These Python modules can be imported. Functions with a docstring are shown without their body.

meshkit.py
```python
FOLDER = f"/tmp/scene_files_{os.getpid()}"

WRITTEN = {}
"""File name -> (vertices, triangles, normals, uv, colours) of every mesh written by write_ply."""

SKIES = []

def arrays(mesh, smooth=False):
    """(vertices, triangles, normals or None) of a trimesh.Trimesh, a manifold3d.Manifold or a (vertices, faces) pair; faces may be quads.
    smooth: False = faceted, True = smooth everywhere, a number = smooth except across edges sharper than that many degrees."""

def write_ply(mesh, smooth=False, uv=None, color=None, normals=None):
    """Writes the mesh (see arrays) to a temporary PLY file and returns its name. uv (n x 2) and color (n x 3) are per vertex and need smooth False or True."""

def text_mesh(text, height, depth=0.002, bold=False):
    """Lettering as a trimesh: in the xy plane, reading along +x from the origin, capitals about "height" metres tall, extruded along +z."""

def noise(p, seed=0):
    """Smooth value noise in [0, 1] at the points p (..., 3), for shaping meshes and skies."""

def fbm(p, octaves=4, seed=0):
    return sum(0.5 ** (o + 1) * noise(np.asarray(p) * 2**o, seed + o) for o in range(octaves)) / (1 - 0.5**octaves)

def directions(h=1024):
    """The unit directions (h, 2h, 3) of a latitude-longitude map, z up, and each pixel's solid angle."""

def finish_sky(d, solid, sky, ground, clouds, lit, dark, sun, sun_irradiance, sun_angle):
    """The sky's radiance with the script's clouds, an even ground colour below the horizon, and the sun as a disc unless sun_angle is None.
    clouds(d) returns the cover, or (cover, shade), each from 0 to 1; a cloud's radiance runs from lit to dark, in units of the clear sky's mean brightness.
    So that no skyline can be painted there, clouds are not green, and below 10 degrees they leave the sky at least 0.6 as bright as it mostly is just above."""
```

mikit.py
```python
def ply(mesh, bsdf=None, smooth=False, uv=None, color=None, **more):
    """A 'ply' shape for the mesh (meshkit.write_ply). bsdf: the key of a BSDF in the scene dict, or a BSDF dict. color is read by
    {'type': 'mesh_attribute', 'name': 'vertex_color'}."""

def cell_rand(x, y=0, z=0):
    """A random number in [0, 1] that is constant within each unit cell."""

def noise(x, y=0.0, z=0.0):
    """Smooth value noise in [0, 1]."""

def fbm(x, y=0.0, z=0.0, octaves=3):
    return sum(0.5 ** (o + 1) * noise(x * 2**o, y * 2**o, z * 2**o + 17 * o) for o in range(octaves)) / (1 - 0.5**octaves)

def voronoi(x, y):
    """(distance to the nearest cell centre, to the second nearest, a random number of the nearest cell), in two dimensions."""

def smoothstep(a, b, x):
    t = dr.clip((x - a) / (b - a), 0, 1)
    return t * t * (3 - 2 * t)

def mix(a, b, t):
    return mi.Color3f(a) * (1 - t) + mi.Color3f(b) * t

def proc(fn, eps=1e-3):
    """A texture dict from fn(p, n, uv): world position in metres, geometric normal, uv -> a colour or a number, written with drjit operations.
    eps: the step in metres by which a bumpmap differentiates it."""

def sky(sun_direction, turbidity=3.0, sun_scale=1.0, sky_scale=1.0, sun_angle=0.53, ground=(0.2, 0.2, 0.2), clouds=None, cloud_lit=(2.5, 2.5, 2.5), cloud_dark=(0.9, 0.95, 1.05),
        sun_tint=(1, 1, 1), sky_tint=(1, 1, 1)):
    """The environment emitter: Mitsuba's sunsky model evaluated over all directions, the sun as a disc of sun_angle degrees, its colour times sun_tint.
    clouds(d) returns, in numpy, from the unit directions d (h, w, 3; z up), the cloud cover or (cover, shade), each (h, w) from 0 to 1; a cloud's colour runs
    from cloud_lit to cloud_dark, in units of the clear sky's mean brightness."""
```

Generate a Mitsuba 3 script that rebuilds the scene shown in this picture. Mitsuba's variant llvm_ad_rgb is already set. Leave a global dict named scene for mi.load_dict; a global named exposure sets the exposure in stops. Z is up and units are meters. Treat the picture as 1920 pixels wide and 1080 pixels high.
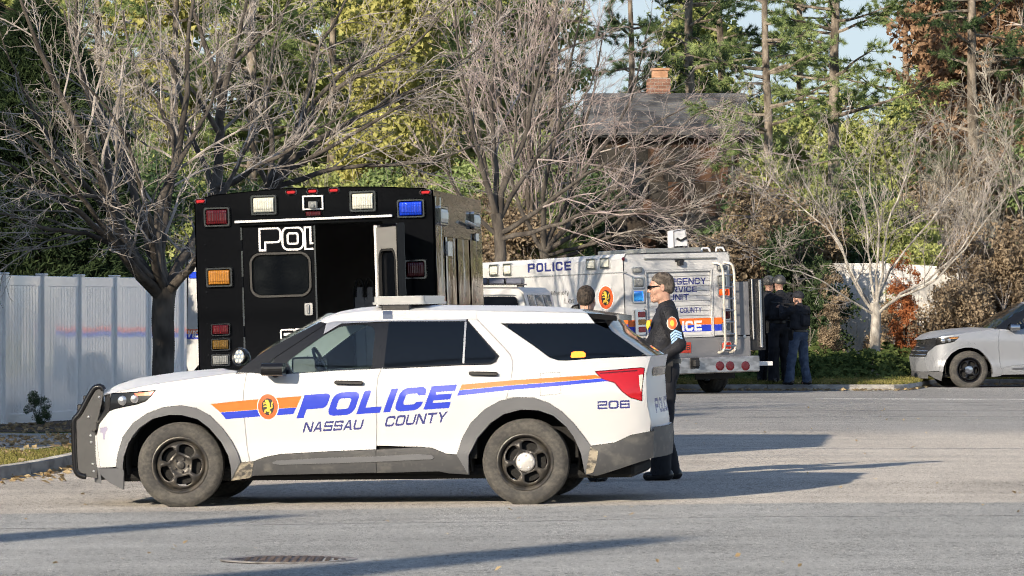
import math, random
import numpy as np, trimesh, shapely, drjit as dr
import mitsuba as mi
from shapely.geometry import Polygon, LineString, MultiPolygon, Point, box as sbox
from shapely import affinity
from shapely.ops import unary_union
from scipy.interpolate import PchipInterpolator
import mikit, meshkit
from mikit import proc, fbm, noise, voronoi, cell_rand, smoothstep, mix
T = mi.ScalarTransform4f
scene, labels = {}, {}
# ------------------------------------------------------------------ camera, sky, exposure
FOC, CX, HORIZON, EYE = 8640.0, 960.0, 565.0, 1.77        # focal length and lens shift in 1920 px units, eye height in metres
scene['camera'] = {'type': 'perspective', 'fov': 2 * math.degrees(math.atan(960 / FOC)), 'fov_axis': 'x',
                   'near_clip': 1.0, 'far_clip': 2000.0, 'principal_point_offset_y': (540 - HORIZON) / 1080,
                   'to_world': T().look_at(origin=[0, 0, EYE], target=[0, 10, EYE], up=[0, 0, 1])}
SUN_AZ, SUN_EL = math.atan2(0.54, 0.84), math.radians(19)
SUN = np.array([-math.sin(SUN_AZ) * math.cos(SUN_EL), -math.cos(SUN_AZ) * math.cos(SUN_EL), math.sin(SUN_EL)])
def cloud_cover(d):
    el = np.clip(d[..., 2], 0.02, 1)
    p = np.stack([d[..., 0] / (el + .25) * 2.2, d[..., 1] / (el + .25) * 5.0, el * 0 + 5.1], -1)
    n = meshkit.fbm(p, 5, 4)
    low = np.clip(1 - el / .42, 0, 1) ** 1.2 * .55                                  # pale high haze and cloud towards the horizon
    return np.clip(np.maximum((n - .55) * 5.0, low * (.55 + .9 * n)), 0, .9)
scene['sky'] = mikit.sky(SUN, turbidity=3.0, sun_scale=1.0, sky_scale=.82, clouds=cloud_cover, cloud_lit=(2.3, 2.3, 2.35), cloud_dark=(1.2, 1.25, 1.35), sun_tint=(.85, 1.0, 1.42), sky_tint=(.90, .98, 1.16))
exposure = 2.58
# ------------------------------------------------------------------ helpers
RNG = np.random.default_rng(7)
used = set()
def numbered(key):
    if key not in used:
        used.add(key); return key
    k = 1
    while f'{key}_{k:03d}' in used: k += 1
    used.add(f'{key}_{k:03d}')
    return f'{key}_{k:03d}'
def thing(name, label, cat, group=None, kind=None):
    key = numbered(name)
    labels[key] = {'label': label, 'category': cat}
    if group: labels[key]['group'] = group
    if kind: labels[key]['kind'] = kind
    return key
def part(parent, name, mesh, mat, smooth=False, label=None, kind=None, M=None):
    key = numbered(parent + '__' + name)
    d = dict(mesh) if isinstance(mesh, dict) else mikit.ply(mesh, mat, smooth)
    if isinstance(mesh, dict) and mat: d['bsdf'] = {'type': 'ref', 'id': mat}
    if M is not None: d['to_world'] = T(M)
    scene[key] = d
    if label or kind:
        labels[key] = {}
        if label: labels[key]['label'] = label
        if kind: labels[key]['kind'] = kind
    return key
def solo(name, mesh, mat, label, cat, group=None, kind=None, smooth=False, M=None):
    key = thing(name, label, cat, group, kind)
    scene[key] = mikit.ply(mesh, mat, smooth)
    if M is not None: scene[key]['to_world'] = T(M)
    return key
def structure(name, mesh, mat, smooth=False):
    key = numbered(name); scene[key] = mikit.ply(mesh, mat, smooth); labels[key] = {'kind': 'structure', 'label': name.replace('_', ' ')}
    return key
def cat_(ms):
    vs, fs, n = [], [], 0
    for m in ms:
        v, f = (m if isinstance(m, tuple) else (np.asarray(m.vertices), np.asarray(m.faces)))
        f = np.asarray(f)
        if f.shape[1] == 4: f = np.vstack([f[:, [0, 1, 2]], f[:, [0, 2, 3]]])
        vs.append(np.asarray(v, float)); fs.append(f + n); n += len(v)
    return np.vstack(vs), np.vstack(fs)
def xf(m, M):
    v, f = m if isinstance(m, tuple) else (np.asarray(m.vertices), np.asarray(m.faces))
    return np.asarray(v) @ M[:3, :3].T + M[:3, 3], f
class Frame:
    """A local frame standing in the world: x right (or rearward), y away, z up."""
    def __init__(s, origin, yaw=0.0, roll=0.0, pitch=0.0):
        c, sn = math.cos(yaw), math.sin(yaw)
        ex, ey = np.array([c, -sn, 0.0]), np.array([sn, c, 0.0])
        ez = np.array([0, 0, 1.0])
        ex = ex + roll * ez; ex /= np.linalg.norm(ex)
        ey = ey + pitch * ez; ey -= ex * (ex @ ey); ey /= np.linalg.norm(ey)
        ez = np.cross(ex, ey)
        s.o, s.R = np.asarray(origin, float), np.stack([ex, ey, ez], 1)
        s.M = np.eye(4); s.M[:3, :3] = s.R; s.M[:3, 3] = s.o
    def w(s, p): return np.asarray(p, float) @ s.R.T + s.o
    def hit(s, px, py, y=0.0, axis=1):
        """Local coordinates of what is seen at a photograph pixel on the local plane axis = y."""
        d = s.R.T @ np.array([(px - CX) / FOC, 1.0, (HORIZON - py) / FOC]); e = s.R.T @ (np.array([0, 0, EYE]) - s.o)
        return e + d * ((y - e[axis]) / d[axis])
def box(x0, x1, y0, y1, z0, z1, r=0.0):
    """A box, its edges chamfered by r."""
    if r <= 0:
        m = trimesh.creation.box(extents=[abs(x1 - x0), abs(y1 - y0), abs(z1 - z0)])
        m.apply_translation([(x0 + x1) / 2, (y0 + y1) / 2, (z0 + z1) / 2]); return np.array(m.vertices), np.array(m.faces)
    e = np.array([abs(x1 - x0), abs(y1 - y0), abs(z1 - z0)]) / 2
    pts = []
    for sx in (-1, 1):
        for sy in (-1, 1):
            for sz in (-1, 1):
                for k in range(3):
                    q = e - r; q[k] = e[k]
                    pts.append(q * [sx, sy, sz])
    m = trimesh.convex.convex_hull(np.array(pts)); m.apply_translation([(x0 + x1) / 2, (y0 + y1) / 2, (z0 + z1) / 2])
    return np.array(m.vertices), np.array(m.faces)
def rbox(x0, x1, y0, y1, z0, z1, r=.05, n=4, axis=1):
    """A box with round corners seen along the axis and small chamfers (a lamp, a cushion)."""
    lo, hi = np.array([x0, y0, z0], float), np.array([x1, y1, z1], float)
    a, b = [k for k in range(3) if k != axis]
    p = sbox(lo[a] + r, lo[b] + r, hi[a] - r, hi[b] - r).buffer(r, quad_segs=n)
    return prism(p, lo[axis], hi[axis], axis, cham=min(r * .5, (hi[axis] - lo[axis]) * .3))
def tri2d(poly):
    polys = [g for g in getattr(poly, 'geoms', [poly]) if g.geom_type == 'Polygon' and g.area > 1e-9]
    out = []
    for g in polys:
        v, f = trimesh.creation.triangulate_polygon(g, engine='earcut')
        out.append((v, f))
    if not out: return np.zeros((0, 2)), np.zeros((0, 3), int)
    n, V, F = 0, [], []
    for v, f in out: V.append(v); F.append(f + n); n += len(v)
    return np.vstack(V), np.vstack(F)
def prism(poly, a0, a1, axis=1, cham=0.0):
    """A polygon of the two other axes (in rising order), extruded along the axis from a0 (the chamfered front) to a1."""
    rings = [(poly, a1)]
    V, F, n = [], [], 0
    def put(v, f):
        nonlocal n
        V.append(v); F.append(np.asarray(f) + n); n += len(v)
    def lift(v2, a):
        v = np.zeros((len(v2), 3)); o = [k for k in range(3) if k != axis]
        v[:, o[0]], v[:, o[1]], v[:, axis] = v2[:, 0], v2[:, 1], a
        return v
    front = poly.buffer(-cham, join_style=2) if cham > 0 else poly
    for p, a in ((front, a0), (poly, a1)):
        v2, f = tri2d(p)
        if len(v2): put(lift(v2, a), f)
    for g in getattr(poly, 'geoms', [poly]):
        for ring in [g.exterior, *g.interiors]:
            c = np.array(ring.coords)[:-1]; m = len(c); i = np.arange(m); j = (i + 1) % m
            s = math.copysign(1, a1 - a0)
            b = lift(c, a0 + s * cham); e = lift(c, a1)
            put(np.vstack([b, e]), np.vstack([np.stack([i, j, j + m], 1), np.stack([i, j + m, i + m], 1)]))
            if cham > 0:
                inner = np.array([front.exterior.interpolate(front.exterior.project(Point(*q))).coords[0] if ring is g.exterior and front.geom_type == 'Polygon' else q for q in c])
                t = lift(inner, a0)
                put(np.vstack([t, b]), np.vstack([np.stack([i, j, j + m], 1), np.stack([i, j + m, i + m], 1)]))
    return np.vstack(V), np.vstack(F)
def tube_batch(P, R, sides=5, cap=False):
    """Many polylines P (n, k, 3) with radii R (n, k) as tubes in one mesh."""
    P = np.asarray(P, float); R = np.asarray(R, float); n, k, _ = P.shape
    t = np.gradient(P, axis=1); t /= np.linalg.norm(t, axis=2, keepdims=True) + 1e-12
    a = np.zeros_like(P); up = np.where(np.abs(t[:, 0, 2:]) < .9, [0, 0, 1.0], [1.0, 0, 0]); c = np.cross(t[:, 0], up); a[:, 0] = c / (np.linalg.norm(c, axis=1, keepdims=True) + 1e-12)
    for q in range(1, k):                                     # the ring is carried along the path without twisting
        c = a[:, q - 1] - t[:, q] * (a[:, q - 1] * t[:, q]).sum(1, keepdims=True); a[:, q] = c / (np.linalg.norm(c, axis=1, keepdims=True) + 1e-12)
    b = np.cross(t, a); ang = np.arange(sides) * 2 * np.pi / sides
    V = P[:, :, None] + R[:, :, None, None] * (np.cos(ang)[None, None, :, None] * a[:, :, None] + np.sin(ang)[None, None, :, None] * b[:, :, None])
    i, j, m = np.meshgrid(np.arange(n), np.arange(k - 1), np.arange(sides), indexing='ij')
    base = (i * k + j) * sides; m2 = (m + 1) % sides
    q = np.stack([base + m, base + m2, base + sides + m2, base + sides + m], -1).reshape(-1, 4)
    F = np.vstack([q[:, [0, 1, 2]], q[:, [0, 2, 3]]]); V = V.reshape(-1, 3)
    if cap:
        ends = []
        for e in (0, k - 1):
            s0 = (np.arange(n) * k + e) * sides
            for m in range(1, sides - 1): ends.append(np.stack([s0, s0 + m, s0 + m + 1], 1))
        F = np.vstack([F, *ends])
    return V, F
def tube(points, r, sides=8):
    p = np.asarray(points, float); r = np.broadcast_to(r, (len(p),))
    return tube_batch(p[None], r[None], sides, True)
def smooth_path(pts, n=24):
    p = np.asarray(pts, float); t = np.r_[0, np.cumsum(np.linalg.norm(np.diff(p, axis=0), axis=1))]
    s = np.linspace(0, t[-1], n)
    return np.stack([PchipInterpolator(t, p[:, k])(s) for k in range(p.shape[1])], 1)
def lathe(profile, n=40, axis=1):
    """profile (r, a) turned about the axis."""
    p = np.asarray(profile, float); ang = np.arange(n) * 2 * np.pi / n; k = len(p)
    V = np.zeros((k, n, 3)); o = [q for q in range(3) if q != axis]
    V[:, :, o[0]] = p[:, :1] * np.cos(ang); V[:, :, o[1]] = p[:, :1] * np.sin(ang); V[:, :, axis] = p[:, 1:]
    i, j = np.meshgrid(np.arange(k - 1), np.arange(n), indexing='ij'); j2 = (j + 1) % n
    return V.reshape(-1, 3), np.stack([i * n + j, i * n + j2, (i + 1) * n + j2, (i + 1) * n + j], -1).reshape(-1, 4)
def surf(fn, us, vs):
    """A grid surface fn(u, v) -> (..., 3)."""
    U, V = np.meshgrid(us, vs, indexing='ij'); P = fn(U, V); a, b = U.shape
    i, j = np.meshgrid(np.arange(a - 1), np.arange(b - 1), indexing='ij')
    return P.reshape(-1, 3), np.stack([i * b + j, i * b + j + 1, (i + 1) * b + j + 1, (i + 1) * b + j], -1).reshape(-1, 4)
def clean(p):
    p = p if p.is_valid else p.buffer(0)
    return p
def grid_tri(poly, step):
    """Triangles of a polygon cut along a grid, so that it can be bent."""
    poly = clean(poly); x0, y0, x1, y1 = poly.bounds
    xs = np.arange(math.floor(x0 / step), math.ceil(x1 / step) + 1) * step; ys = np.arange(math.floor(y0 / step), math.ceil(y1 / step) + 1) * step
    V, F = [], []; idx = {}
    def vid(p):
        k = (round(p[0], 6), round(p[1], 6))
        if k not in idx: idx[k] = len(V); V.append(k)
        return idx[k]
    shapely.prepare(poly)
    for i in range(len(xs) - 1):
        col = None
        for j in range(len(ys) - 1):
            c = sbox(xs[i], ys[j], xs[i + 1], ys[j + 1])
            if poly.contains(c):
                a = [vid((xs[i], ys[j])), vid((xs[i + 1], ys[j])), vid((xs[i + 1], ys[j + 1])), vid((xs[i], ys[j + 1]))]
                F += [(a[0], a[1], a[2]), (a[0], a[2], a[3])]
            elif poly.intersects(c):
                g = poly.intersection(c)
                for q in getattr(g, 'geoms', [g]):
                    if q.geom_type != 'Polygon' or q.area < 1e-9: continue
                    v, f = trimesh.creation.triangulate_polygon(q, engine='earcut')
                    ids = [vid(p) for p in v]
                    for t in f:
                        t = [ids[x] for x in t]
                        if len(set(t)) == 3: F.append(tuple(t))
    return np.array(V), np.array(F)
def panel(poly, fn, inward=(0, 1, 0), depth=.02, step=.06):
    """A bent panel: the polygon mapped by fn(u, z) -> (n, 3), with its edges returned inwards."""
    v2, f = grid_tri(poly, step); v = fn(v2[:, 0], v2[:, 1])
    if depth:
        e = np.sort(np.vstack([f[:, [0, 1]], f[:, [1, 2]], f[:, [2, 0]]]), 1)
        u, c = np.unique(e, axis=0, return_counts=True); b = u[c == 1]
        n = len(v); p = v[b[:, 0]]; q = v[b[:, 1]]; d = np.asarray(inward, float) * depth; m = len(b)
        V = np.vstack([v, p, q, q + d, p + d]); k = np.arange(m) + n
        F = np.vstack([f, np.stack([k, k + m, k + 2 * m], 1), np.stack([k, k + 2 * m, k + 3 * m], 1)])
        return V, F
    return v, f
def rounded(poly, r, segs=4):
    return poly.buffer(-r).buffer(2 * r, quad_segs=segs).buffer(-r, quad_segs=segs) if r > 0 else poly
# ------------------------------------------------------------------ stroke lettering (wide sans capitals)
def glyph(ch, t=.23, a=1.0):
    l, r, b, tp = t / 2, a - t / 2, t / 2, 1 - t / 2
    R = lambda pts, **k: LineString(pts).buffer(t / 2, cap_style=2, join_style=k.get('j', 1), quad_segs=5)
    ring = lambda y0, y1: (sbox(0, y0, a, y1).buffer(-.3 * min(a, y1 - y0)).buffer(.3 * min(a, y1 - y0), quad_segs=6)).difference(
        sbox(t, y0 + t * .9, a - t, y1 - t * .9).buffer(-.1).buffer(.1, quad_segs=4))
    box_ = lambda *q: sbox(*q)
    w = a
    if ch == 'O' or ch == '0': g = ring(0, 1)
    elif ch == 'C': g = ring(0, 1).difference(box_(a * .55, .36, a + 1, .64))
    elif ch == 'G': g = ring(0, 1).difference(box_(a * .55, .5, a + 1, .68)).union(box_(a * .5, .36, a - t * .2, .55))
    elif ch == 'P': g = ring(.36, 1).union(box_(0, 0, t, .75)).union(box_(0, .75, t, 1)).union(box_(0,.36,t,.6))
    elif ch == 'R': g = ring(.36, 1).union(box_(0, 0, t, 1)).union(Polygon([(a * .45, .45), (a * .45 + t, .45), (a, 0), (a - t * 1.15, 0)]))
    elif ch == 'D': g = ring(0, 1).union(box_(0, 0, t, 1))
    elif ch == 'L': g = box_(0, 0, t, 1).union(box_(0, 0, a * .88, t * .9)); w = a * .88
    elif ch == 'I': g = box_(0, 0, t, 1); w = t
    elif ch == 'E': g = box_(0, 0, t, 1).union(box_(0, 0, a * .95, t * .9)).union(box_(0, 1 - t * .9, a * .95, 1)).union(box_(0, .5 - t * .42, a * .88, .5 + t * .42)); w = a * .95
    elif ch == 'N': g = box_(0, 0, t, 1).union(box_(a - t, 0, a, 1)).union(Polygon([(0, 1), (t * 1.2, 1), (a, 0), (a - t * 1.2, 0)]))
    elif ch == 'A':
        g = Polygon([(0, 0), (t * 1.05, 0), (a * .5, 1 - t * .8), (a - t * 1.05, 0), (a, 0), (a * .62, 1), (a * .38, 1)]).union(box_(a * .2, .2, a * .8, .2 + t * .85))
    elif ch == 'S': g = LineString([(r, .72), (r, tp), (l, tp), (l, .5), (r, .5), (r, b), (l, b), (l, .28)]).buffer(t * .43, cap_style=2, join_style=1, quad_segs=5)
    elif ch == 'U': g = ring(0, 1.6).intersection(box_(0, 0, a, 1))
    elif ch == 'T': g = box_(0, 1 - t * .9, a, 1).union(box_(a / 2 - t / 2, 0, a / 2 + t / 2, 1))
    elif ch == 'Y': g = Polygon([(0, 1), (t * 1.2, 1), (a / 2, .58), (a - t * 1.2, 1), (a, 1), (a / 2 + t / 2, .42), (a / 2 + t / 2, 0), (a / 2 - t / 2, 0), (a / 2 - t / 2, .42)])
    elif ch == 'V': g = Polygon([(0, 1), (t * 1.1, 1), (a / 2, t), (a - t * 1.1, 1), (a, 1), (a * .6, 0), (a * .4, 0)])
    elif ch == 'M': g = box_(0, 0, t, 1).union(box_(a * 1.15 - t, 0, a * 1.15, 1)).union(Polygon([(0, 1), (t * 1.1, 1), (a * .575, .45), (a * 1.15 - t * 1.1, 1), (a * 1.15, 1), (a * .575, .12)])); w = a * 1.15
    elif ch in '2638':
        q = {'2': [(l, .7), (l, tp), (r, tp), (r, .5), (l, .5), (l, b), (a, b)], '6': [(r, .74), (r, tp), (l, tp), (l, b), (r, b), (r, .52), (l, .52)],
             '3': [(l, .72), (l, tp), (r, tp), (r, b), (l, b), (l, .28)], '8': [(l, .5), (l, tp), (r, tp), (r, b), (l, b), (l, .5), (r, .5)]}[ch]
        g = LineString(q).buffer(t * .43, cap_style=2, join_style=1, quad_segs=5)
        if ch == '3': g = g.union(LineString([(a * .4, .5), (r, .5)]).buffer(t * .4, cap_style=2))
    else: return None, a * .45
    return clean(g), w
def lettering(text, h, a=1.1, t=.23, gap=.16, slant=0.0, rise=0.0):
    """Capitals h metres tall as one shapely shape, from the origin along +x; slant leans them, rise lifts the baseline per metre."""
    x, out = 0.0, []
    for ch in text:
        g, w = glyph(ch, t, a)
        if g is not None: out.append(affinity.translate(g, x, 0))
        x += w + gap
    s = unary_union(out)
    s = affinity.affine_transform(s, [h, slant * h, 0, h, 0, 0])
    return affinity.affine_transform(s, [1, 0, rise, 1, 0, 0])
def fit(shape, x0, x1, z0, z1):
    a = shape.bounds
    return affinity.translate(affinity.scale(shape, (x1 - x0) / (a[2] - a[0]), (z1 - z0) / (a[3] - a[1]), origin=(a[0], a[1])), x0 - a[0], z0 - a[1])
def flat_at(y):
    return lambda u, z: np.stack([u, np.full_like(u, y), z], -1)
# ------------------------------------------------------------------ materials
def rgb(c): return {'type': 'rgb', 'value': [float(x) for x in (c if hasattr(c, '__len__') else (c, c, c))]}
def mat(name, color, rough=.5, metal=0.0, coat=0.0, spec=.5, bump=None, bscale=.01, sheen=0.0, coat_gloss=.95):
    b = {'type': 'principled', 'base_color': color if isinstance(color, dict) else rgb(color), 'roughness': rough if isinstance(rough, dict) else float(rough), 'metallic': float(metal), 'specular': float(spec)}
    if coat: b['clearcoat'] = float(coat); b['clearcoat_gloss'] = float(coat_gloss)
    if sheen: b['sheen'] = float(sheen)
    if bump: b = {'type': 'bumpmap', 'arbitrary': bump, 'scale': float(bscale), 'bsdf': b}
    scene[name] = {'type': 'twosided', 'bsdf': b}
    return name
def grain(c0, c1, fx=6.0, fy=6.0, fz=6.0, lo=.3, hi=.7, octaves=3):
    """Two colours mingled by noise in the world."""
    return proc(lambda p, n, uv: mix(c0, c1, smoothstep(lo, hi, fbm(p.x * fx, p.y * fy, p.z * fz, octaves))))
mat('paint_white', (.545, .55, .555), .32, 0, 1.0)
mat('paint_black', (.002, .0025, .004), .07, 0, .15, spec=.32)
mat('paint_silver', (.31, .33, .365), .34, .35, .9)
mat('paint_truck_white', (.545, .55, .555), .35, 0, .6)
mat('paint_grey', (.20, .20, .21), .42, .2, .4)
def mud(p, n, uv):
    f = fbm(p.x * 14, p.y * 14, p.z * 9, 4); g = noise(p.x * 60, p.y * 60, p.z * 30)
    return f, g
def cladding_col(p, n, uv):
    f = fbm(p.x * 9 + 3, p.y * 9, p.z * 12, 4); g = fbm(p.x * 45, p.y * 45, p.z * 22, 2)
    return mix((.052, .054, .058), (.15, .145, .13), smoothstep(.5, .85, f) * .45 + smoothstep(.6, .9, g) * .2)
mat('cladding', proc(cladding_col), .55)
mat('flare', (.115, .12, .13), .5)
def mudded(p, n, uv):
    f = fbm(p.x * 7, p.y * 7, p.z * 16 - p.x * 6, 4); g = fbm(p.x * 40, p.y * 40, p.z * 40 , 2)
    return mix((.07, .068, .064), (.36, .315, .24), smoothstep(.38, .62, f * .72 + g * .28))
mat('mud_spatter', proc(mudded), .85)
mat('black_plastic', (.018, .018, .019), .45)
mat('black_gloss', (.006, .006, .007), .08, 0, .6)
mat('rubber_trim', (.02, .02, .02), .6)
mat('underbody', (.012, .012, .012), .9)
def tyre_col(p, n, uv):
    f = fbm(p.x * 10, p.y * 10, p.z * 10, 4); g = fbm(p.x * 50, p.y * 50, p.z * 50, 2)
    return mix((.048, .047, .046), (.115, .108, .094), smoothstep(.3, .85, f * .55 + g * .45))
mat('tyre', proc(tyre_col), .85)
def rim_col(p, n, uv):
    f = fbm(p.x * 12, p.y * 12, p.z * 12, 3)
    return mix((.05, .048, .046), (.105, .095, .08), smoothstep(.4, .7, f))
mat('steel_rim', proc(rim_col), .42, .35)
mat('chrome', (.72, .72, .73), .12, 1.0)
mat('aluminium', (.60, .60, .60), .30, 1.0)
mat('hubcap', (.55, .54, .52), .38, .55)
mat('window_dark', (.003, .004, .006), .03, 0, 0, spec=.6)
scene['glass_clear'] = {'type': 'thindielectric', 'int_ior': 1.5, 'specular_transmittance': rgb((.76, .86, .86))}
scene['glass_tint'] = {'type': 'thindielectric', 'int_ior': 1.55, 'specular_transmittance': rgb((.10, .12, .13))}
mat('orange_vinyl', (.78, .16, .022), .38)
mat('blue_vinyl', (.018, .045, .50), .38)
mat('navy_vinyl', (.028, .035, .17), .4)
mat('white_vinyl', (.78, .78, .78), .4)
mat('emblem_orange', (.72, .12, .03), .4)
mat('emblem_gold', (.78, .52, .06), .4)
mat('emblem_dark', (.03, .025, .02), .5)
mat('red_lens', (.42, .008, .014), .12, 0, 1.0)
mat('red_lens_dark', (.085, .004, .008), .12, 0, 1.0)
mat('amber_lens', (.36, .15, .02), .15, 0, 1.0)
mat('clear_lens', (.60, .60, .52), .15, 0, 1.0)
mat('grey_lens', (.22, .23, .23), .15, 0, 1.0)
mat('blue_lens', (.006, .05, .60), .15, 0, 1.0)
mat('lamp_reflector', (.75, .75, .75), .15, .9)
mat('seat_cloth', (.075, .08, .085), .8)
mat('interior', (.13, .14, .14), .7)
mat('headliner', (.42, .46, .45), .8)
def lit(name, color, watts):
    """What gives off light: a lamp's lens (an area emitter is added to its shape)."""
    mat(name, color, .2, 0, .6)
    return {'type': 'area', 'radiance': rgb([c * watts for c in color])}
EM_AMBER = lit('lamp_amber', (1.0, .13, .012), .8)
EM_RED = lit('lamp_red', (1.0, .06, .02), .9)
EM_BLUE = lit('lamp_blue', (.05, .42, 1.0), .8)
EM_BLUE2 = lit('lamp_deep_blue', (.01, .12, 1.0), .75)
# ------------------------------------------------------------------ ground
def sstep(a, b, x):
    t = np.clip((np.asarray(x, float) - a) / (b - a), 0, 1); return t * t * (3 - 2 * t)
def G(x, y):
    x, y = np.asarray(x, float), np.asarray(y, float)
    return -.016 + .013 * (np.clip(x, -7, 2.5) + 2.888) + .04 * sstep(41.6, 43.4, y)
xs = np.unique(np.r_[np.linspace(-400, -10, 30), np.linspace(-10, 12, 111), np.linspace(12, 400, 30)])
ys = np.unique(np.r_[np.linspace(-60, 24, 30), np.linspace(24, 100, 191), np.linspace(100, 1500, 40)])
road = surf(lambda X, Y: np.stack([X, Y, G(X, Y)], -1), xs, ys)
def asphalt(p, n, uv):
    big = fbm(p.x * .55, p.y * .18, 0, 4); mid = fbm(p.x * 3.1, p.y * 1.3, 2, 3); fine = noise(p.x * 95, p.y * 60, 1)
    speck = smoothstep(.80, .95, noise(p.x * 60 + 9, p.y * 40, 3))
    streak = fbm(p.x * .25, p.y * 2.2, 5, 4)
    near = 1 - smoothstep(39.1, 39.45, p.y + .10 * noise(p.x * 1.5, 4) - .02 * p.x)      # the cross street is a bluer, darker lay of asphalt than the side street
    far = smoothstep(57, 62, p.y + 1.2 * noise(p.x * .3, 8))
    c = mix((.330, .310, .282), (.235, .240, .238), near)
    c = mix(c, (.20, .20, .198), far)
    pits = smoothstep(.62, .85, noise(p.x * 34, p.y * 20, 6)); patch = smoothstep(.52, .58, fbm(p.x * .22 + 4, p.y * .16, 7, 3))
    k = .78 + .24 * (big - .3) + .18 * mid + .55 * (fine - .5) + .36 * (streak - .5) - .28 * pits - .07 * patch
    return c * k + mi.Color3f(.16, .155, .14) * speck
mat('asphalt', proc(asphalt), .85, spec=.25)
structure('road', road, 'asphalt', True)
# ------------------------------------------------------------------ the patrol cars: one body shape, drawn in the car's own frame (u rearward from the front axle, y away from the near side, z up)
SUV = Frame([-2.766, 40.961, -.016], math.radians(7.0), .013, .002)
_wz = PchipInterpolator([.10, .24, .32, .45, .55, .70, .85, .95, 1.00, 1.05, 1.10, 1.16, 1.22, 1.40, 1.58, 1.66, 1.71, 1.80],
                        [.90, .945, .972, .985, .978, .986, .996, 1.0, .992, .984, .974, .957, .936, .870, .795, .752, .715, .66])
_pf = PchipInterpolator([-1.0, -.80, -.74, -.66, -.55, -.40, -.15, 0, 3.3, 3.6, 3.85, 4.0, 4.08, 4.14, 4.22, 4.4], [-.62, -.34, -.245, -.16, -.09, -.04, -.006, 0, 0, -.012, -.04, -.075, -.115, -.175, -.29, -.5])
def car_w(u, z):
    u, z = np.asarray(u, float), np.asarray(z, float)
    taper = .045 * np.clip((u - 2.2) / 2.0, 0, 1) ** 1.5 * np.clip((z - 1.0) / .2, 0, 1)
    nose = np.clip((z - .62) / .4, 0, 1) * .03 * np.clip((-u - .2) / .5, 0, 1)
    return _wz(np.clip(z, .1, 1.8)) + _pf(np.clip(u, -1, 4.4)) - taper - nose
def side_fn(off=0.0):
    return lambda u, z: np.stack([u, -(car_w(u, z) + off), z], -1)
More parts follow.
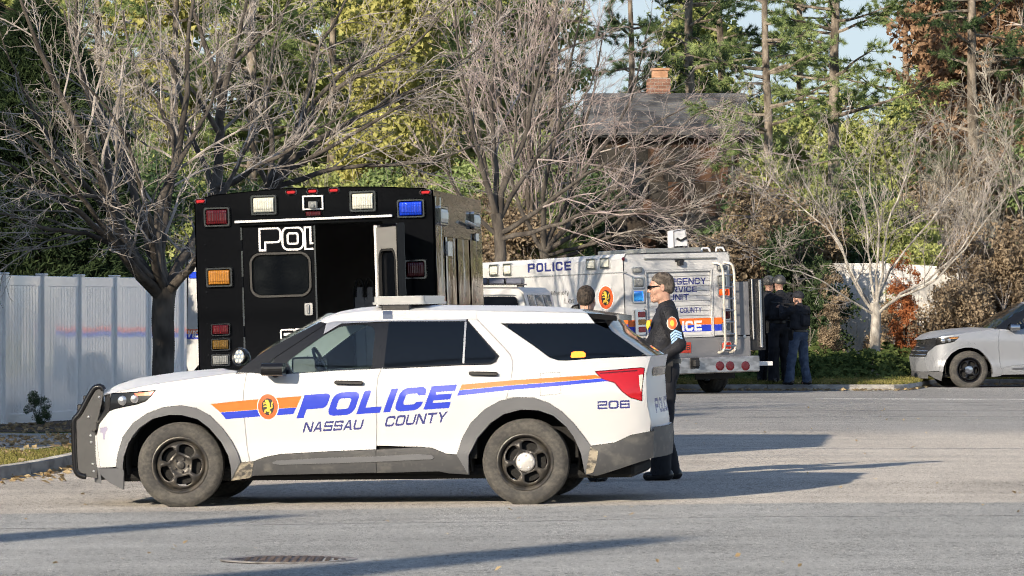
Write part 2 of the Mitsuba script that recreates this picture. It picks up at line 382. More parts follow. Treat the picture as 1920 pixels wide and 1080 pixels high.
def dig(pts, off=0.0):
    """Side-view outline points of the photographed car -> (u, z) on its bent side."""
    out = []
    for px, py in pts:
        y = -1.0
        for _ in range(8):
            q = SUV.hit(px, py, y); y = -float(car_w(q[0], q[2])) - off
        out.append((q[0], q[2]))
    return out
def digc(pts, y=0.0): return [tuple(SUV.hit(px, py, y)[[0, 2]]) for px, py in pts]
P_ = lambda pts: clean(Polygon(dig(pts)))
hood_edge = [(207, 738), (231, 732), (262, 725.5), (300, 719), (360, 710), (430, 700), (463, 697)]
front_arch_out = [(218, 876), (222, 849), (231, 819), (250, 793), (276, 775), (305, 764), (339, 760), (368, 765), (394, 779), (416, 801), (435, 827), (446, 849), (451.6, 867)]
front_arch_in = [(231, 880), (233, 856), (242, 830), (261, 803), (287, 785), (316, 778), (342, 778), (372, 786), (394, 803), (416, 829), (429, 854), (434, 878), (435, 900)]
rear_arch_out = [(857, 852.5), (867, 821), (883, 792.6), (908, 768), (936, 752), (969, 745), (1001, 745.7), (1030, 756), (1054, 772), (1075, 792.6), (1091, 813), (1108, 836)]
rear_arch_in = [(879, 890), (879, 853.7), (895.5, 821), (920, 793), (944.4, 776.5), (977, 768), (1009.6, 769), (1038, 779), (1062.6, 800), (1077, 820), (1090, 850), (1098, 890)]
door_front_edge = [(463, 697), (460.7, 708), (457, 732), (458, 784), (463, 836), (468.5, 866)]
door_mid = [(718, 686), (714.6, 693), (709, 706), (706.5, 727), (705.5, 784), (705.5, 836)]
door_rear_edge = [(877, 598.5), (894, 598.5), (922, 627), (946, 652.6), (957, 665.5), (961.5, 678.5), (960, 699), (957, 717), (952, 738), (949.5, 747)]
clad_top = [(468.5, 866), (476, 865), (494.6, 858), (526, 851.5), (614, 846.7), (705.5, 842.8), (786, 838), (810, 840), (836, 851), (857, 852.5)]
belt_front = [(463, 697), (484, 700), (500, 702.5), (536, 701), (577, 698.5), (625, 695), (718, 690.5)]
headlight = [(209, 738.5), (250, 736), (291, 732.5), (283, 742), (272, 752), (256, 757.5), (238, 761), (215, 766), (205, 770)]
SHP = {}
def between(a, b, k=1.0): return [(p[0] + (q[0] - p[0]) * k, p[1] + (q[1] - p[1]) * k) for p, q in zip(a, b)]
SHP['headlight'] = P_(headlight)
SHP['fender'] = clean(Polygon(dig([(205, 771), (186, 795), (180.5, 818), (184, 850), (188, 877)] + front_arch_out + [(468.5, 866)] + door_front_edge[::-1] + hood_edge[::-1][1:-1] + [(207, 738)])).difference(SHP['headlight'].buffer(.004)))
SHP['front_arch'] = clean(Polygon(dig(front_arch_out + front_arch_in[::-1])))
SHP['lip'] = P_([(186, 878), (231, 878), (232, 886), (231, 918), (205, 905), (188, 889)])
SHP['front_door'] = P_(door_front_edge + clad_top[1:6] + door_mid[::-1] + [(718, 690.5)] + belt_front[::-1][1:])
SHP['sill_front'] = P_([(451.6, 867), (468.5, 866), (476, 865.2)] + [(471.5, 893.5), (468.5, 896), (435, 901), (435, 880)])
SHP['clad_front'] = P_(clad_top[1:6] + [(706.5, 886.5), (562, 889.6), (479, 892), (471.5, 893.5)])
SHP['clad_rear'] = P_(clad_top[5:] + [(879, 853), (879, 890), (843.5, 888), (823, 884), (706.5, 887)])
SHP['groove'] = rounded(P_([(503, 868.5), (519, 863.5), (614, 858), (705, 855.5), (786, 851), (809, 853), (817, 858), (809, 861), (705, 866), (526, 871.5)]), .012)
SHP['rear_arch'] = clean(Polygon(dig(rear_arch_out + rear_arch_in[::-1])))
q_glass = [(942, 606.5), (1116, 606.5), (1146, 620), (1213, 667), (1120, 671), (1062, 675.5), (1046, 675), (1030, 669.5), (1008, 653), (1000, 647)]
rear_win = [(729, 603.5), (871, 603), (867.5, 681), (719.5, 688.5)]
quarter = [(875, 602), (893, 622), (929.6, 667), (928, 673), (918.5, 679.5), (870, 681)]
front_glass = [(537, 679), (570, 654.8), (607, 629), (636, 613.5), (662, 609), (688, 608.5), (699, 614), (703, 623), (701, 640), (696.5, 690.5), (625, 694.5), (577, 697.5), (549, 699.5)]
SHP['rear_door'] = clean(P_(door_mid + clad_top[6:] + rear_arch_out[:6] + [(949.5, 747)] + door_rear_edge[::-1] + [(877, 601), (936, 668), (930, 679), (920, 683.5), (868, 684.5), (718, 691.5)]).difference(Polygon(dig(rear_arch_out + [(1108, 920), (857, 920)]))))
tail = [(1117, 697), (1160, 693.5), (1201, 689.8), (1208, 691), (1204, 720), (1203, 751), (1182, 745), (1167, 734), (1152.6, 717), (1130, 711)]
SHP['tail_light'] = P_(tail)
bump_line = [(1108, 836), (1152.6, 830), (1182, 816), (1219, 809)]
roof_rail = [(601, 603), (625, 592), (650, 587), (700, 582.5), (800, 582), (960, 583.5), (1060, 585.5), (1101, 587)]
SHP['quarter_panel'] = clean(Polygon(dig([(894, 598.5), (640, 597.5), (625, 599)][:1] + [(922, 627), (946, 652.6), (957, 665.5), (961.5, 678.5), (960, 699), (957, 717), (952, 738), (949.5, 747)] + rear_arch_out[5:] + bump_line + [(1221, 790), (1214, 760), (1212, 700), (1221, 667)]
                                       + [(1213, 667.5), (1120, 671.5), (1062, 676), (1046, 675.5), (1030, 670), (1008, 653.5), (1000, 647.5), (940, 606.5), (1116, 606.5), (1101, 587)] + [(1060, 585.5), (960, 583.5), (894, 582.5)])).difference(SHP['tail_light'].buffer(.004)))
SHP['roof_side'] = P_(roof_rail[:5] + [(894, 582.5), (894, 598.5), (877, 598.5), (625, 603), (610, 606)])
SHP['trim'] = P_([(612, 606.5), (625, 603.3), (877, 598.8), (935.5, 668), (930, 677), (921, 682.5), (868, 684), (717, 691), (625, 695.5), (577, 698.5), (536, 701), (500, 703), (516, 669)])
SHP['front_glass'] = rounded(P_(front_glass), .02)
SHP['rear_glass'] = rounded(P_(rear_win), .015)
SHP['quarter_glass'] = rounded(P_(quarter), .015)
SHP['frame'] = clean(SHP['trim'].difference(SHP['front_glass'].buffer(.001)))
SHP['rear_side_glass'] = rounded(P_(q_glass), .02)
SHP['pillar'] = P_([(601, 603.5), (612, 606.5), (516, 669.5), (500, 684), (500, 702), (470, 699), (440, 701.5), (458.5, 686), (486, 665.5), (533, 638)])
SHP['bumper'] = P_(bump_line + [(1226, 808), (1226, 858), (1197, 867), (1140, 886), (1119, 892), (1100, 890), (1106, 850)])
SHP['spatter'] = P_([(1092, 846), (1108, 838), (1122, 846), (1119, 868), (1112, 886), (1100, 889), (1098, 870)])
SHP['fuel_door'] = P_([(1014, 700), (1050, 698), (1052, 738), (1013, 742)])
STRIPES = [('orange_vinyl', [(395, 757.5), (455, 751), (486, 748.5), (566, 742.5), (556, 764), (486, 767.5), (455, 770), (413, 773)]),
           ('blue_vinyl', [(413, 773.4), (455, 770.4), (486, 767.9), (556, 764.4), (550, 776.5), (486, 781), (455, 783.5), (424, 786)]),
           ('orange_vinyl', [(866, 721), (960, 713), (1050, 707), (1117, 702.8), (1127, 708), (1127, 709), (1050, 715.5), (960, 722), (861, 731.5)]),
           ('blue_vinyl', [(861, 732), (960, 722.5), (1050, 716), (1127, 709.5), (1146, 714), (1050, 723.3), (960, 731), (857, 742)])]
def profile_fn(keys_u, keys_v, p):
    """A loft across the car: stations along p (0..1) give edge (u, z, w) and centre (u, z)."""
    E, C = np.asarray(keys_u, float), np.asarray(keys_v, float)
    t = np.linspace(0, 1, len(E)); fe, fc = PchipInterpolator(t, E), PchipInterpolator(t, C)
    def fn(S, V):
        e, c = fe(S), fc(S); k = 1 - np.abs(V) ** p
        return np.stack([e[..., 0] + (c[..., 0] - e[..., 0]) * k, V * e[..., 2], e[..., 1] + (c[..., 1] - e[..., 1]) * k], -1)
    return fn
def with_w(uz): return [(u, z, float(car_w(u, z))) for u, z in uz]
def resample(pts, n):
    p = np.asarray(pts, float); t = np.r_[0, np.cumsum(np.linalg.norm(np.diff(p, axis=0), axis=1))]; s = np.linspace(0, t[-1], n)
    return np.stack([np.interp(s, t, p[:, k]) for k in range(p.shape[1])], 1)
VS = np.sign(np.linspace(-1, 1, 33)) * np.abs(np.linspace(-1, 1, 33)) ** .8
def loft(e, c, p=2.4, n=28):
    return surf(profile_fn(resample(e, n), resample(c, n), p), np.linspace(0, 1, n), VS)
def mirror(m): return np.asarray(m[0]) * [1, -1, 1], m[1]
TYRE_R = .372
def wheel_parts(cap):
    """One wheel about its own centre, outer face towards -y."""
    R = TYRE_R
    tyre = lathe([(.235, .10), (.235, -.092), (.245, -.104), (.262, -.112), (.285, -.116), (.318, -.117), (.340, -.110), (.356, -.094), (R, -.078), (R, -.040), (R - .008, -.038), (R - .008, -.030), (R, -.028), (R, .028), (R - .008, .03), (R - .008, .038), (R, .04), (R, .08), (.34, .11), (.28, .115), (.235, .10)], 72)
    rim = [lathe([(.246, -.106), (.246, -.112), (.238, -.114), (.229, -.108), (.222, -.085), (.212, -.05), (.205, -.02), (.205, .09)], 60)]
    disc = Point(0, 0).buffer(.214, quad_segs=20); holes = []
    for k in range(5):
        a = math.radians(90 + 72 * k)
        s = affinity.scale(Point(0, 0).buffer(1, quad_segs=8), .070, .040)
        s = s.union(Polygon([(-.064, -.0), (.064, 0), (.05, -.04), (-.05, -.04)]).buffer(.006))
        holes.append(affinity.rotate(affinity.translate(s, 0, .146), math.degrees(a) - 90, origin=(0, 0)))
    hole = unary_union(holes)
    v, f = grid_tri(disc.difference(hole), .012)
    r = np.hypot(v[:, 0], v[:, 1])
    zz = np.interp(r, [0, .05, .075, .10, .12, .15, .175, .195, .214], [-.058, -.058, -.062, -.082, -.094, -.098, -.092, -.075, -.048])
    hd = np.array([hole.distance(Point(*q)) for q in v]); zz = zz + np.clip(1 - hd / .012, 0, 1) * .012 - .004 * np.clip(1 - np.abs(hd - .014) / .008, 0, 1)
    V = np.stack([v[:, 0], zz, v[:, 1]], 1)
    e = np.sort(np.vstack([f[:, [0, 1]], f[:, [1, 2]], f[:, [2, 0]]]), 1); uq, c = np.unique(e, axis=0, return_counts=True); b = uq[c == 1]; n = len(V); m = len(b)
    VV = np.vstack([V, V[b[:, 0]], V[b[:, 1]], V[b[:, 1]] + [0, .03, 0], V[b[:, 0]] + [0, .03, 0]]); k = np.arange(m) + n
    rim.append((VV, np.vstack([f, np.stack([k, k + m, k + 2 * m], 1), np.stack([k, k + 2 * m, k + 3 * m], 1)])))
    nuts = [tube([(.057 * math.cos(a), -.058, .057 * math.sin(a)), (.057 * math.cos(a), -.082, .057 * math.sin(a))], .0115, 6) for a in np.arange(5) * 2 * math.pi / 5 + .3]
    hub = lathe([(.034, -.055), (.034, -.078), (.028, -.082), (0.0, -.082)], 24)
    capm = cat_([lathe([(.084, -.066), (.083, -.088), (.074, -.097), (.05, -.101), (0, -.102)], 40)] + [lathe([(.012, -.098), (.012, -.110), (.008, -.113), (0, -.113)], 12)] * 0)
    bumps = [xf(lathe([(.013, .02), (.013, 0), (.009, -.004), (0, -.005)], 12), np.array([[1, 0, 0, .058 * math.cos(a)], [0, 1, 0, -.099], [0, 0, 1, .058 * math.sin(a)], [0, 0, 0, 1.0]])) for a in np.arange(5) * 2 * math.pi / 5 + .5]
    brake = lathe([(0, -.01), (.17, -.01), (.17, .01), (0, .01)], 30)
    return dict(tyre=tyre, rim=cat_(rim), hub=cat_([hub] + nuts), cap=cat_([capm] + bumps), brake=brake)
WHEEL = {True: wheel_parts(True)}; WHEEL[False] = WHEEL[True]
WPLY = {k: mikit.ply(v, None, 35) for k, v in WHEEL[True].items()}
def put_wheel(root, M, cap, mats=('tyre', 'steel_rim', 'hubcap'), label=None):
    w = part(root, 'wheel', WPLY['rim'], mats[1], M=M, label=label)
    part(w, 'tyre', WPLY['tyre'], mats[0], M=M)
    part(w, 'brake_disc', WPLY['brake'], 'underbody', M=M)
    if cap: part(w, 'hub_cap', WPLY['cap'], mats[2], M=M)
    else: part(w, 'hub', WPLY['hub'], 'steel_rim', M=M)
def MV(R=None, t=(0, 0, 0)):
    M = np.eye(4)
    if R is not None: M[:3, :3] = R
    M[:3, 3] = t
    return M
def Rz(a): c, s = math.cos(a), math.sin(a); return np.array([[c, -s, 0], [s, c, 0], [0, 0, 1.0]])
def Ry(a): c, s = math.cos(a), math.sin(a); return np.array([[c, 0, s], [0, 1, 0], [-s, 0, c]])
def Rx(a): c, s = math.cos(a), math.sin(a); return np.array([[1, 0, 0], [0, c, -s], [0, s, c]])
# the shared body meshes, in the car's frame
CAR = {}
_fn = side_fn(); _in = (0, 1, 0)
for k, dpt in (('fender', .03), ('front_door', .03), ('rear_door', .03), ('quarter_panel', .03), ('headlight', .01), ('tail_light', .01), ('roof_side', .02), ('pillar', .02), ('lip', .05)):
    q = SHP[k].buffer(-.0022, join_style=2) if k in ('front_door', 'rear_door', 'fender', 'quarter_panel') else SHP[k]
    CAR[k] = panel(q, _fn if k != 'tail_light' else side_fn(.006), _in, dpt, .045)
CAR['frame'] = panel(SHP['frame'], side_fn(-.010), _in, .02, .05)
for k in ('front_glass', 'rear_glass', 'quarter_glass', 'rear_side_glass'):
    CAR[k] = panel(SHP[k], side_fn(-.006 if k != 'front_glass' else -.02), _in, .012 if k != 'front_glass' else 0, .06)
CAR['window_trim'] = cat_([panel(P_([(612, 606), (625, 602.3), (874, 598.6), (874, 602), (727, 602.6), (640, 606.5), (607, 626)]), side_fn(.004), _in, .012, .06),
                           panel(P_([(871.5, 603), (875, 603), (870.6, 681), (867, 681)]), side_fn(.004), _in, .012, .06)])
CAR['front_arch'] = panel(SHP['front_arch'], side_fn(.028), _in, .10, .04)
CAR['rear_arch'] = panel(SHP['rear_arch'], side_fn(.028), _in, .10, .04)
CAR['sill_front'] = panel(SHP['sill_front'], side_fn(.016), _in, .05, .05)
CAR['clad_front'] = panel(SHP['clad_front'].buffer(-.002, join_style=2), side_fn(.018), _in, .04, .05)
CAR['clad_rear'] = panel(SHP['clad_rear'].buffer(-.002, join_style=2), side_fn(.018), _in, .04, .05)
CAR['clad_strip'] = panel(SHP['groove'], side_fn(.032), _in, .02, .05)
CAR['bumper_side'] = panel(SHP['bumper'], side_fn(.024), _in, .05, .05)
CAR['fuel_line'] = panel(SHP['fuel_door'].buffer(.002).difference(SHP['fuel_door'].buffer(-.002)), side_fn(.0006), _in, 0, .05)
# across the car
hood_e = dig(hood_edge); hood_c = digc([(200, 743), (211, 734.5), (231, 720), (268, 708), (342, 697), (400, 692), (430, 690)])
CAR['hood'] = loft(with_w(hood_e), [(u - .02, z) for u, z in hood_c], 2.2)
ws_e = dig([(440, 701.5), (458.5, 686), (486, 665.5), (533, 638), (601, 603.5)]); ws_c = [(u - .10 + .06 * k, z + .015 + .06 * k) for k, (u, z) in zip(np.linspace(0, 1, 5), ws_e)]
CAR['windshield'] = loft(with_w(ws_e), ws_c, 2.0)
roof_e = dig(roof_rail); roof_c = digc([(596, 605), (643.7, 584), (681, 576.5), (720, 573.5), (800, 571.5), (960, 572.5), (1040, 575), (1098, 580)])
CAR['roof'] = loft(with_w(roof_e), roof_c, 3.0)
sp_e = dig([(1101, 587), (1116, 589)]) ; sp_e = [(sp_e[0][0], sp_e[0][1]), (sp_e[0][0] + .14, sp_e[0][1] - .012), (sp_e[0][0] + .25, sp_e[0][1] - .028)]
sp_w = [(u, z, .70 - .015 * k) for k, (u, z) in enumerate(sp_e)]; zc = roof_c[-1]
sp_c = [(zc[0], zc[1]), (zc[0] + .14, zc[1] - .02), (zc[0] + .27, zc[1] - .05)]
top = loft(sp_w, sp_c, 3.0, 8)
under = loft([(u, z - .045, w) for u, z, w in sp_w], [(u, z - .05) for u, z in sp_c], 3.0, 8)
rim_e = loft([sp_w[2], (sp_w[2][0], sp_w[2][1] - .045, sp_w[2][2])], [sp_c[2], (sp_c[2][0], sp_c[2][1] - .05)], 3.0, 3)
sidef = [surf(lambda U, V, s=s: np.stack([np.interp(U, [0, .5, 1], [q[0] for q in sp_w]), s * np.interp(U, [0, .5, 1], [q[2] for q in sp_w]), np.interp(U, [0, .5, 1], [q[1] for q in sp_w]) - V * .045], -1), np.linspace(0, 1, 8), np.linspace(0, 1, 2)) for s in (-1, 1)]
CAR['spoiler'] = cat_([top, under, rim_e] + sidef)
def rear_face(z0, z1, uz, B=.12, n=18, p=2.6):
    """The tail between two heights: corner line uz, bulging backwards by B."""
    zs = np.linspace(z0, z1, n); u = np.interp(zs, [q[1] for q in uz], [q[0] for q in uz])
    return loft([(a, z, float(car_w(a, z))) for a, z in zip(u, zs)], [(a + B, z) for a, z in zip(u, zs)], p, n)
tail_line = sorted(dig([(1221, 808), (1221, 790), (1214, 760), (1212, 700), (1221, 667)]), key=lambda q: q[1])
CAR['tailgate'] = rear_face(tail_line[0][1], tail_line[-1][1], tail_line, .05)
gl = sorted(dig([(1213, 667), (1146, 620)]), key=lambda q: q[1])
gl = [gl[0], gl[1], (gl[1][0] - .06, gl[1][1] + .09)]
CAR['rear_window'] = rear_face(gl[0][1], gl[2][1], gl, .055, 14, 2.6)
bl = sorted(dig([(1226, 808), (1226, 830), (1224, 858)]), key=lambda q: q[1])
CAR['rear_bumper'] = cat_([rear_face(bl[0][1], bl[-1][1] - .03, bl, .075), rear_face(bl[-1][1] - .03, bl[-1][1] + .035, [bl[-1], (bl[-1][0] - .0, bl[-1][1] + .04)], .075, 4)])
zt = bl[-1][1] + .035
CAR['bumper_shelf'] = surf(lambda U, V: np.stack([tail_line[0][0] + (.012 + .07 * U) * (1 - np.abs(V) ** 2.6), V * .82, np.full_like(U, zt)], -1), np.linspace(0, 1, 6), VS)
nose_line = sorted(dig([(207, 738), (205, 771), (186, 795), (180.5, 818), (184, 850), (188, 877)]), key=lambda q: q[1])
def front_face(z0, z1, B=.17, n=14):
    zs = np.linspace(z0, z1, n); u = np.interp(zs, [q[1] for q in nose_line], [q[0] for q in nose_line])
    return loft([(a, z, float(car_w(a, z))) for a, z in zip(u, zs)], [(a - B, z) for a, z in zip(u, zs)], 2.2, n)
zb, zh = nose_line[0][1], nose_line[-1][1]
CAR['grille'] = front_face(.62, zh); CAR['front_bumper'] = front_face(zb, .62); CAR['lip_front'] = front_face(zb - .14, zb)
gb = []
for z in np.linspace(.66, zh - .04, 5):
    gb.append(surf(lambda U, V, z=z: np.stack([np.interp(z, [q[1] for q in nose_line], [q[0] for q in nose_line]) - .17 * (1 - np.abs(V) ** 2.2) - .02 * np.sin(U * np.pi), V * .70, z + .03 * (U - .5)], -1), np.linspace(0, 1, 5), VS))
CAR['grille_bars'] = cat_(gb)
CAR['underbody'] = cat_([box(-.55, 3.95, -.80, .80, .22, .34, .03), box(.45, 2.55, -.90, .90, .27, .40, .03), box(.45, 2.6, -.93, .93, .40, .97), box(-.42, .42, -.62, .62, .30, .95), box(2.6, 3.45, -.62, .62, .36, .98), box(3.45, 3.9, -.86, .86, .40, .98), box(-.6, -.42, -.7, .7, .35, .9),
                         tube([(3.2, .35, .25), (3.5, .4, .23), (3.85, .45, .25)], .06), box(3.45, 3.9, -.5, .3, .24, .38, .05), box(2.95, 3.1, -.7, .7, .28, .36, .03), box(-.07, .07, -.7, .7, .24, .32, .03)])
def liner(u0, r):  # the dark inner wheel house
    return surf(lambda U, V: np.stack([u0 + r * np.cos(U), -.98 + .40 * V, .40 + (r - .02) * np.sin(U)], -1), np.linspace(-.25, math.pi + .25, 20), np.linspace(0, 1, 2))
CAR['wheel_house'] = cat_([liner(.0, .47), box(-.46, .46, -.6, -.58, .3, .95)]); CAR['wheel_house_rear'] = cat_([liner(3.02, .47), box(2.56, 3.48, -.6, -.58, .3, .95)])
def seat(x, y):
    return cat_([rbox(x - .26, x + .26, y - .25, y + .25, .93, 1.06, .06, axis=1), xf(rbox(-.07, .07, y - .24, y + .24, 0, .55, .06, axis=1), MV(Ry(.28), (x + .24, 0, 1.0))), rbox(x + .38, x + .50, y - .13, y + .13, 1.47, 1.64, .04, axis=1)])
CAR['front_seats'] = seat(1.55, -.40)
CAR['inner_trim'] = panel(SHP['frame'].union(SHP['pillar'].buffer(.001)).buffer(0), side_fn(-.06), _in, .01, .05)
CAR['rear_seat'] = cat_([rbox(2.3, 2.85, -.70, .70, .93, 1.08, .05), rbox(2.75, 2.95, -.70, .70, 1.05, 1.52, .06)])
CAR['partition'] = box(2.06, 2.08, -.68, .68, 1.0, 1.55)
CAR['dashboard'] = cat_([rbox(.55, 1.02, -.86, .86, .94, 1.15, .07), rbox(.86, 1.08, -.14, .14, .95, 1.28, .03)])
CAR['steering_wheel'] = xf(cat_([lathe([(.165, -.015), (.18, -.012), (.185, 0), (.18, .012), (.165, .015), (.16, 0), (.165, -.015)], 32, 0), box(-.01, .012, -.16, .16, -.02, .02, .005), box(-.03, .03, -.06, .06, -.05, .05, .015)]), MV(Ry(-.4), (1.17, -.40, 1.20)))
CAR['cabin'] = cat_([box(.5, 3.9, -.80, .80, .90, .93), box(3.55, 3.6, -.72, .72, .95, 1.5)])
CAR['headliner'] = xf(CAR['roof'], MV(None, (0, 0, -.03)))
CAR['handle'] = cat_([xf(rbox(-.125, .125, -.034, -.012, -.017, .017, .016), MV()), box(-.11, -.085, -.02, .01, -.012, .012), box(.085, .11, -.02, .01, -.012, .012)])
def at_side(px, py, off=0.0):
    u, z = dig([(px, py)])[0]; return np.array([u, -(float(car_w(u, z)) + off), z])
def build_suv(root, F, style):
    hero = style == 'hero'
    paint = 'paint_white' if hero else 'paint_silver'
    clad = 'cladding' if hero else 'paint_silver'; flare = 'flare' if hero else 'paint_silver'; trim = 'black_gloss'
    M = F.M
    def two(name, key, m, smooth=35, holder=None, label=None):
        ks = []
        for i, mesh in enumerate((CAR[key], mirror(CAR[key]))):
            ks.append(part(holder[i] if holder else root, name, mesh, m, smooth, M=M, label=label))
        return ks
    def one(name, key, m, smooth=40, holder=None, label=None): return part(holder or root, name, CAR[key], m, smooth, M=M, label=label)
    two('fender', 'fender', paint); hl = two('headlight', 'headlight', 'black_gloss')
    for s, h in zip((1, -1), hl):
        a = at_side(235, 749); flip = np.diag([1, s, 1.0])
        for (px, py, r) in ((230, 751, .042), (252, 748, .036)):
            c = at_side(px, py, .004); part(h, 'lamp', xf(lathe([(r, .02), (r, -.004), (r * .8, -.012), (0, -.016)], 20), MV(flip, c * [1, s, 1])), 'lamp_reflector', 40, M=M)
        bar = panel(P_([(252, 737.5), (289, 733.8), (282, 741.5), (256, 742.5)]), side_fn(.006), _in, .005, .05)
        k = part(h, 'warning_light' if hero else 'turn_lamp', bar if s == 1 else mirror(bar), 'lamp_red' if hero else 'amber_lens', M=M)
        if hero: scene[k]['emitter'] = EM_RED
    fd, rd = two('front_door', 'front_door', paint), two('rear_door', 'rear_door', paint)
    two('quarter_panel', 'quarter_panel', paint); two('roof_rail', 'roof_side', paint); two('pillar', 'pillar', trim)
    two('window_frame', 'frame', trim); two('window_trim', 'window_trim', 'aluminium' if hero else 'black_gloss')
    two('window', 'front_glass', 'glass_clear', holder=fd); two('window', 'rear_glass', 'window_dark', holder=rd); two('quarter_window', 'quarter_glass', 'window_dark', holder=rd)
    two('cargo_window', 'rear_side_glass', 'window_dark')
    two('wheel_arch', 'front_arch', flare); two('wheel_arch', 'rear_arch', flare)
    two('sill', 'sill_front', 'mud_spatter' if hero else clad); c1 = two('door_cladding', 'clad_front', clad, holder=fd); c2 = two('door_cladding', 'clad_rear', clad, holder=rd)
    two('sill_moulding', 'clad_strip', flare if hero else 'chrome'); two('front_lip', 'lip', 'flare')
    tl = two('tail_light', 'tail_light', 'red_lens')
    for h, s in zip(tl, (0, 1)):
        q = panel(P_([(1198, 703), (1206, 702), (1204.5, 720), (1202, 735), (1199, 722)]), side_fn(.009), _in, .006, .05)
        part(h, 'reverse_lamp', q if s == 0 else mirror(q), 'clear_lens', 35, M=M)
        q = panel(P_([(1122, 699), (1195, 693.5), (1195, 696), (1126, 701)]), side_fn(.009), _in, .006, .05)
        part(h, 'lamp_rib', q if s == 0 else mirror(q), 'red_lens_dark', 35, M=M)
    rb = one('rear_bumper', 'rear_bumper', 'cladding' if hero else clad); two('bumper_corner', 'bumper_side', 'cladding' if hero else clad)
    part(rb, 'bumper_shelf', CAR['bumper_shelf'], paint, 35, M=M)
    if hero:
        q = panel(SHP['spatter'], side_fn(.0262), _in, 0, .04); part(root, 'mud_patch', q, 'mud_spatter', 35, M=M, label='dried mud behind the rear wheel')
    two('fuel_flap', 'fuel_line', 'grey_lens')
    one('hood', 'hood', paint); one('windshield', 'windshield', 'glass_clear' if hero else 'window_dark'); one('roof', 'roof', paint); one('headliner', 'headliner', 'headliner'); one('spoiler', 'spoiler', 'black_gloss' if hero else paint)
    tg = one('tailgate', 'tailgate', paint); part(tg, 'rear_window', CAR['rear_window'], 'window_dark', 40, M=M)
    fb = one('front_bumper', 'front_bumper', paint); one('bumper_lip', 'lip_front', 'flare'); g = one('grille', 'grille', 'black_plastic'); part(g, 'grille_bars', CAR['grille_bars'], 'black_gloss' if hero else 'chrome', 40, M=M)
    one('underbody', 'underbody', 'underbody', False); two('wheel_house', 'wheel_house', 'underbody'); two('wheel_house', 'wheel_house_rear', 'underbody')
    one('cabin_floor', 'cabin', 'interior', False); two('front_seat', 'front_seats', 'seat_cloth', 40); two('inner_trim', 'inner_trim', 'headliner'); one('rear_seat', 'rear_seat', 'seat_cloth', 40); one('dashboard', 'dashboard', 'interior'); one('steering_wheel', 'steering_wheel', 'black_plastic')
    if hero: one('partition', 'partition', 'interior', False)
    for px, py, d in ((654.5, 717.5, fd), (907, 700.5, rd)):
        c = at_side(px, py, .004)
        for s, h in zip((1, -1), d):
            m = xf(CAR['handle'], MV(Ry(.035), c)); part(h, 'handle', m if s == 1 else mirror(m), 'black_plastic' if hero else 'chrome', 40, M=M)
    for s in (1, -1):
        c = at_side(517, 692, 0)
        m = cat_([xf(rbox(-.085, .10, -.24, -.02, -.055, .055, .045, axis=0), MV(Ry(.03), c + [0, -.02, .0])), tube([c + [0, .06, -.05], c + [0, -.04, -.045]], .03)])
        k = part(root, 'door_mirror', m if s == 1 else mirror(m), 'black_gloss' if hero else 'chrome', 40, M=M)
    for k, (u, cap) in enumerate(((0.0, not hero), (3.025, True))):
        for s in (-1, 1):
            R = Rz(0) if s == -1 else Rz(math.pi)
            st = math.radians(4) if k == 0 and hero else 0
            spin = Ry(.4 + 1.1 * k)
            put_wheel(root, M @ MV(Rz(st) @ R @ spin, (u, s * .865, TYRE_R - .006)), cap, mats=('tyre', 'steel_rim' if hero else 'black_gloss', 'hubcap' if hero else 'chrome'))
    return fd, rd, tg, g
hero = thing('police_suv', 'white police SUV with orange and blue stripes, push bumper and number 206, nearest of all', 'police car')
FD, RD, TG, GR = build_suv(hero, SUV, 'hero')
# lettering and stripes on the near side
def on_side(shape, off=.0022, step=.05): return panel(clean(shape), side_fn(off), (0, 1, 0), 0, step)
for m, pts in STRIPES:
    q = P_(pts)
    part(hero, 'stripe', on_side(q.difference(P_(front_arch_out)) if False else q), m, 35, M=SUV.M)
def side_text(text, pxs, a, t, slant, gap=.16):
    """Lettering whose four corners are given on the photographed side."""
    (x0, y0), (x1, y1), h = pxs
    A, B = dig([(x0, y0), (x1, y1)]); s = lettering(text, 1.0, a, t, gap, slant)
    b = s.bounds; L = B[0] - A[0]; hh = h / 217.0
    s = affinity.affine_transform(s, [L / (b[2] - b[0]), 0, 0, hh, -b[0] * L / (b[2] - b[0]), 0])
    r = (B[1] - A[1]) / L
    return affinity.affine_transform(s, [1, 0, r, 1, A[0], A[1]])
for txt, pxs, m, a, t, sl in (('POLICE', ((556, 784.5), (858, 764), 43), 'blue_vinyl', 1.12, .30, .36), ('NASSAU', ((567.5, 811), (683.5, 805), 19), 'navy_vinyl', 1.15, .225, .36),
                              ('COUNTY', ((722, 800.5), (840.5, 791), 19.5), 'navy_vinyl', 1.15, .225, .36), ('206', ((1120.5, 767.5), (1181, 765.5), 15.5), 'navy_vinyl', 1.25, .23, 0.0)):
    part(hero, 'lettering', on_side(side_text(txt, pxs, a, t, sl, .13), .0026), m, 35, M=SUV.M, label='lettering ' + txt)
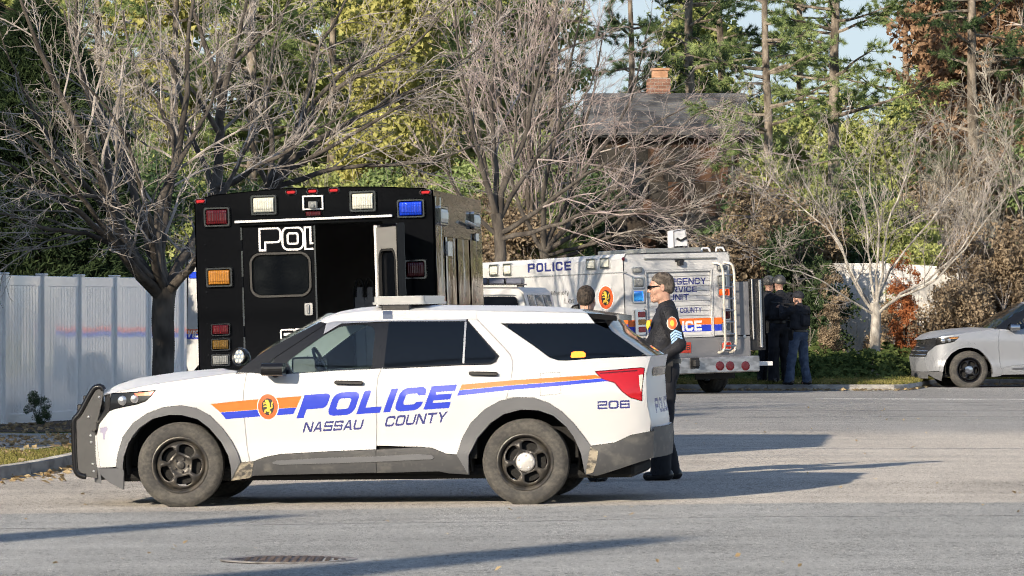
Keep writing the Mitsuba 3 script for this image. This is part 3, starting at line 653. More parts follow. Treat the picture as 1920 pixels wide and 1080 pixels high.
def emblem(parent, place, M, s):
    """An oval county crest: orange ring, dark field, gold heraldic beast; place(shape, lift) bends a shape onto the surface."""
    oval = lambda a, b: affinity.scale(Point(0, 0).buffer(1, quad_segs=12), a * s, b * s)
    e = part(parent, 'emblem', place(oval(.86, 1.06), .0), 'white_vinyl', 35, M=M)
    part(e, 'ring', place(oval(.80, 1.0), .0006), 'emblem_orange', 35, M=M)
    part(e, 'field', place(oval(.50, .66), .0012), 'emblem_dark', 35, M=M)
    beast = unary_union([LineString(q).buffer(w, quad_segs=3) for q, w in (
        ([(-.05, .42), (.02, .2), (.05, -.1), (.0, -.3)], .13), ([(-.05, .42), (-.14, .45)], .10), ([(0, .2), (-.3, .3), (-.34, .2)], .05), ([(.02, .05), (-.32, .02)], .05), ([(.05, -.2), (-.22, -.28), (-.25, -.45)], .06),
        ([(.05, -.3), (.2, -.42), (.12, -.55)], .06), ([(.08, -.2), (.34, -.05), (.3, .2), (.38, .36)], .045))])
    part(e, 'beast', place(affinity.scale(beast, s, s, origin=(0, 0)), .0018), 'emblem_gold', 35, M=M)
_c = dig([(502.5, 762.5)])[0]
emblem(hero, lambda sh, l: on_side(affinity.translate(sh, *_c), .0028 + l, .04), SUV.M, .110)
# on the tail
tz = digc([(1235, 767)], 0)[0][1]
def on_tail(sh, lift):
    uu = np.array([q[0] for q in tail_line]); zz = np.array([q[1] for q in tail_line])
    def fn(y, z):
        ue = np.interp(z, zz, uu); w = car_w(ue, z)
        return np.stack([ue + .05 * (1 - np.abs(y / w) ** 2.6) + lift, y, z], -1)
    return panel(sh, fn, (0, 0, 0), 0, .05)
part(TG, 'lettering', on_tail(fit(lettering('POLICE', 1, 1.1, .24), -.58, .58, tz - .02, tz + .11), .003), 'navy_vinyl', 35, M=SUV.M)
zt2 = digc([(1236, 694)], 0)[0][1]
part(TG, 'trim_bar', on_tail(rounded(sbox(-.62, zt2 - .04, .62, zt2 + .035), .02), .006), 'black_gloss', 35, M=SUV.M)
# push bumper
plate_px = [(139, 790), (149, 777), (172, 736), (178, 727), (186, 725), (195, 731), (191, 757), (183, 790), (181, 815), (183, 897), (161, 893.5), (147, 889), (142, 880)]
PB = thing('push_bumper', 'black steel push bumper mounted on the nose of the nearest police SUV', 'push bumper')
del labels[PB]; used.discard(PB)
pb = numbered(hero + '__push_bumper')
pl = Polygon(digc(plate_px, -.60))
v = prism(pl, -.606, -.596, 1, .002)
scene[pb] = mikit.ply(v, 'push_bar'); part(pb, 'side_plate', mirror(v), 'push_bar', M=SUV.M)
mat('push_bar', (.035, .037, .040), .5)
edge = digc([(161, 893.5), (147, 889), (141.5, 878), (138.5, 790), (149, 776), (172, 735), (178, 727), (187, 724.5), (195, 731)], -.60)
path = smooth_path([(u, -.60, z) for u, z in edge], 40)
part(pb, 'hoop', tube(path, .026, 10), 'black_gloss', 40, M=None); part(pb, 'hoop', tube(path * [1, -1, 1], .026, 10), 'black_gloss', 40)
for k in ('__hoop', '__hoop_001'): scene[pb + k]['to_world'] = T(SUV.M)
scene[pb]['to_world'] = T(SUV.M)
zs = [edge[3][1] + d for d in (-.30, -.10, .10)]
um = edge[3][0] + .05
part(pb, 'cross_bar', cat_([box(um - .02, um + .02, -.60, .60, z - .05, z + .05, .008) for z in zs] + [box(um - .03, um + .03, -.30, -.22, zs[0] - .2, zs[2] + .12, .006), box(um - .03, um + .03, .22, .30, zs[0] - .2, zs[2] + .12, .006), box(um, um + .3, -.3, -.22, zs[0] - .1, zs[0], .006), box(um, um + .3, .22, .3, zs[0] - .1, zs[0], .006)]), 'black_plastic', M=SUV.M)
bolts = [digc([q], -.61)[0] for q in ((166, 782), (170, 817), (171, 829), (174, 870), (176, 884), (186, 745))]
part(pb, 'bolts', cat_([xf(lathe([(.011, .01), (.011, -.004), (0, -.008)], 10), MV(None, (u, -.607, z))) for u, z in bolts]), 'aluminium', M=SUV.M, kind='stuff')
side_lamp_or_glint = panel(P_([(188, 803), (200, 799), (202, 806), (198, 811), (196, 824), (193, 824), (193, 812), (188, 811)]), side_fn(.004), _in, .008, .04)  # violet lamp reflections on the bumper, painted as a raised patch
part(hero, 'violet_glint', side_lamp_or_glint, 'glint_violet', M=SUV.M); mat('glint_violet', (.34, .32, .44), .25, 0, 1.0)
# spotlight at the windscreen base
sc_ = SUV.hit(451, 669, -.86)
F3 = np.array([-.55, -.80, .10]); F3 /= np.linalg.norm(F3)
ax = np.cross([0, 0, 1.0], F3); ax /= np.linalg.norm(ax); RS = np.stack([ax, -F3, np.cross(ax, -F3)], 1)
SP = part(hero, 'spotlight', xf(lathe([(.060, -.02), (.078, -.028), (.082, -.02), (.080, .02), (.066, .05), (.04, .085), (0, .09)], 36), MV(RS, sc_)), 'black_gloss', 40, M=SUV.M)
part(SP, 'lens', xf(lathe([(.072, -.016), (.05, -.020), (0, -.021)], 36), MV(RS, sc_)), 'lamp_reflector', 40, M=SUV.M)
part(SP, 'bulbs', cat_([xf(lathe([(.017, -.016), (.015, -.024), (.004, -.027), (0, -.027)], 14), MV(RS, sc_ + RS @ np.array([.043 * math.cos(a), 0, .043 * math.sin(a)]) * (k > 0))) for k, a in enumerate(np.arange(7) * math.pi / 3)]), 'clear_lens', 40, M=SUV.M, kind='stuff')
part(SP, 'stalk', tube([sc_ + [.02, .04, -.05], sc_ + [.08, .12, -.10], sc_ + [.10, .2, -.13]], .016), 'black_plastic', 40, M=SUV.M)
# roof light bar, its feet and the strap on the drip rail
lb0, lb1 = digc([(714, 567)], -.55)[0], digc([(790, 567)], -.55)[0]
LB = part(hero, 'light_bar', cat_([prism(sbox(lb0[0], -.62, lb1[0], .62).buffer(.06, quad_segs=6), lb0[1] - .02, lb0[1] + .002, 2, .0), prism(sbox(lb0[0], -.62, lb1[0], .62).buffer(.045, quad_segs=6), lb0[1] + .002, lb0[1] + .05, 2, 0)]), 'light_bar_shell', 30, M=SUV.M)
mat('light_bar_shell', (.38, .39, .39), .22, 0, .8)
for s in (-1, 1): part(LB, 'foot', box((lb0[0] + lb1[0]) / 2 - .15, (lb0[0] + lb1[0]) / 2 + .10, s * .66 - .05, s * .66 + .05, lb0[1] - .085, lb0[1] - .02, .01), 'black_plastic', M=SUV.M)
for k in range(4): part(LB, 'lens', prism(sbox(lb0[0] - .01, -.58 + .3 * k, lb1[0] + .01, -.32 + .3 * k).buffer(.02), lb0[1] + .006, lb0[1] + .054, 2, 0), 'grey_lens' if k in (1, 2) else 'light_bar_shell', M=SUV.M)
strap = P_([(718, 583), (736, 583), (736.5, 598), (718.5, 598)])
part(LB, 'strap', on_side(strap, .004), 'aluminium', M=SUV.M)
an = digc([(1056, 586), (1088, 582)], -.1)
u0, z0 = an[0]; u1 = an[1][0]
part(hero, 'antenna', prism(Polygon([(u0 - .01, z0 - .02), (u1, z0 - .03), (u1 - .005, z0 + .075), (u0 + .09, z0 + .06), (u0 + .06, z0 + .022), (u0, z0 + .012)]), -.16, -.06, 1, .012), 'black_plastic', M=SUV.M)
wl = panel(rounded(P_([(1070, 671.5), (1071, 661), (1078, 658.5), (1092, 658.5), (1098, 662), (1098, 669.5)]), .012), side_fn(.000), _in, .006, .05)
k = part(hero, 'warning_light', wl, 'lamp_amber', M=SUV.M, label='lit amber warning light in the rear side window'); scene[k]['emitter'] = EM_AMBER
# ------------------------------------------------------------------ the black rescue truck, its rear door open
TR = Frame([-1.991, 46.5, .035], math.radians(5.4), .030, 0)
def rect(F, px0, py0, px1, py1, y=0.0, axis=1):
    a, b = F.hit(px0, py0, y, axis), F.hit(px1, py0, y, axis); c, d = F.hit(px1, py1, y, axis), F.hit(px0, py1, y, axis)
    o = [0, 2] if axis == 1 else [1, 2]
    q = np.array([a[o], b[o], c[o], d[o]])
    return (q[[0, 3], 0].mean(), q[[1, 2], 0].mean(), q[[2, 3], 1].mean(), q[[0, 1], 1].mean())       # x0, x1, z0, z1
def pts(F, P, y=0.0, axis=1): return [tuple(F.hit(px, py, y, axis)[[0, 2] if axis == 1 else [1, 2]]) for px, py in P]
truck = thing('rescue_truck', 'black police rescue truck seen from the rear with its right rear door open', 'rescue truck')
L_TR = 4.75
top = pts(TR, [(364, 381), (375, 372), (400, 365), (525, 353), (655, 349.6), (710, 349.6), (795, 352.5), (812, 356)])
xl, xr = -1.148, 1.287
top = [(min(max(x, xl), xr), z) for x, z in top]; top[0] = (xl, top[0][1]); top[-1] = (xr, top[-1][1])
out = Polygon([(xl, .62)] + top + [(xr, .62)])
ox0, _, _, oz1 = rect(TR, 455, 423, 590, 600); ox1 = rect(TR, 714, 423, 716, 600)[0]
opening = sbox(ox0, .75, ox1 + .02, oz1)
xm = TR.hit(592.5, 520, 0)[0]
room = sbox(xl + .06, .70, xr - .06, top[2][1] - .12)
part(truck, 'box_shell', cat_([prism(out.difference(opening), 0, .05, 1, .012), prism(out.difference(room), .05, L_TR - .05, 1, 0), prism(out, L_TR - .05, L_TR, 1, 0)]), 'paint_black', M=TR.M)
part(truck, 'interior', cat_([prism(room.buffer(-.004).difference(room.buffer(-.03)), .06, 3.4, 1), box(xl + .1, xr - .1, 3.3, 3.35, .72, 2.6), box(xl + .1, xr - .1, .07, 3.3, .70, .74)]), 'truck_inside', M=TR.M)
mat('truck_inside', (.17, .17, .172), .7)
ld = sbox(ox0 + .006, .76, xm - .004, oz1 - .006)
wx0, wx1, wz0, wz1 = rect(TR, 473, 477, 580, 553)
lw = sbox(wx0, wz0, wx1, wz1).buffer(-.09).buffer(.09, quad_segs=6)
LD = part(truck, 'left_door', prism(ld.difference(lw), -.012, .045, 1, .006), 'paint_black', M=TR.M)
part(LD, 'window', prism(lw, .004, .02, 1), 'window_dark', M=TR.M)
part(LD, 'window_gasket', prism(lw.buffer(.028).difference(lw.buffer(-.006)), -.026, .0, 1, .006), 'rubber_trim', M=TR.M)
hx0, hx1, hz0, hz1 = rect(TR, 571, 567, 588, 592)
part(LD, 'handle', cat_([rbox(hx0, hx1, -.028, -.01, hz0, hz1, .02), box(hx0 + .03, hx0 + .055, -.05, -.028, hz0 + .02, hz1 - .02, .006)]), 'aluminium', M=TR.M)
def outline_text(s, w): return s.buffer(w * .5, join_style=2).difference(s.buffer(-w * .5, join_style=2))
a = rect(TR, 487, 427, 596, 468)
s = fit(lettering('POLICE', 1, 1.12, .29, .10), 0, 2.02 * (a[1] - a[0]) * .985, 0, a[3] - a[2]); s = affinity.translate(s, a[0], a[2])
ol = outline_text(s, .020)
part(LD, 'lettering', prism(ol.intersection(ld.buffer(-.012)), -.0145, -.0122, 1), 'white_vinyl', M=TR.M, label='white outlined letters POL')
a2 = rect(TR, 527, 617, 590, 646)
s2 = affinity.translate(fit(lettering('SPECIAL', 1, 1.0, .30, .08), 0, .62 * 1.55, 0, a2[3] - a2[2]), a2[0], a2[2])
part(LD, 'lettering', prism(outline_text(s2, .016).intersection(ld.buffer(-.012)), -.0145, -.0122, 1), 'white_vinyl', M=TR.M, label='white outlined letters SP')
for z in (.95, 1.45, 1.95, 2.32):
    part(truck, 'hinge', cat_([box(ox0 - .045, ox0 + .045, -.016, -.0135, z - .05, z + .05, .001), tube([(ox0, -.022, z - .055), (ox0, -.022, z + .055)], .010, 8)]), 'paint_black', M=TR.M)
for z in np.arange(.9, 2.5, .16): part(truck, 'rivet', xf(lathe([(.010, .002), (.008, -.004), (0, -.006)], 8), MV(None, (xl + .10, 0, z))), 'paint_black', M=TR.M)
for x in (ox0, xm):
    part(truck, 'door_trim', box(x - .008, x + .008, -.018, -.0125, .78, oz1 - .01), 'chrome', M=TR.M)
# the open right door, turned well past square, its grey inside showing
DW, DH = ox1 - xm - .01, oz1 - .02
th = math.radians(117)
DM = TR.M @ MV(Rz(th), (ox1 + .012, -.015, 0))         # door local: x from the hinge, inner face at +y side
dwin = sbox(-DW + .08, 1.55, -.12, 2.22).buffer(-.10).buffer(.10, quad_segs=5)
dp = sbox(-DW, .76, 0, DH)
RD_ = part(truck, 'right_door', prism(dp.difference(dwin), -.012, .045, 1, .006), 'paint_black', M=DM)
part(RD_, 'inner_panel', prism(dp.buffer(-.03, join_style=2).difference(dwin.buffer(.012)), .062, .046, 1, .006), 'paint_grey_light', M=DM); mat('paint_grey_light', (.21, .21, .205), .4)
part(RD_, 'edge_trim', box(-DW - .006, -DW + .02, -.014, .064, .80, DH - .01, .003), 'paint_black', M=DM)
part(RD_, 'sunlit_jamb', box(-.035, -.004, .046, .075, .80, DH - .01, .003), 'white_vinyl', M=DM)  # white edge stands in for sunlight on the door jamb
part(RD_, 'window', prism(dwin.buffer(.006), .01, .03, 1), 'window_dark', M=DM)
part(RD_, 'window_gasket', prism(dwin.buffer(.022).difference(dwin.buffer(-.008)), .07, .046, 1, .004), 'rubber_trim', M=DM)
def lamp(root, F, r, lens, bezel='chrome', y=0.0, depth=.05, rr=.025, emit=None, axis=1, sgn=-1):
    """A rectangular warning lamp in a bezel: r = (x0, x1, z0, z1) on the face at y."""
    x0, x1, z0, z1 = r; bw = .13 * min(x1 - x0, z1 - z0)
    o = sbox(x0, z0, x1, z1).buffer(-rr).buffer(rr, quad_segs=4); i = sbox(x0 + bw, z0 + bw, x1 - bw, z1 - bw).buffer(-rr * .6).buffer(rr * .6, quad_segs=4)
    k = part(root, 'lamp', prism(o.difference(i), y + sgn * depth * .7, y - sgn * .004, axis, .006), bezel, M=F.M)
    cx_, cz = (x0 + x1) / 2, (z0 + z1) / 2; hx, hz = (x1 - x0) / 2 - bw - .0005, (z1 - z0) / 2 - bw - .0005
    def dome(U, V):
        b = np.clip(1 - U ** 8, 0, 1) * np.clip(1 - V ** 8, 0, 1); d = y + sgn * depth * (.25 + .75 * b ** .5 * (1 - .22 * (np.abs(V) > .5)) + .07 * b * np.sin(U * 30))
        return np.stack([cx_ + U * hx, d, cz + V * hz], -1) if axis == 1 else np.stack([d, cx_ + U * hx, cz + V * hz], -1)
    g = part(k, 'lens', surf(dome, np.linspace(-1, 1, 41), np.linspace(-1, 1, 17)), lens, 25, M=F.M)
    if emit: scene[g]['emitter'] = emit
    return k
for r, m in (((382, 388, 432, 426), 'red_lens_dark'), ((470, 365, 520, 404), 'clear_lens'), ((655, 357, 706, 398), 'clear_lens'), ((744, 373, 797, 409), 'blue_lens'), ((386, 501, 437, 539), 'amber_lens'),
             ((396, 606, 433, 630), 'red_lens_dark'), ((396, 634, 433, 658), 'amber_dark'), ((396, 663, 433, 687), 'grey_lens'), ((758, 486, 801, 524), 'red_lens_dark')):
    lamp(truck, TR, rect(TR, *r), m)
mat('amber_dark', (.13, .075, .015), .15, 0, 1.0)
for px, py in ((376, 377.5), (546, 360.5), (586, 358.5), (626, 357), (798, 360.5)):
    x, _, z = TR.hit(px, py, 0)
    o = sbox(x - .03, z - .002, x + .03, z + .002)
    k = part(truck, 'marker_light', prism(o.buffer(.027, quad_segs=6).difference(o.buffer(.019)), -.02, .01, 1, .004), 'white_vinyl', M=TR.M)
    part(k, 'lens', prism(o.buffer(.0188, quad_segs=5), -.03, .0, 1, .008), 'red_lens', M=TR.M)
x0, x1, z0, z1 = rect(TR, 567, 366, 607, 394)
cf = sbox(x0, z0, x1, z1)
k = part(truck, 'camera_frame', prism(cf.difference(cf.buffer(-.02, join_style=2)), -.03, .0, 1, .003), 'white_vinyl', M=TR.M)
x0, x1, z0, z1 = rect(TR, 580, 378, 596, 394)
part(k, 'camera', cat_([box(x0, x1, -.09, -.0, z0 + .02, z1, .006), xf(lathe([(.022, .0), (.022, -.02), (.012, -.024), (0, -.02)], 14), MV(None, ((x0 + x1) / 2, -.085, (z0 + z1) / 2)))]), 'grey_lens', M=TR.M)
k2 = rect(TR, 572, 395, 604, 406); lamp(truck, TR, k2, 'red_lens_dark', depth=.035, rr=.015)
a, b = TR.hit(441, 416.5, 0), TR.hit(736, 404.5, 0)
part(truck, 'drip_rail', cat_([xf(box(0, b[0] - a[0], -.05, 0, -.012, .012, .003), MV(Ry(-math.atan2(b[2] - a[2], b[0] - a[0])), a))]), 'white_vinyl', M=TR.M)
part(truck, 'rear_bumper', cat_([box(-1.15, 1.15, -.32, 0, .48, .62, .02), box(-1.0, 1.0, -.28, -.02, .62, .635)]), 'aluminium', M=TR.M)
part(truck, 'chassis', cat_([box(-.5, .5, .1, 8.2, .5, .62, .02), box(-1.1, 1.1, 1.0, 1.1, .35, .62)]), 'underbody', M=TR.M)
for sx in (-1, 1):
    for yy in (1.2, 5.6): put_wheel(truck, TR.M @ MV(Rz(-sx * math.pi / 2 * 0) @ Rz(math.pi / 2 * sx) @ np.eye(3), (sx * 1.0, yy, .42 - .03)) @ MV(np.eye(3) * 1.1), False)
part(truck, 'cab', cat_([prism(Polygon([(L_TR + .05, .6), (L_TR + .05, 2.25), (L_TR + 1.1, 2.25), (L_TR + 1.9, 1.5), (L_TR + 3.1, 1.3), (L_TR + 3.2, .6)]), -.98, .98, 0, .04)]), 'paint_black', M=TR.M)
# right flank: compartment doors, lamps, a handle
sx = xr
for (p0, p1) in ((832, 851), (854.5, 876), (878.5, 893)):
    y0 = TR.hit(p0, 460, sx, 0)[1]; y1 = TR.hit(p1, 460, sx, 0)[1]
    part(truck, 'side_door', prism(sbox(y0, .8, y1, 2.36), sx + .018, sx - .002, 0, .005), 'paint_black_wavy', M=TR.M)
mat('paint_black_wavy', (.004, .004, .005), .05, 0, .15, spec=.36, bump=proc(lambda p, n, uv: fbm(p.y * 5, p.z * .8, 3, 3), .02), bscale=.010)
part(truck, 'side_panel', prism(sbox(.02, .66, TR.hit(830.5, 460, sx, 0)[1], top[-1][1] - .06), sx + .012, sx - .002, 0, .004), 'paint_black_wavy', M=TR.M)
for r in ((818, 387, 832, 423), (881, 398, 892.5, 430)):
    lamp(truck, TR, rect(TR, *r, sx, 0), 'clear_lens', y=sx + .012, axis=0, sgn=1, depth=.05)
for r in ((834, 453, 843, 480), (887, 438, 893, 452)):
    y0, y1, z0, z1 = rect(TR, *r, sx, 0); part(truck, 'side_handle', rbox(sx + .018, sx + .032, y0, y1, z0, z1, .02, axis=0), 'aluminium', M=TR.M)
y0, y1, z0, z1 = rect(TR, 866, 417, 882, 422, sx, 0); part(truck, 'grab_rail', tube([(sx + .05, y0, z1), (sx + .05, y1, z0)], .018), 'aluminium', 40, M=TR.M)
# gear standing in the doorway
for px in (676, 695):
    x, _, z = TR.hit(px, 575, 1.0)
    eq = thing('equipment_bag', 'grey equipment bag standing inside the black truck door ' + ('(left of two)' if px == 676 else '(right of two)'), 'bag')
    part(eq, 'body', rbox(x - .07, x + .07, .95, 1.1, .74, z + .22, .04), 'gear_grey', 40, M=TR.M); part(eq, 'strap', tube(smooth_path([(x - .04, .94, z + .1), (x - .03, .93, z + .24), (x, .95, z + .29), (x + .04, .94, z + .24), (x + .045, .94, z + .1)], 12), .012), 'black_plastic', 40, M=TR.M)
mat('gear_grey', (.30, .30, .31), .7)
# ------------------------------------------------------------------ the white service truck across the street
ES = Frame([3.216, 83.2, .094], math.radians(-23), .027, -.017)
esu = thing('service_truck', 'white police emergency service truck with roll-up rear shutter, lit lamps and a rear ladder', 'rescue truck')
HW = 1.25
tz = ES.hit(1275, 473, 0)[2]; xr_ = ES.hit(1371, 560, 0)[0]; mz = ES.hit(1275, 633, 0)[2]; zb_ = ES.hit(1300, 672, 0)[2]
body = Polygon([(-HW, mz), (-HW, tz - .10), (-HW + .06, tz), (xr_ - .05, tz), (xr_, tz - .08), (xr_, mz)])
gx0, gx1, gz0, gz1 = rect(ES, 1213, 509, 1334, 630)
recess = sbox(gx0, gz0, gx1, gz1)
part(esu, 'upper_body', cat_([prism(body.difference(recess), 0, .08, 1, .02), prism(body, .081, 8.0, 1)]), 'paint_truck_white', M=ES.M)
low = sbox(-HW, .55, HW, mz - .002)
part(esu, 'lower_body', prism(low, 0.004, 8.0, 1, .01), 'paint_grey', M=ES.M)
xg0 = ES.hit(1378, 560, 0)[0]; gt = ES.hit(1395, 527, 0)[2]
part(esu, 'side_locker', prism(Polygon([(xr_ + .004, mz - .002), (xr_ + .004, gt - .05), (xr_ + .07, gt), (HW, gt), (HW, mz - .002)]), .01, 7.5, 1, .01), 'paint_grey', M=ES.M)
part(esu, 'locker_latch', xf(lathe([(.03, .01), (.03, -.01), (0, -.012)], 14), MV(None, ES.hit(1396, 631, 0))), 'aluminium', M=ES.M)
n = 13
for k in range(n):
    z0 = gz0 + (gz1 - gz0) * k / n; z1 = gz0 + (gz1 - gz0) * (k + 1) / n
    part(esu, 'shutter_slat', cat_([box(gx0, gx1, .03, .045, z0 + .004, z1 - .004, .004)]), 'paint_truck_white', M=ES.M)
part(esu, 'shutter_frame', prism(recess.buffer(.035, join_style=2).difference(recess.buffer(-.005)), -.018, .02, 1, .006), 'paint_truck_white', M=ES.M)
def es_text(txt, px0, px1, py0, py1, m, a=1.05, t=.22, y=.026, x_on=0.0):
    r = rect(ES, px0, py0, px1, py1); s = fit(lettering(txt, 1, a, t, .14), r[0], r[1], r[2], r[3])
    part(esu, 'lettering', prism(s, y, y + .003, 1), m, M=ES.M, label='lettering ' + txt)
es_text('EMERGENCY', 1223, 1325, 521.5, 534, 'navy_vinyl'); es_text('SERVICE', 1239, 1308.5, 537.5, 548, 'navy_vinyl'); es_text('UNIT', 1255, 1293, 551.5, 563, 'navy_vinyl'); es_text('NASSAU COUNTY', 1231, 1317, 577, 587, 'navy_vinyl')
z_or, z_mid, z_bl = (ES.hit(1275, p, 0)[2] for p in (597.5, 610, 622.5))
for nm, za, zb2 in (('orange_vinyl', z_mid, z_or), ('blue_vinyl', z_bl, z_mid - .002)):
    part(esu, 'stripe', cat_([box(gx0 + .005, gx1 - .005, .0262, .029, za, zb2), box(-HW + .03, gx0 - .04, -.003, -.0005, za, zb2), box(gx1 + .04, xr_ - .15, -.003, -.0005, za, zb2)]), nm, M=ES.M)
es_text('POLICE', 1231, 1317, 602, 621, 'white_vinyl', 1.0, .27, .021)
for r, m, e in (((1184, 501, 1203, 513), 'grey_lens', None), ((1184, 519.5, 1207, 541), 'grey_lens', None), ((1184, 543, 1207, 568), 'lamp_blue', EM_BLUE), ((1343, 497, 1361, 508), 'grey_lens', None), ((1343, 516, 1361, 538), 'grey_lens', None),
                ((1345, 540, 1367, 556), 'lamp_amber', EM_AMBER), ((1352, 577, 1369, 600), 'red_lens_dark', None), ((1352, 604, 1369, 622), 'grey_lens', None), ((1351, 640, 1370, 656), 'lamp_red', EM_RED)):
    lamp(esu, ES, rect(ES, *r), m, depth=.06, emit=e, y=-.002)
cl = rect(ES, 1188, 580, 1210, 628)
k = part(esu, 'lamp_cluster', rbox(cl[0], cl[1], -.05, -.002, cl[2], cl[3], .03), 'chrome', M=ES.M)
for i in range(3):
    zc_ = cl[2] + (cl[3] - cl[2]) * (i + .7) / 3.4; part(k, 'lens', box(cl[0] + .07, cl[1] - .02, -.065, -.05, zc_ - .05, zc_ + .05, .01), ('red_lens_dark', 'amber_dark', 'red_lens_dark')[i], M=ES.M)
rl, rr_ = (ES.hit(x, 560, -.12)[0] for x in (1356.5, 1377))
lz0, lz1 = ES.hit(1360, 661, -.12)[2], ES.hit(1360, 492, -.12)[2]
LAD = part(esu, 'ladder', tube(smooth_path([(rl - .08, -.0, lz0), (rl - .02, -.10, lz0 + .04), (rl, -.14, lz0 + .2), (rl, -.14, lz1 - .2), (rl - .04, -.12, lz1 - .03), (rl - .14, -.02, lz1)], 30), .024), 'ladder_metal', 40, M=ES.M)
mat('ladder_metal', (.62, .58, .50), .35, .3)
part(LAD, 'rail', tube(smooth_path([(rr_ - .08, -.0, lz0), (rr_ - .02, -.10, lz0 + .04), (rr_, -.14, lz0 + .2), (rr_, -.14, lz1 - .2), (rr_ - .04, -.12, lz1 - .03), (rr_ - .14, -.02, lz1)], 30), .024), 'ladder_metal', 40, M=ES.M)
for i in range(7):
    z = lz0 + .12 + (lz1 - lz0 - .35) * i / 6; part(LAD, 'rung', tube([(rl, -.14, z), (rr_, -.14, z)], .016, 6), 'aluminium', M=ES.M)
r = rect(ES, 1262, 642, 1295, 662); pk = part(esu, 'licence_plate', box(r[0], r[1], -.02, .0, r[2], r[3], .004), 'plate_red', M=ES.M); mat('plate_red', (.45, .05, .03), .45)
part(pk, 'digits', prism(fit(lettering('8836', 1, .8, .2, .2), r[0] + .04, r[1] - .03, r[2] + .05, r[3] - .05), -.0235, -.0205, 1), 'emblem_dark', M=ES.M)
bz0, bz1 = ES.hit(1300, 701, -.3)[2], ES.hit(1300, 671, -.3)[2]
bm = part(esu, 'rear_bumper', box(-HW, HW, -.35, .0, bz0, bz1, .02), 'aluminium_worn', M=ES.M)
mat('aluminium_worn', grain((.36, .36, .36), (.62, .62, .62), 9, 9, 14), .38, .85)
for px in (1350, 1369, 1398):
    x, _, z = ES.hit(px, 686, -.35); part(bm, 'bumper_lamp', cat_([lathe([(0, -.358), (.05, -.358), (.085, -.352), (.085, -.34)], 20)]), 'red_lens_dark', M=ES.M @ MV(None, (x, 0, z)))
x, _, z = ES.hit(1302, 681, -.35); part(bm, 'tow_hitch', cat_([box(x - .05, x + .05, -.48, -.35, z - .06, z + .06, .01), box(x - .09, x + .09, -.37, -.35, z - .1, z + .1, .01)]), 'black_plastic', M=ES.M)
part(bm, 'mud_flap', box(.35, 1.15, .5, .52, .25, bz0), 'rubber_trim', M=ES.M); part(bm, 'mud_flap', box(-1.15, -.35, .5, .52, .25, bz0), 'rubber_trim', M=ES.M)
for s in (-1, 1):
    for yy in (1.1, 5.6):
        put_wheel(esu, ES.M @ MV(Rz(math.pi / 2 * s), (s * .98, yy, .47)) @ MV(np.eye(3) * 1.29), False, mats=('tyre', 'clear_rim', 'hubcap'))
mat('clear_rim', (.42, .41, .38), .5, .3)
part(esu, 'chassis', cat_([box(-.6, .6, .1, 7.9, .42, .56), box(-1.1, 1.1, 2.0, 4.8, .35, .55)]), 'underbody', M=ES.M)
# the open locker on the far side, its rails and step
d0 = part(esu, 'locker_door', cat_([box(HW + .02, HW + .32, .05, .09, .75, 2.05, .006)]), 'black_plastic', M=ES.M)
part(d0, 'rail', cat_([box(HW + .05, HW + .08, .0, .05, .95, 2.05, .008)]), 'aluminium', M=ES.M); part(d0, 'rail', cat_([box(HW + .20, HW + .25, .0, .05, .80, 2.03, .008)]), 'aluminium', M=ES.M)
st = rect(ES, 1407, 680, 1438, 686); part(esu, 'side_step', box(HW + .0, HW + .36, -.15, .6, st[2], st[3] + .02, .008), 'white_vinyl', M=ES.M)
# roof gear
part(esu, 'roof_tray', box(*rect(ES, 1214, 465, 1319, 472)[:2], .1, 2.2, tz, tz + .085, .01), 'grey_lens', M=ES.M)
q = pts(ES, [(1260, 433), (1283, 429), (1289, 463), (1261, 464)], .6)
fl = part(esu, 'floodlight', prism(Polygon(q), .55, .80, 1, .02), 'white_vinyl', M=ES.M)
part(fl, 'bracket', cat_([tube([(q[0][0] + .06, .54, q[0][1] - .14), (q[0][0] + .14, .53, q[0][1] - .18), (q[0][0] + .26, .54, q[0][1] - .13)], .022), box(q[0][0] + .1, q[0][0] + .2, .6, .7, tz, q[3][1] + .05)]), 'black_plastic', M=ES.M)
part(esu, 'awning_bar', tube([ES.hit(1208, 485.5, -.03), ES.hit(1342, 483.5, -.03)], .016), 'grey_lens', M=ES.M)
x, _, z = ES.hit(1275, 494, -.03); part(esu, 'rear_camera', cat_([box(x - .05, x + .05, -.09, 0, z - .035, z + .06, .01), box(x - .09, x + .09, -.02, 0, z + .03, z + .07, .005)]), 'black_plastic', M=ES.M)
for px in (1322, 1349):
    x = ES.hit(px, 470, .3)[0]; part(esu, 'roof_rail', tube(smooth_path([(x - .07, .3, tz), (x - .05, .3, tz + .07), (x + .05, .3, tz + .07), (x + .1, .3, tz)], 14), .018), 'white_vinyl', M=ES.M)
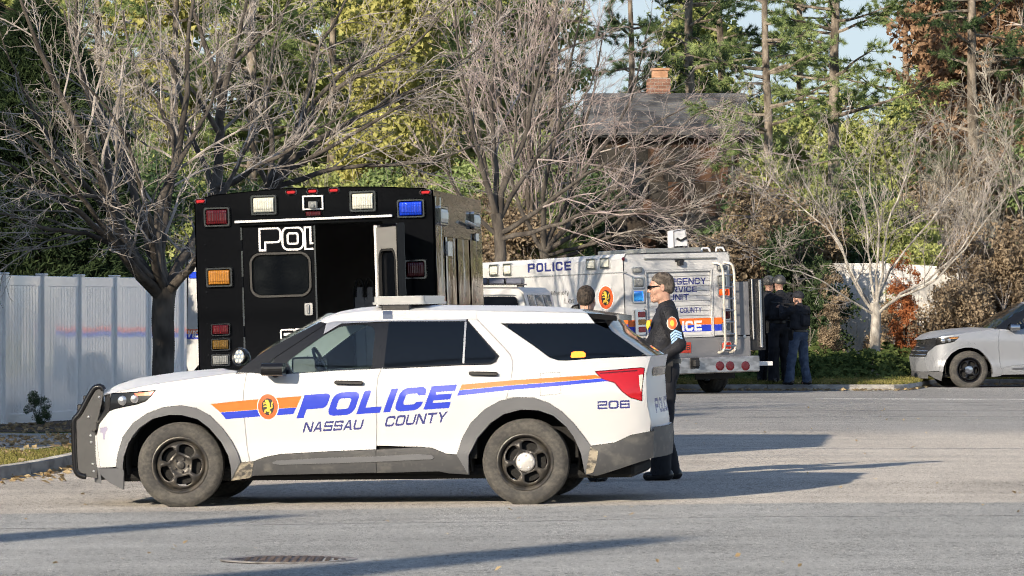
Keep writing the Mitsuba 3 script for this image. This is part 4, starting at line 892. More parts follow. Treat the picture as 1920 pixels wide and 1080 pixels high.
# its left flank
SX = -HW
def es_side(shape, lift): return prism(shape, SX - lift, SX - lift + .003, 0)
def srect(*r): return rect(ES, *r, SX, 0)
def side_fit(s, r): return affinity.scale(fit(s, 0, abs(r[1] - r[0]), 0, r[3] - r[2]), 1, 1)
def side_word(txt, r, m, **k):
    y0, y1, z0, z1 = srect(*r); s = fit(lettering(txt, 1, k.get('a', 1.0), k.get('t', .24), .22), 0, abs(y1 - y0), 0, z1 - z0)
    s = affinity.affine_transform(s, [-1, 0, 0, 1, max(y0, y1), z0])            # reads from the cab towards the tail
    part(esu, 'lettering', es_side(s, .004), m, M=ES.M, label='lettering ' + txt)
side_word('POLICE', (990, 492, 1071, 509), 'navy_vinyl')
for t_, r in (('In Memory', (1023, 545, 1067, 556)), ('Lor', (1059, 559, 1078, 569))):
    y0, y1, z0, z1 = srect(*r); m = meshkit.text_mesh(t_, 1.0, .02); v = np.array(m.vertices); lo, hi = v.min(0), v.max(0)
    u = (v - lo) / (hi - lo); V = np.stack([SX - .004 - u[:, 2] * .002, max(y0, y1) - u[:, 0] * abs(y1 - y0), z0 + u[:, 1] * (z1 - z0)], 1)
    part(esu, 'lettering', (V, np.array(m.faces)), 'emblem_dark', M=ES.M, label='lettering ' + t_)
for r in ((1102, 485, 1119, 506), (1128, 483, 1145, 504), (920, 496, 936, 518), (946, 494, 961, 517)):
    y0, y1, z0, z1 = srect(*r); lamp(esu, ES, (min(y0, y1), max(y0, y1), z0, z1), 'clear_lens', 'aluminium', y=SX, axis=0, sgn=-1, depth=.05)
a, b = ES.hit(1176, 510.5, SX, 0), ES.hit(900, 524, SX, 0)
part(esu, 'side_seam', tube([a + [-.004, 0, 0], b + [-.004, 0, 0]], .012), 'grey_lens', M=ES.M)
c_ = ES.hit(1136.5, 558, SX, 0); sq = srect(1123, 537, 1150, 580); k_ = abs(sq[1] - sq[0]) / 2 / .80
emblem(esu, lambda sh, l: es_side(affinity.translate(affinity.scale(sh, -1, (sq[3] - sq[2]) / 2 / 1.0 / k_ if k_ else 1, origin=(0, 0)), c_[1], c_[2]), .005 + l), ES.M, k_)
ya, za, yb, zb3 = *ES.hit(1178, 608, SX, 0)[1:], *ES.hit(900, 612, SX, 0)[1:]
for nm, o0, o1 in (('orange_vinyl', .0, .13), ('blue_vinyl', -.13, -.002)):
    part(esu, 'stripe', prism(Polygon([(ya, za + o0), (yb, zb3 + o0), (yb, zb3 + o1), (ya, za + o1)]), SX - .004, SX - .001, 0), nm, M=ES.M)
part(esu, 'marker_light', lathe([(0, -.03), (.03, -.02), (.035, .01)], 14, 0), 'red_lens_dark', M=ES.M @ MV(None, ES.hit(1169, 485.5, SX, 0)))
part(esu, 'cab', prism(Polygon([(8.02, .6), (8.02, 2.5), (9.4, 2.5), (10.0, 1.7), (10.9, 1.5), (11, .6)]), -1.15, 1.15, 0, .04), 'paint_truck_white', M=ES.M)
# ------------------------------------------------------------------ the pale police wagon between the trucks, and the van by the fence
def wagon(name, F, label, paint, hw=1.02, H=1.93, L=5.2, bar=True):
    w = thing(name, label, 'police car')
    sec = Polygon([(-hw * .92, .38), (-hw, .6), (-hw, 1.0), (-hw * .97, 1.22), (-hw * .80, H - .09), (-hw * .70, H), (hw * .70, H), (hw * .80, H - .09), (hw * .97, 1.22), (hw, 1.0), (hw, .6), (hw * .92, .38)])
    lowp = sec.intersection(sbox(-2, .3, 2, 1.24)); upp = sec.intersection(sbox(-2, 1.238, 2, 3))
    rw = Polygon([(-hw * .80, 1.30), (-hw * .68, H - .16), (hw * .68, H - .16), (hw * .80, 1.30)]); rw = rw.buffer(-.07).buffer(.07, quad_segs=4)
    part(w, 'body', cat_([prism(lowp, 0, L, 1, .05), prism(lowp.intersection(sbox(-2, .3, 2, 1.1)), L, L + .3, 1, 0)]), paint, 30, M=F.M)
    part(w, 'cabin', cat_([prism(upp.difference(rw), .05, .12, 1, .03), prism(upp, .12, L - 1.9, 1)]), paint, 30, M=F.M)
    part(w, 'rear_window', prism(rw, .07, .10, 1), 'window_dark', M=F.M)
    for s in (-1, 1):
        for y0, y1 in ((.30, 1.05), (1.15, 2.0), (2.1, 3.0)):
            p0, p1 = np.array([hw * .955, 1.28]), np.array([hw * .815, H - .13])
            V = np.array([[s * (p0[0] + .006), y0, p0[1]], [s * (p0[0] + .006), y1, p0[1]], [s * (p1[0] + .006), y1, p1[1]], [s * (p1[0] + .006), y0 + .1, p1[1]]]); V2 = V - [s * .03, 0, 0]
            part(w, 'side_window', (np.vstack([V, V2]), np.array([[0, 1, 2, 3], [4, 5, 1, 0], [5, 6, 2, 1], [6, 7, 3, 2], [7, 4, 0, 3]])), 'window_dark', M=F.M)
        part(w, 'tail_light', box(s * hw * .98 - .09, s * hw * .98 + .03, -.02, .12, .85, 1.22, .02), 'red_lens_dark', M=F.M)
        for yy in (1.0, L - .9): put_wheel(w, F.M @ MV(Rz(math.pi / 2 * s), (s * (hw - .15), yy, TYRE_R)), True)
    part(w, 'rear_bumper', box(-hw * .98, hw * .98, -.12, .05, .40, .66, .03), 'black_plastic', M=F.M)
    part(w, 'licence_plate', box(-.16, .16, -.012, .0, .85, 1.0), 'white_vinyl', M=F.M)
    if bar:
        lb = part(w, 'light_bar', box(-.64, .64, 1.3, 1.6, H + .04, H + .06, .005), 'black_plastic', M=F.M)
        for i in range(4): part(lb, 'lens', rbox(-.62 + .31 * i, -.33 + .31 * i, 1.3, 1.6, H + .062, H + .17, .02), 'light_bar_lens', M=F.M)
        for x in (-.55, .55): part(lb, 'foot', box(x - .05, x + .05, 1.35, 1.55, H, H + .04), 'black_plastic', M=F.M)
    return w
mat('light_bar_lens', (.10, .11, .15), .15, 0, 1.0)
mat('paint_pale', (.54, .55, .555), .35, 0, .8)
wagon('police_wagon', Frame([-.62, 80.0, .085], math.radians(9), 0, 0), 'pale police wagon with dark roof light bar between the black truck and white truck', 'paint_pale')
VF = Frame([-4.74, 71.4, -.02], math.radians(6), .01, 0)
van = thing('service_van', 'white van with orange and blue stripe by the end of the left white fence', 'van')
vz = lambda py: VF.hit(358, py, 0)[2]
side = Polygon([(-.25, .5), (-.35, .8), (-.30, 2.45), (-.1, 2.6), (3.1, 2.6), (3.3, 2.2), (3.7, 1.5), (3.8, .5)]).difference(Point(.28, .42).buffer(.50, quad_segs=10)).difference(Point(3.0, .42).buffer(.5, quad_segs=10))
part(van, 'body', prism(side, 0, 2.1, 1, .05), 'paint_white', 30, M=VF.M)
part(van, 'stripe', box(-.33, 3.6, -.004, -.001, vz(626), vz(617.5)), 'orange_vinyl', M=VF.M); part(van, 'stripe', box(-.33, 3.6, -.004, -.001, vz(635.5), vz(626.2)), 'blue_vinyl', M=VF.M)
part(van, 'lettering', prism(fit(lettering('SERVICE', 1, .8, .25, .12, .25), VF.hit(321, 626, 0)[0], VF.hit(385, 626, 0)[0], vz(632.5), vz(619.5)), -.007, -.0045, 1), 'white_vinyl', M=VF.M)
for x in (.28, 3.0):
    for yy, s in ((.13, 1), (1.97, -1)): put_wheel(van, VF.M @ MV(Rz(0 if s == 1 else math.pi), (x, yy, TYRE_R + .04)), False)
for x in (-.25, 2.6): part(van, 'wheel_house', box(x, x + 1.05, .35, .4, .3, 1.0), 'underbody', M=VF.M)
x0_, _, z0_ = VF.hit(362, 516, 0); part(van, 'side_lamp_or_glint', box(x0_ - .06, x0_ + .06, -.03, 0, z0_ - .05, z0_ + .05, .01), 'blue_lens', M=VF.M)
# ------------------------------------------------------------------ the silver SUV parked at the far kerb
SF = Frame([(1797 - 960) / FOC * 89.6 + .10, 90.45, .07], math.radians(-6), .004, 0)
sil = thing('silver_suv', 'silver police SUV parked at the far kerb on the right, cut by the frame', 'police car')
build_suv(sil, SF, 'silver')
# ------------------------------------------------------------------ kerbs, verges, path, markings, ironwork
mat('concrete', grain((.26, .25, .235), (.40, .39, .365), 5, 5, 9), .85)
def ribbon(xy, z0, z1, w, drop=.0):
    """A kerb along a line of (x, y): its top z1 above the ground, w wide towards the left of travel."""
    p = np.asarray(xy, float); d = np.gradient(p, axis=0); d /= np.linalg.norm(d, axis=1, keepdims=True); n = np.stack([-d[:, 1], d[:, 0]], 1)
    prof = [(0, z0), (.012, z1 - .02), (.03, z1), (w, z1), (w, z0)]
    V = np.stack([np.c_[p + n * a, G(p[:, 0], p[:, 1]) + z] for a, z in prof], 1); k, m = len(p), len(prof)
    i, j = np.meshgrid(np.arange(k - 1), np.arange(m - 1), indexing='ij')
    return V.reshape(-1, 3), np.stack([i * m + j, i * m + j + 1, (i + 1) * m + j + 1, (i + 1) * m + j], -1).reshape(-1, 4)
KL = smooth_path([(-40, 38.6), (-12, 40.6), (-7.6, 42.2), (-5.9, 43.9), (-4.95, 46.4), (-4.62, 50), (-4.2, 57), (-4.05, 64), (-4.5, 68.2), (-6, 70.0), (-14, 70.8), (-40, 71)], 160)
def kerb_pieces(line, L=2.4):
    t = np.r_[0, np.cumsum(np.linalg.norm(np.diff(line, axis=0), axis=1))]; out = []
    for a in np.arange(0, t[-1] - L * .5, L):
        s = np.linspace(a + .006, min(a + L, t[-1]) - .006, 8); out.append(np.stack([np.interp(s, t, line[:, k]) for k in (0, 1)], 1))
    return out
kl = numbered('left_kerb'); labels[kl] = {'label': 'concrete kerb curving round the left corner', 'category': 'kerb'}
for q in kerb_pieces(KL):
    if q[0][0] > -12: part(kl, 'kerb_stone', ribbon(q, -.05, .13, .16), 'concrete', 40)
KR = np.stack([np.linspace(40, -5.5, 60), 88.6 - .022 * np.linspace(40, -5.5, 60) + .0 * np.linspace(0, 1, 60)], 1)
def far_kerb_y(x): return 92.6 - .022 * x - 5.9 * (1 - sstep(7.2, 8.7, x))
KR = np.stack([np.linspace(40, -12, 300), far_kerb_y(np.linspace(40, -12, 300))], 1)
kr = numbered('far_kerb'); labels[kr] = {'label': 'low concrete kerb along the far verge on the right', 'category': 'kerb'}
for q in kerb_pieces(KR[::-1]): part(kr, 'kerb_stone', ribbon(q, -.05, .11, .16), 'concrete', 40)
def grass_col(p, n, uv):
    f = fbm(p.x * 2.5, p.y * 1.2, 1, 4); g = noise(p.x * 30, p.y * 20, 2)
    return mix(mix((.085, .11, .028), (.25, .20, .085), smoothstep(.40, .62, f)), (.06, .055, .035), smoothstep(.62, .9, g) * .6)
mat('verge_soil', proc(grass_col), .95)
mat('mulch', grain((.030, .022, .016), (.075, .055, .038), 8, 8, 8), .95)
mat('path_concrete', grain((.20, .195, .185), (.30, .29, .27), 2, 2, 2), .9)
def sheet(poly, fn, step=.5): return panel(poly, fn, (0, 0, 0), 0, step)
# left: verge grass, path, planting bed; right: far verge rising behind the kerb
verge_l = Polygon([tuple(q) for q in KL + [-.16, .0]] + [(-60, 71), (-60, 38)]).buffer(0)
def zl(x, y): return np.stack([x, y, G(x, y) + .115 + .06 * sstep(0, 3, -5.5 - x)], -1)
vmask = verge_l.intersection(sbox(-30, 38, 0, 90))
structure('left_verge', sheet(vmask, zl, .6), 'verge_soil', True)
pathp = Polygon([(-5.4, 51.0), (-5.1, 53.6), (-5.5, 58), (-30, 55), (-30, 50.5)]).buffer(0)
structure('path', sheet(pathp.intersection(vmask.buffer(-.2)), lambda x, y: zl(x, y) + [0, 0, .006], .6), 'path_concrete', True)
bed = Polygon([(-5.5, 58.5), (-5.2, 64), (-5.5, 79), (-30, 79), (-30, 56.5)])
structure('planting_bed', sheet(bed.intersection(vmask.buffer(-.2)), lambda x, y: zl(x, y) + [0, 0, .007], .6), 'mulch', True)
xf_ = np.linspace(-12, 40, 261)
def zr(x, y): return np.stack([x, y, G(x, y) + .10 + .03 * np.clip(y - far_kerb_y(x), 0, 3) + .20 * sstep(2.0, 7, y - far_kerb_y(x)) + .04 * (meshkit.noise(np.stack([x * .8, y * .8, x * 0], -1)) - .5)], -1)
vr = Polygon([(x, far_kerb_y(x) + .14) for x in xf_] + [(60, 92), (60, 200), (-60, 200), (-60, 95)])
structure('far_verge', sheet(vr.intersection(sbox(-40, 80, 60, 175)), zr, 1.0), 'verge_soil', True)
mat('road_paint', grain((.26, .26, .255), (.62, .62, .60), 6, 3, 1, .35, .7), .75)
def mark(poly, h=.004): return sheet(poly, lambda x, y: np.stack([x, y, G(x, y) + h], -1), .4)
lines = [Polygon([(5.2, 79.15), (16, 78.3), (16, 78.05), (5.2, 78.9)]), Polygon([(1.05, 45.4), (1.35, 46.8), (2.2, 46.5), (1.9, 45.1)]).intersection(sbox(0, 0, 1.40, 99))]
for q, lb in zip(lines, ('long white edge line across the street before the silver SUV', "white stop line stub by the standing officer's feet")):
    solo('road_marking', mark(q.buffer(0)), 'road_paint', lb, 'road marking', smooth=True)
# thin dark strips painted on the road in place of wire shadows
mat('wire_shadow_dark', (.09, .09, .09), .7)
cr = numbered('painted_wire_shadows'); labels[cr] = {'label': 'dark strips painted over the asphalt as overhead wire shadows', 'kind': 'structure'}
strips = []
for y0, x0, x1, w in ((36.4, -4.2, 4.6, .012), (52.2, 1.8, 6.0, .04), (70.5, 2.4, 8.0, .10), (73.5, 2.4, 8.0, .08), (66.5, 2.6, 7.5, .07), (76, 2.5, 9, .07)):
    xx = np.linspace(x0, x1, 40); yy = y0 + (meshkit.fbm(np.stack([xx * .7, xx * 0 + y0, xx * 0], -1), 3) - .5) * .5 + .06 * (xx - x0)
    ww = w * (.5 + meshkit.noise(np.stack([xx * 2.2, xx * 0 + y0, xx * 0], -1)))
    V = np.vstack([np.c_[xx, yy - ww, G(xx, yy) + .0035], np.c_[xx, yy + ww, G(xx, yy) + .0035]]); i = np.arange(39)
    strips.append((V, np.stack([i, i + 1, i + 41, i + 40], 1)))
scene[cr] = mikit.ply(cat_(strips), 'wire_shadow_dark')
# manhole cover
mx, md = (541 - 960) / FOC * 31.4, 31.5
mh = thing('manhole_cover', 'round iron manhole cover with raised studs in the street in front of the patrol car', 'manhole cover')
mat('iron', grain((.055, .045, .042), (.13, .10, .085), 14, 14, 14), .55, .6)
mat('iron_ring', grain((.16, .15, .14), (.30, .28, .26), 14, 14, 14), .6, .4)
mg = float(G(mx, md))
part(mh, 'frame', lathe([(.475, .002), (.47, .010), (.425, .012), (.40, .004), (.40, -.02)], 48, 2), 'iron_ring', 40, M=MV(None, (mx, md, mg)))
part(mh, 'cover', lathe([(.392, -.01), (.392, .006), (.36, .006), (.355, .003), (0, .003)], 48, 2), 'iron', 30, M=MV(None, (mx, md, mg)))
st_ = [box(x - .014, x + .014, y - .014, y + .014, .003, .012) for x in np.arange(-.34, .35, .055) for y in np.arange(-.34, .35, .055) if math.hypot(x, y) < .34]
part(mh, 'studs', cat_(st_), 'iron', kind='stuff', M=MV(None, (mx, md, mg)))
# ------------------------------------------------------------------ fences
mat('vinyl_fence', proc(lambda p, n, uv: mix((.72, .72, .71), (.80, .80, .79), fbm(p.x * 2, p.y * 2, p.z * .7, 3))), .07, 0, 1.0, spec=1.0, bump=proc(lambda p, n, uv: fbm(p.x * 1.6 + p.y * 1.6, 1, p.z * .5, 2), .02), bscale=.006)
mat('vinyl_white', proc(lambda p, n, uv: mix((.56, .55, .52), (.74, .74, .73), smoothstep(.3, .7, fbm(p.x * 2, p.y * 2, p.z * 1.5, 4)))), .45)
def fence(name, A, B, n, label, m, h, ht=.20, boards=12, zf=None, lattice=False):
    """Posts with caps and board panels between rails, from A to B."""
    f = thing(name, label, 'fence'); A, B = np.asarray(A, float), np.asarray(B, float)
    d = (B - A) / n; L = np.linalg.norm(d); yaw = math.atan2(d[1], d[0])
    postm = cat_([box(-.064, .064, -.064, .064, -.3, h + .02, .006), box(-.072, .072, -.072, .072, h + .02, h + .045, .008)])
    post = mikit.ply((postm[0], postm[1]), None)
    w = (L - .13) / boards
    def board():
        return cat_([box(.004, w - .004, -.018, .018, .12, h - .12, .004), box(-.001, .005, -.010, .010, .12, h - .12)])
    bd = mikit.ply(board(), None); rail = mikit.ply(cat_([box(.065, L - .065, -.028, .028, 0, .14, .006)]), None)
    for k in range(n + 1):
        p = A + d * k; z = zf(*p); R = MV(Rz(yaw), (*p, z))
        part(f, 'post', post, m, M=R)
        if k == n: break
        q = A + d * (k + 1); sl = (zf(*q) - z) / L; S = np.eye(4); S[2, 0] = sl; M = R @ S
        part(f, 'rail', rail, m, M=M); part(f, 'rail', rail, m, M=M @ MV(None, (0, 0, h - .13)))
        for b in range(boards): part(f, 'board', bd, m, M=M @ MV(None, (.065 + w * b, 0, 0)))
    return f
zleft = lambda x, y: float(zl(np.array(x), np.array(y))[2])
fence('white_fence', (-7.61, 59.2), (-4.95, 69.0), 7, 'tall glossy white vinyl fence in shade behind the left tree', 'vinyl_fence', 2.0, zf=lambda x, y: zleft(x, y))
zright = lambda x, y: float(zr(np.array(x), np.array(y))[2]) - .02
fence('white_fence', (-2, 97.2), (17.5, 95.6), 8, 'sunlit white vinyl fence behind the shrubs at the far right', 'vinyl_white', 2.08, zf=zright, boards=10)
# ------------------------------------------------------------------ the house behind the trees
HX, HY = 2.2, 113.0
zh0 = 1.0
def hz(py, d=HY): return EYE + (HORIZON - py) / FOC * d
def hx(px, d=HY): return (px - CX) / FOC * d
house = thing('shingle_house', 'dark two storey house with weathered wood shingles and grey roof behind the bare trees', 'house')
x0, x1, ze, zr_ = hx(1122), hx(1393), hz(243), hz(175, HY + 4)
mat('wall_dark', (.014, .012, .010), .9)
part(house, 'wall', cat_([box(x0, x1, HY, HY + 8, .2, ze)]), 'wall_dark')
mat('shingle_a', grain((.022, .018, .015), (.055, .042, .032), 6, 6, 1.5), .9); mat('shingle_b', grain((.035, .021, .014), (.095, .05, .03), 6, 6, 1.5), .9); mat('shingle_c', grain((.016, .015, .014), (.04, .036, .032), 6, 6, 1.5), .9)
rg = np.random.default_rng(3)
for r_i, z in enumerate(np.arange(2.6, ze - .25, .42)):
    x = x0 + rg.uniform(0, .1)
    while x < x1 - .15:
        w = rg.uniform(.22, .42)
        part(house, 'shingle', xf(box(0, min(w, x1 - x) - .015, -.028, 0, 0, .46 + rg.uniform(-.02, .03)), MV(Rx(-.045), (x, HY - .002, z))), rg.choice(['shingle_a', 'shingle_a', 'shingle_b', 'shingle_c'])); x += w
ov = .45
mat('roof_slate', proc(lambda p, n, uv: mix((.04, .041, .045), (.105, .108, .112), smoothstep(.3, .7, fbm(p.x * 2.4, p.z * 7, 1, 3))) * (.8 + .4 * cell_rand(dr.floor(p.x * 3.1 + cell_rand(dr.floor(p.z * 6.5)) * 1.7), dr.floor(p.z * 6.5)))), .8)
RF = part(house, 'roof', prism(Polygon([(HY - ov, ze - .02), (HY + 4, zr_), (HY + 8 + ov, ze - .02), (HY + 8 + ov, ze - .20), (HY + 4, zr_ - .18), (HY - ov, ze - .20)]), x0 - .3, x1 + .25, 0), 'roof_slate')
rows = 14
crs = []
for k in range(rows):
    t0, t1 = k / rows, (k + 1.12) / rows; a = np.array([HY - ov, ze - .02]); b = np.array([HY + 4, zr_])
    p, q = a + (b - a) * t0, a + (b - a) * min(t1, 1)
    V = np.array([[x0 - .3, p[0], p[1] + .03], [x1 + .25, p[0], p[1] + .03], [x1 + .25, q[0], q[1] + .006], [x0 - .3, q[0], q[1] + .006], [x0 - .3, p[0], p[1]], [x1 + .25, p[0], p[1]]])
    part(RF, 'shingle_course', (V, np.array([[0, 1, 2, 3], [4, 5, 1, 0]])), 'roof_slate')
part(RF, 'gutter', cat_([box(x0 - .3, x1 + .25, HY - ov - .10, HY - ov, ze - .16, ze - .03, .01)]), 'gutter_dark'); mat('gutter_dark', (.06, .06, .065), .4)
part(house, 'corner_board', box(x1 - .10, x1 + .03, HY - .06, HY + .1, .2, ze - .1), 'shingle_c')
mat('trim_pale', (.42, .40, .37), .6)
part(house, 'downpipe', tube([(x1 - .25, HY - .12, ze - .15), (x1 - .25, HY - .12, 3.0)], .045), 'gutter_dark')
for (px0, px1, py0, py1) in ((1165, 1215, 300, 372), (1280, 1330, 400, 450)):
    wx0, wx1, wz0, wz1 = hx(px0), hx(px1), hz(py1), hz(py0)
    wdw = part(house, 'window', prism(sbox(wx0, wz0, wx1, wz1).difference(sbox(wx0 + .07, wz0 + .07, wx1 - .07, wz1 - .07)), HY - .09, HY + .02, 1, .006), 'shingle_c'); part(wdw, 'pane', box(wx0 + .07, wx1 - .07, HY - .055, HY - .04, wz0 + .07, wz1 - .07), 'window_dark')
part(house, 'lower_roof', prism(Polygon([(HY - 2.2, hz(432)), (HY, hz(405)), (HY, hz(412)), (HY - 2.2, hz(440))]), hx(1215), hx(1400), 0), 'shingle_c')
mat('brick_red', grain((.17, .085, .06), (.30, .165, .12), 7, 7, 14), .9); mat('brick_tan', grain((.36, .20, .12), (.50, .30, .19), 7, 7, 9), .9); mat('mortar', (.32, .28, .24), .95)
cx0, cx1, cy = hx(1213, HY + 4), hx(1258, HY + 4), HY + 3.9
CH = part(house, 'chimney', cat_([box(cx0 + .02, cx1 - .02, cy + .02, cy + .58, zr_ - .5, hz(146, cy)), box(hx(1224, cy) + .02, hx(1252, cy) - .02, cy + .12, cy + .48, hz(146, cy), hz(129, cy))]), 'mortar')
z = zr_ - .15; row = 0
while z < hz(150, cy):
    for k in range(-1, 4):
        a = cx0 + (k + (row % 2) * .5) * .20; b = a + .188; a, b = max(a, cx0), min(b, cx1)
        if b - a > .03: part(CH, 'brick', box(a, b, cy, cy + .6, z, z + .075, .006), 'brick_red')
    z += .088; row += 1
part(CH, 'flue', cat_([box(hx(1223, cy), hx(1253, cy), cy + .1, cy + .5, hz(145, cy), hz(132, cy), .01), box(hx(1220, cy), hx(1256, cy), cy + .07, cy + .53, hz(132, cy), hz(127, cy), .01)]), 'brick_tan')
# ------------------------------------------------------------------ people
def surface_net(f, lo, h):
    """Surface of the sampled distance field f (nx, ny, nz) at spacing h from lo, by naive surface nets."""
    s = f < 0; n = np.array(f.shape)
    c = np.zeros(n - 1, int)
    for a in np.ndindex(2, 2, 2): c += s[a[0]:n[0] - 1 + a[0], a[1]:n[1] - 1 + a[1], a[2]:n[2] - 1 + a[2]]
    act = (c > 0) & (c < 8); ids = -np.ones(act.shape, int); I = np.argwhere(act); ids[act] = np.arange(len(I))
    acc = np.zeros((len(I), 3)); cnt = np.zeros(len(I))
    cor = [np.array(a) for a in np.ndindex(2, 2, 2)]
    for a in cor:
        for ax in range(3):
            if a[ax]: continue
            b = a.copy(); b[ax] = 1
            fa = f[tuple((I + a).T)]; fb = f[tuple((I + b).T)]; m = (fa < 0) != (fb < 0)
            t = np.where(m, fa / np.where(m, fa - fb, 1), 0)
            p = a + (b - a) * t[:, None]; acc[m] += p[m]; cnt[m] += 1
    V = lo + (I + acc / np.maximum(cnt, 1)[:, None]) * h
    F = []
    for ax in range(3):
        u, v = [k for k in range(3) if k != ax]
        A = s; B = np.roll(s, -1, ax); m = A != B
        sl = [slice(1, n[k] - 1) for k in range(3)]; sl[ax] = slice(0, n[ax] - 1)
        mm = np.zeros_like(m); mm[tuple(sl)] = m[tuple(sl)]
        J = np.argwhere(mm)
        def cell(du, dv):
            q = J.copy(); q[:, u] -= du; q[:, v] -= dv; return ids[tuple(q.T)]
        F.append(np.stack([cell(0, 0), cell(1, 0), cell(1, 1), cell(0, 1)], 1))
    F = np.vstack(F); F = F[(F >= 0).all(1)]
    return V, F
class Field:
    def __init__(s, lo, hi, h):
        s.lo, s.h = np.asarray(lo, float), h
        s.n = np.ceil((np.asarray(hi) - s.lo) / h).astype(int) + 1
        s.d = np.full(s.n, .25)
    def _box(s, lo, hi):
        a = np.clip(np.floor((lo - s.lo) / s.h).astype(int), 0, s.n - 1); b = np.clip(np.ceil((hi - s.lo) / s.h).astype(int) + 1, 1, s.n)
        sl = tuple(slice(x, y) for x, y in zip(a, b))
        g = np.meshgrid(*[s.lo[k] + np.arange(a[k], b[k]) * s.h for k in range(3)], indexing='ij')
        return sl, np.stack(g, -1)
    def _mix(s, sl, d, k):
        e = s.d[sl]
        if k > 0:
            q = np.clip(.5 + .5 * (e - d) / k, 0, 1); s.d[sl] = e + (d - e) * q - k * q * (1 - q)
        else: s.d[sl] = np.minimum(e, d)
    def bone(s, a, b, ra, rb, k=.02, flat=None):
        """A tapering limb from a to b; flat = (direction, factor) widens it that way."""
        a, b = np.asarray(a, float), np.asarray(b, float); m = max(ra, rb) * (flat[1] if flat else 1) + k + .05
        sl, P = s._box(np.minimum(a, b) - m, np.maximum(a, b) + m)
        ab = b - a; t = np.clip(((P - a) @ ab) / max(ab @ ab, 1e-9), 0, 1); v = P - a - t[..., None] * ab
        if flat is not None:
            f = np.asarray(flat[0], float); f = f / np.linalg.norm(f); c = (v @ f); v = v - c[..., None] * f * (1 - 1 / flat[1])
        s._mix(sl, np.linalg.norm(v, axis=-1) - (ra + (rb - ra) * t), k)
    def ball(s, c, r, k=.02, cut=False, R=None):
        c = np.asarray(c, float); r = np.broadcast_to(np.asarray(r, float), 3); m = r.max() + k + .05
        sl, P = s._box(c - m, c + m); q = P - c
        if R is not None: q = q @ R
        q = q / r; L = np.linalg.norm(q, axis=-1); d = (L - 1) * r.min()
        if cut: s.d[sl] = np.maximum(s.d[sl], -d)
        else: s._mix(sl, d, k)
    def half(s, n, o, sl=None):
        g = np.meshgrid(*[s.lo[k] + np.arange(s.n[k]) * s.h for k in range(3)], indexing='ij')
        s.d = np.maximum(s.d, sum(g[k] * n[k] for k in range(3)) - o)
    def folds(s, amp, f, seed=0):
        g = np.stack(np.meshgrid(*[s.lo[k] + np.arange(s.n[k]) * s.h for k in range(3)], indexing='ij'), -1)
        near = np.abs(s.d) < .022
        s.d[near] += amp * (meshkit.fbm(g[near] * f + seed, 3, seed) - .5)
    def mesh(s): return surface_net(s.d, s.lo, s.h)
mat('skin', proc(lambda p, n, uv: mix((.46, .26, .19), (.58, .36, .27), fbm(p.x * 30, p.y * 30, p.z * 30, 2))), .5)
mat('hair_grey', grain((.045, .036, .030), (.13, .11, .092), 60, 60, 30), .8)
mat('hair_dark', grain((.018, .014, .011), (.06, .046, .036), 70, 70, 40), .8)
mat('uniform', grain((.007, .008, .012), (.016, .018, .026), 8, 8, 8), .75, sheen=.3)
mat('uniform_trousers', grain((.006, .007, .010), (.013, .014, .020), 8, 8, 8), .8)
mat('leather', (.008, .008, .009), .28, 0, .4)
mat('denim', grain((.035, .055, .10), (.07, .10, .16), 12, 12, 12), .9)
mat('tactical', grain((.006, .007, .011), (.018, .020, .028), 9, 9, 9), .85)
mat('helmet_grey', grain((.05, .05, .05), (.12, .12, .115), 12, 12, 12), .4)
mat('patch_yellow', (.72, .55, .06), .6)
mat('chevron', (.32, .52, .80), .7)
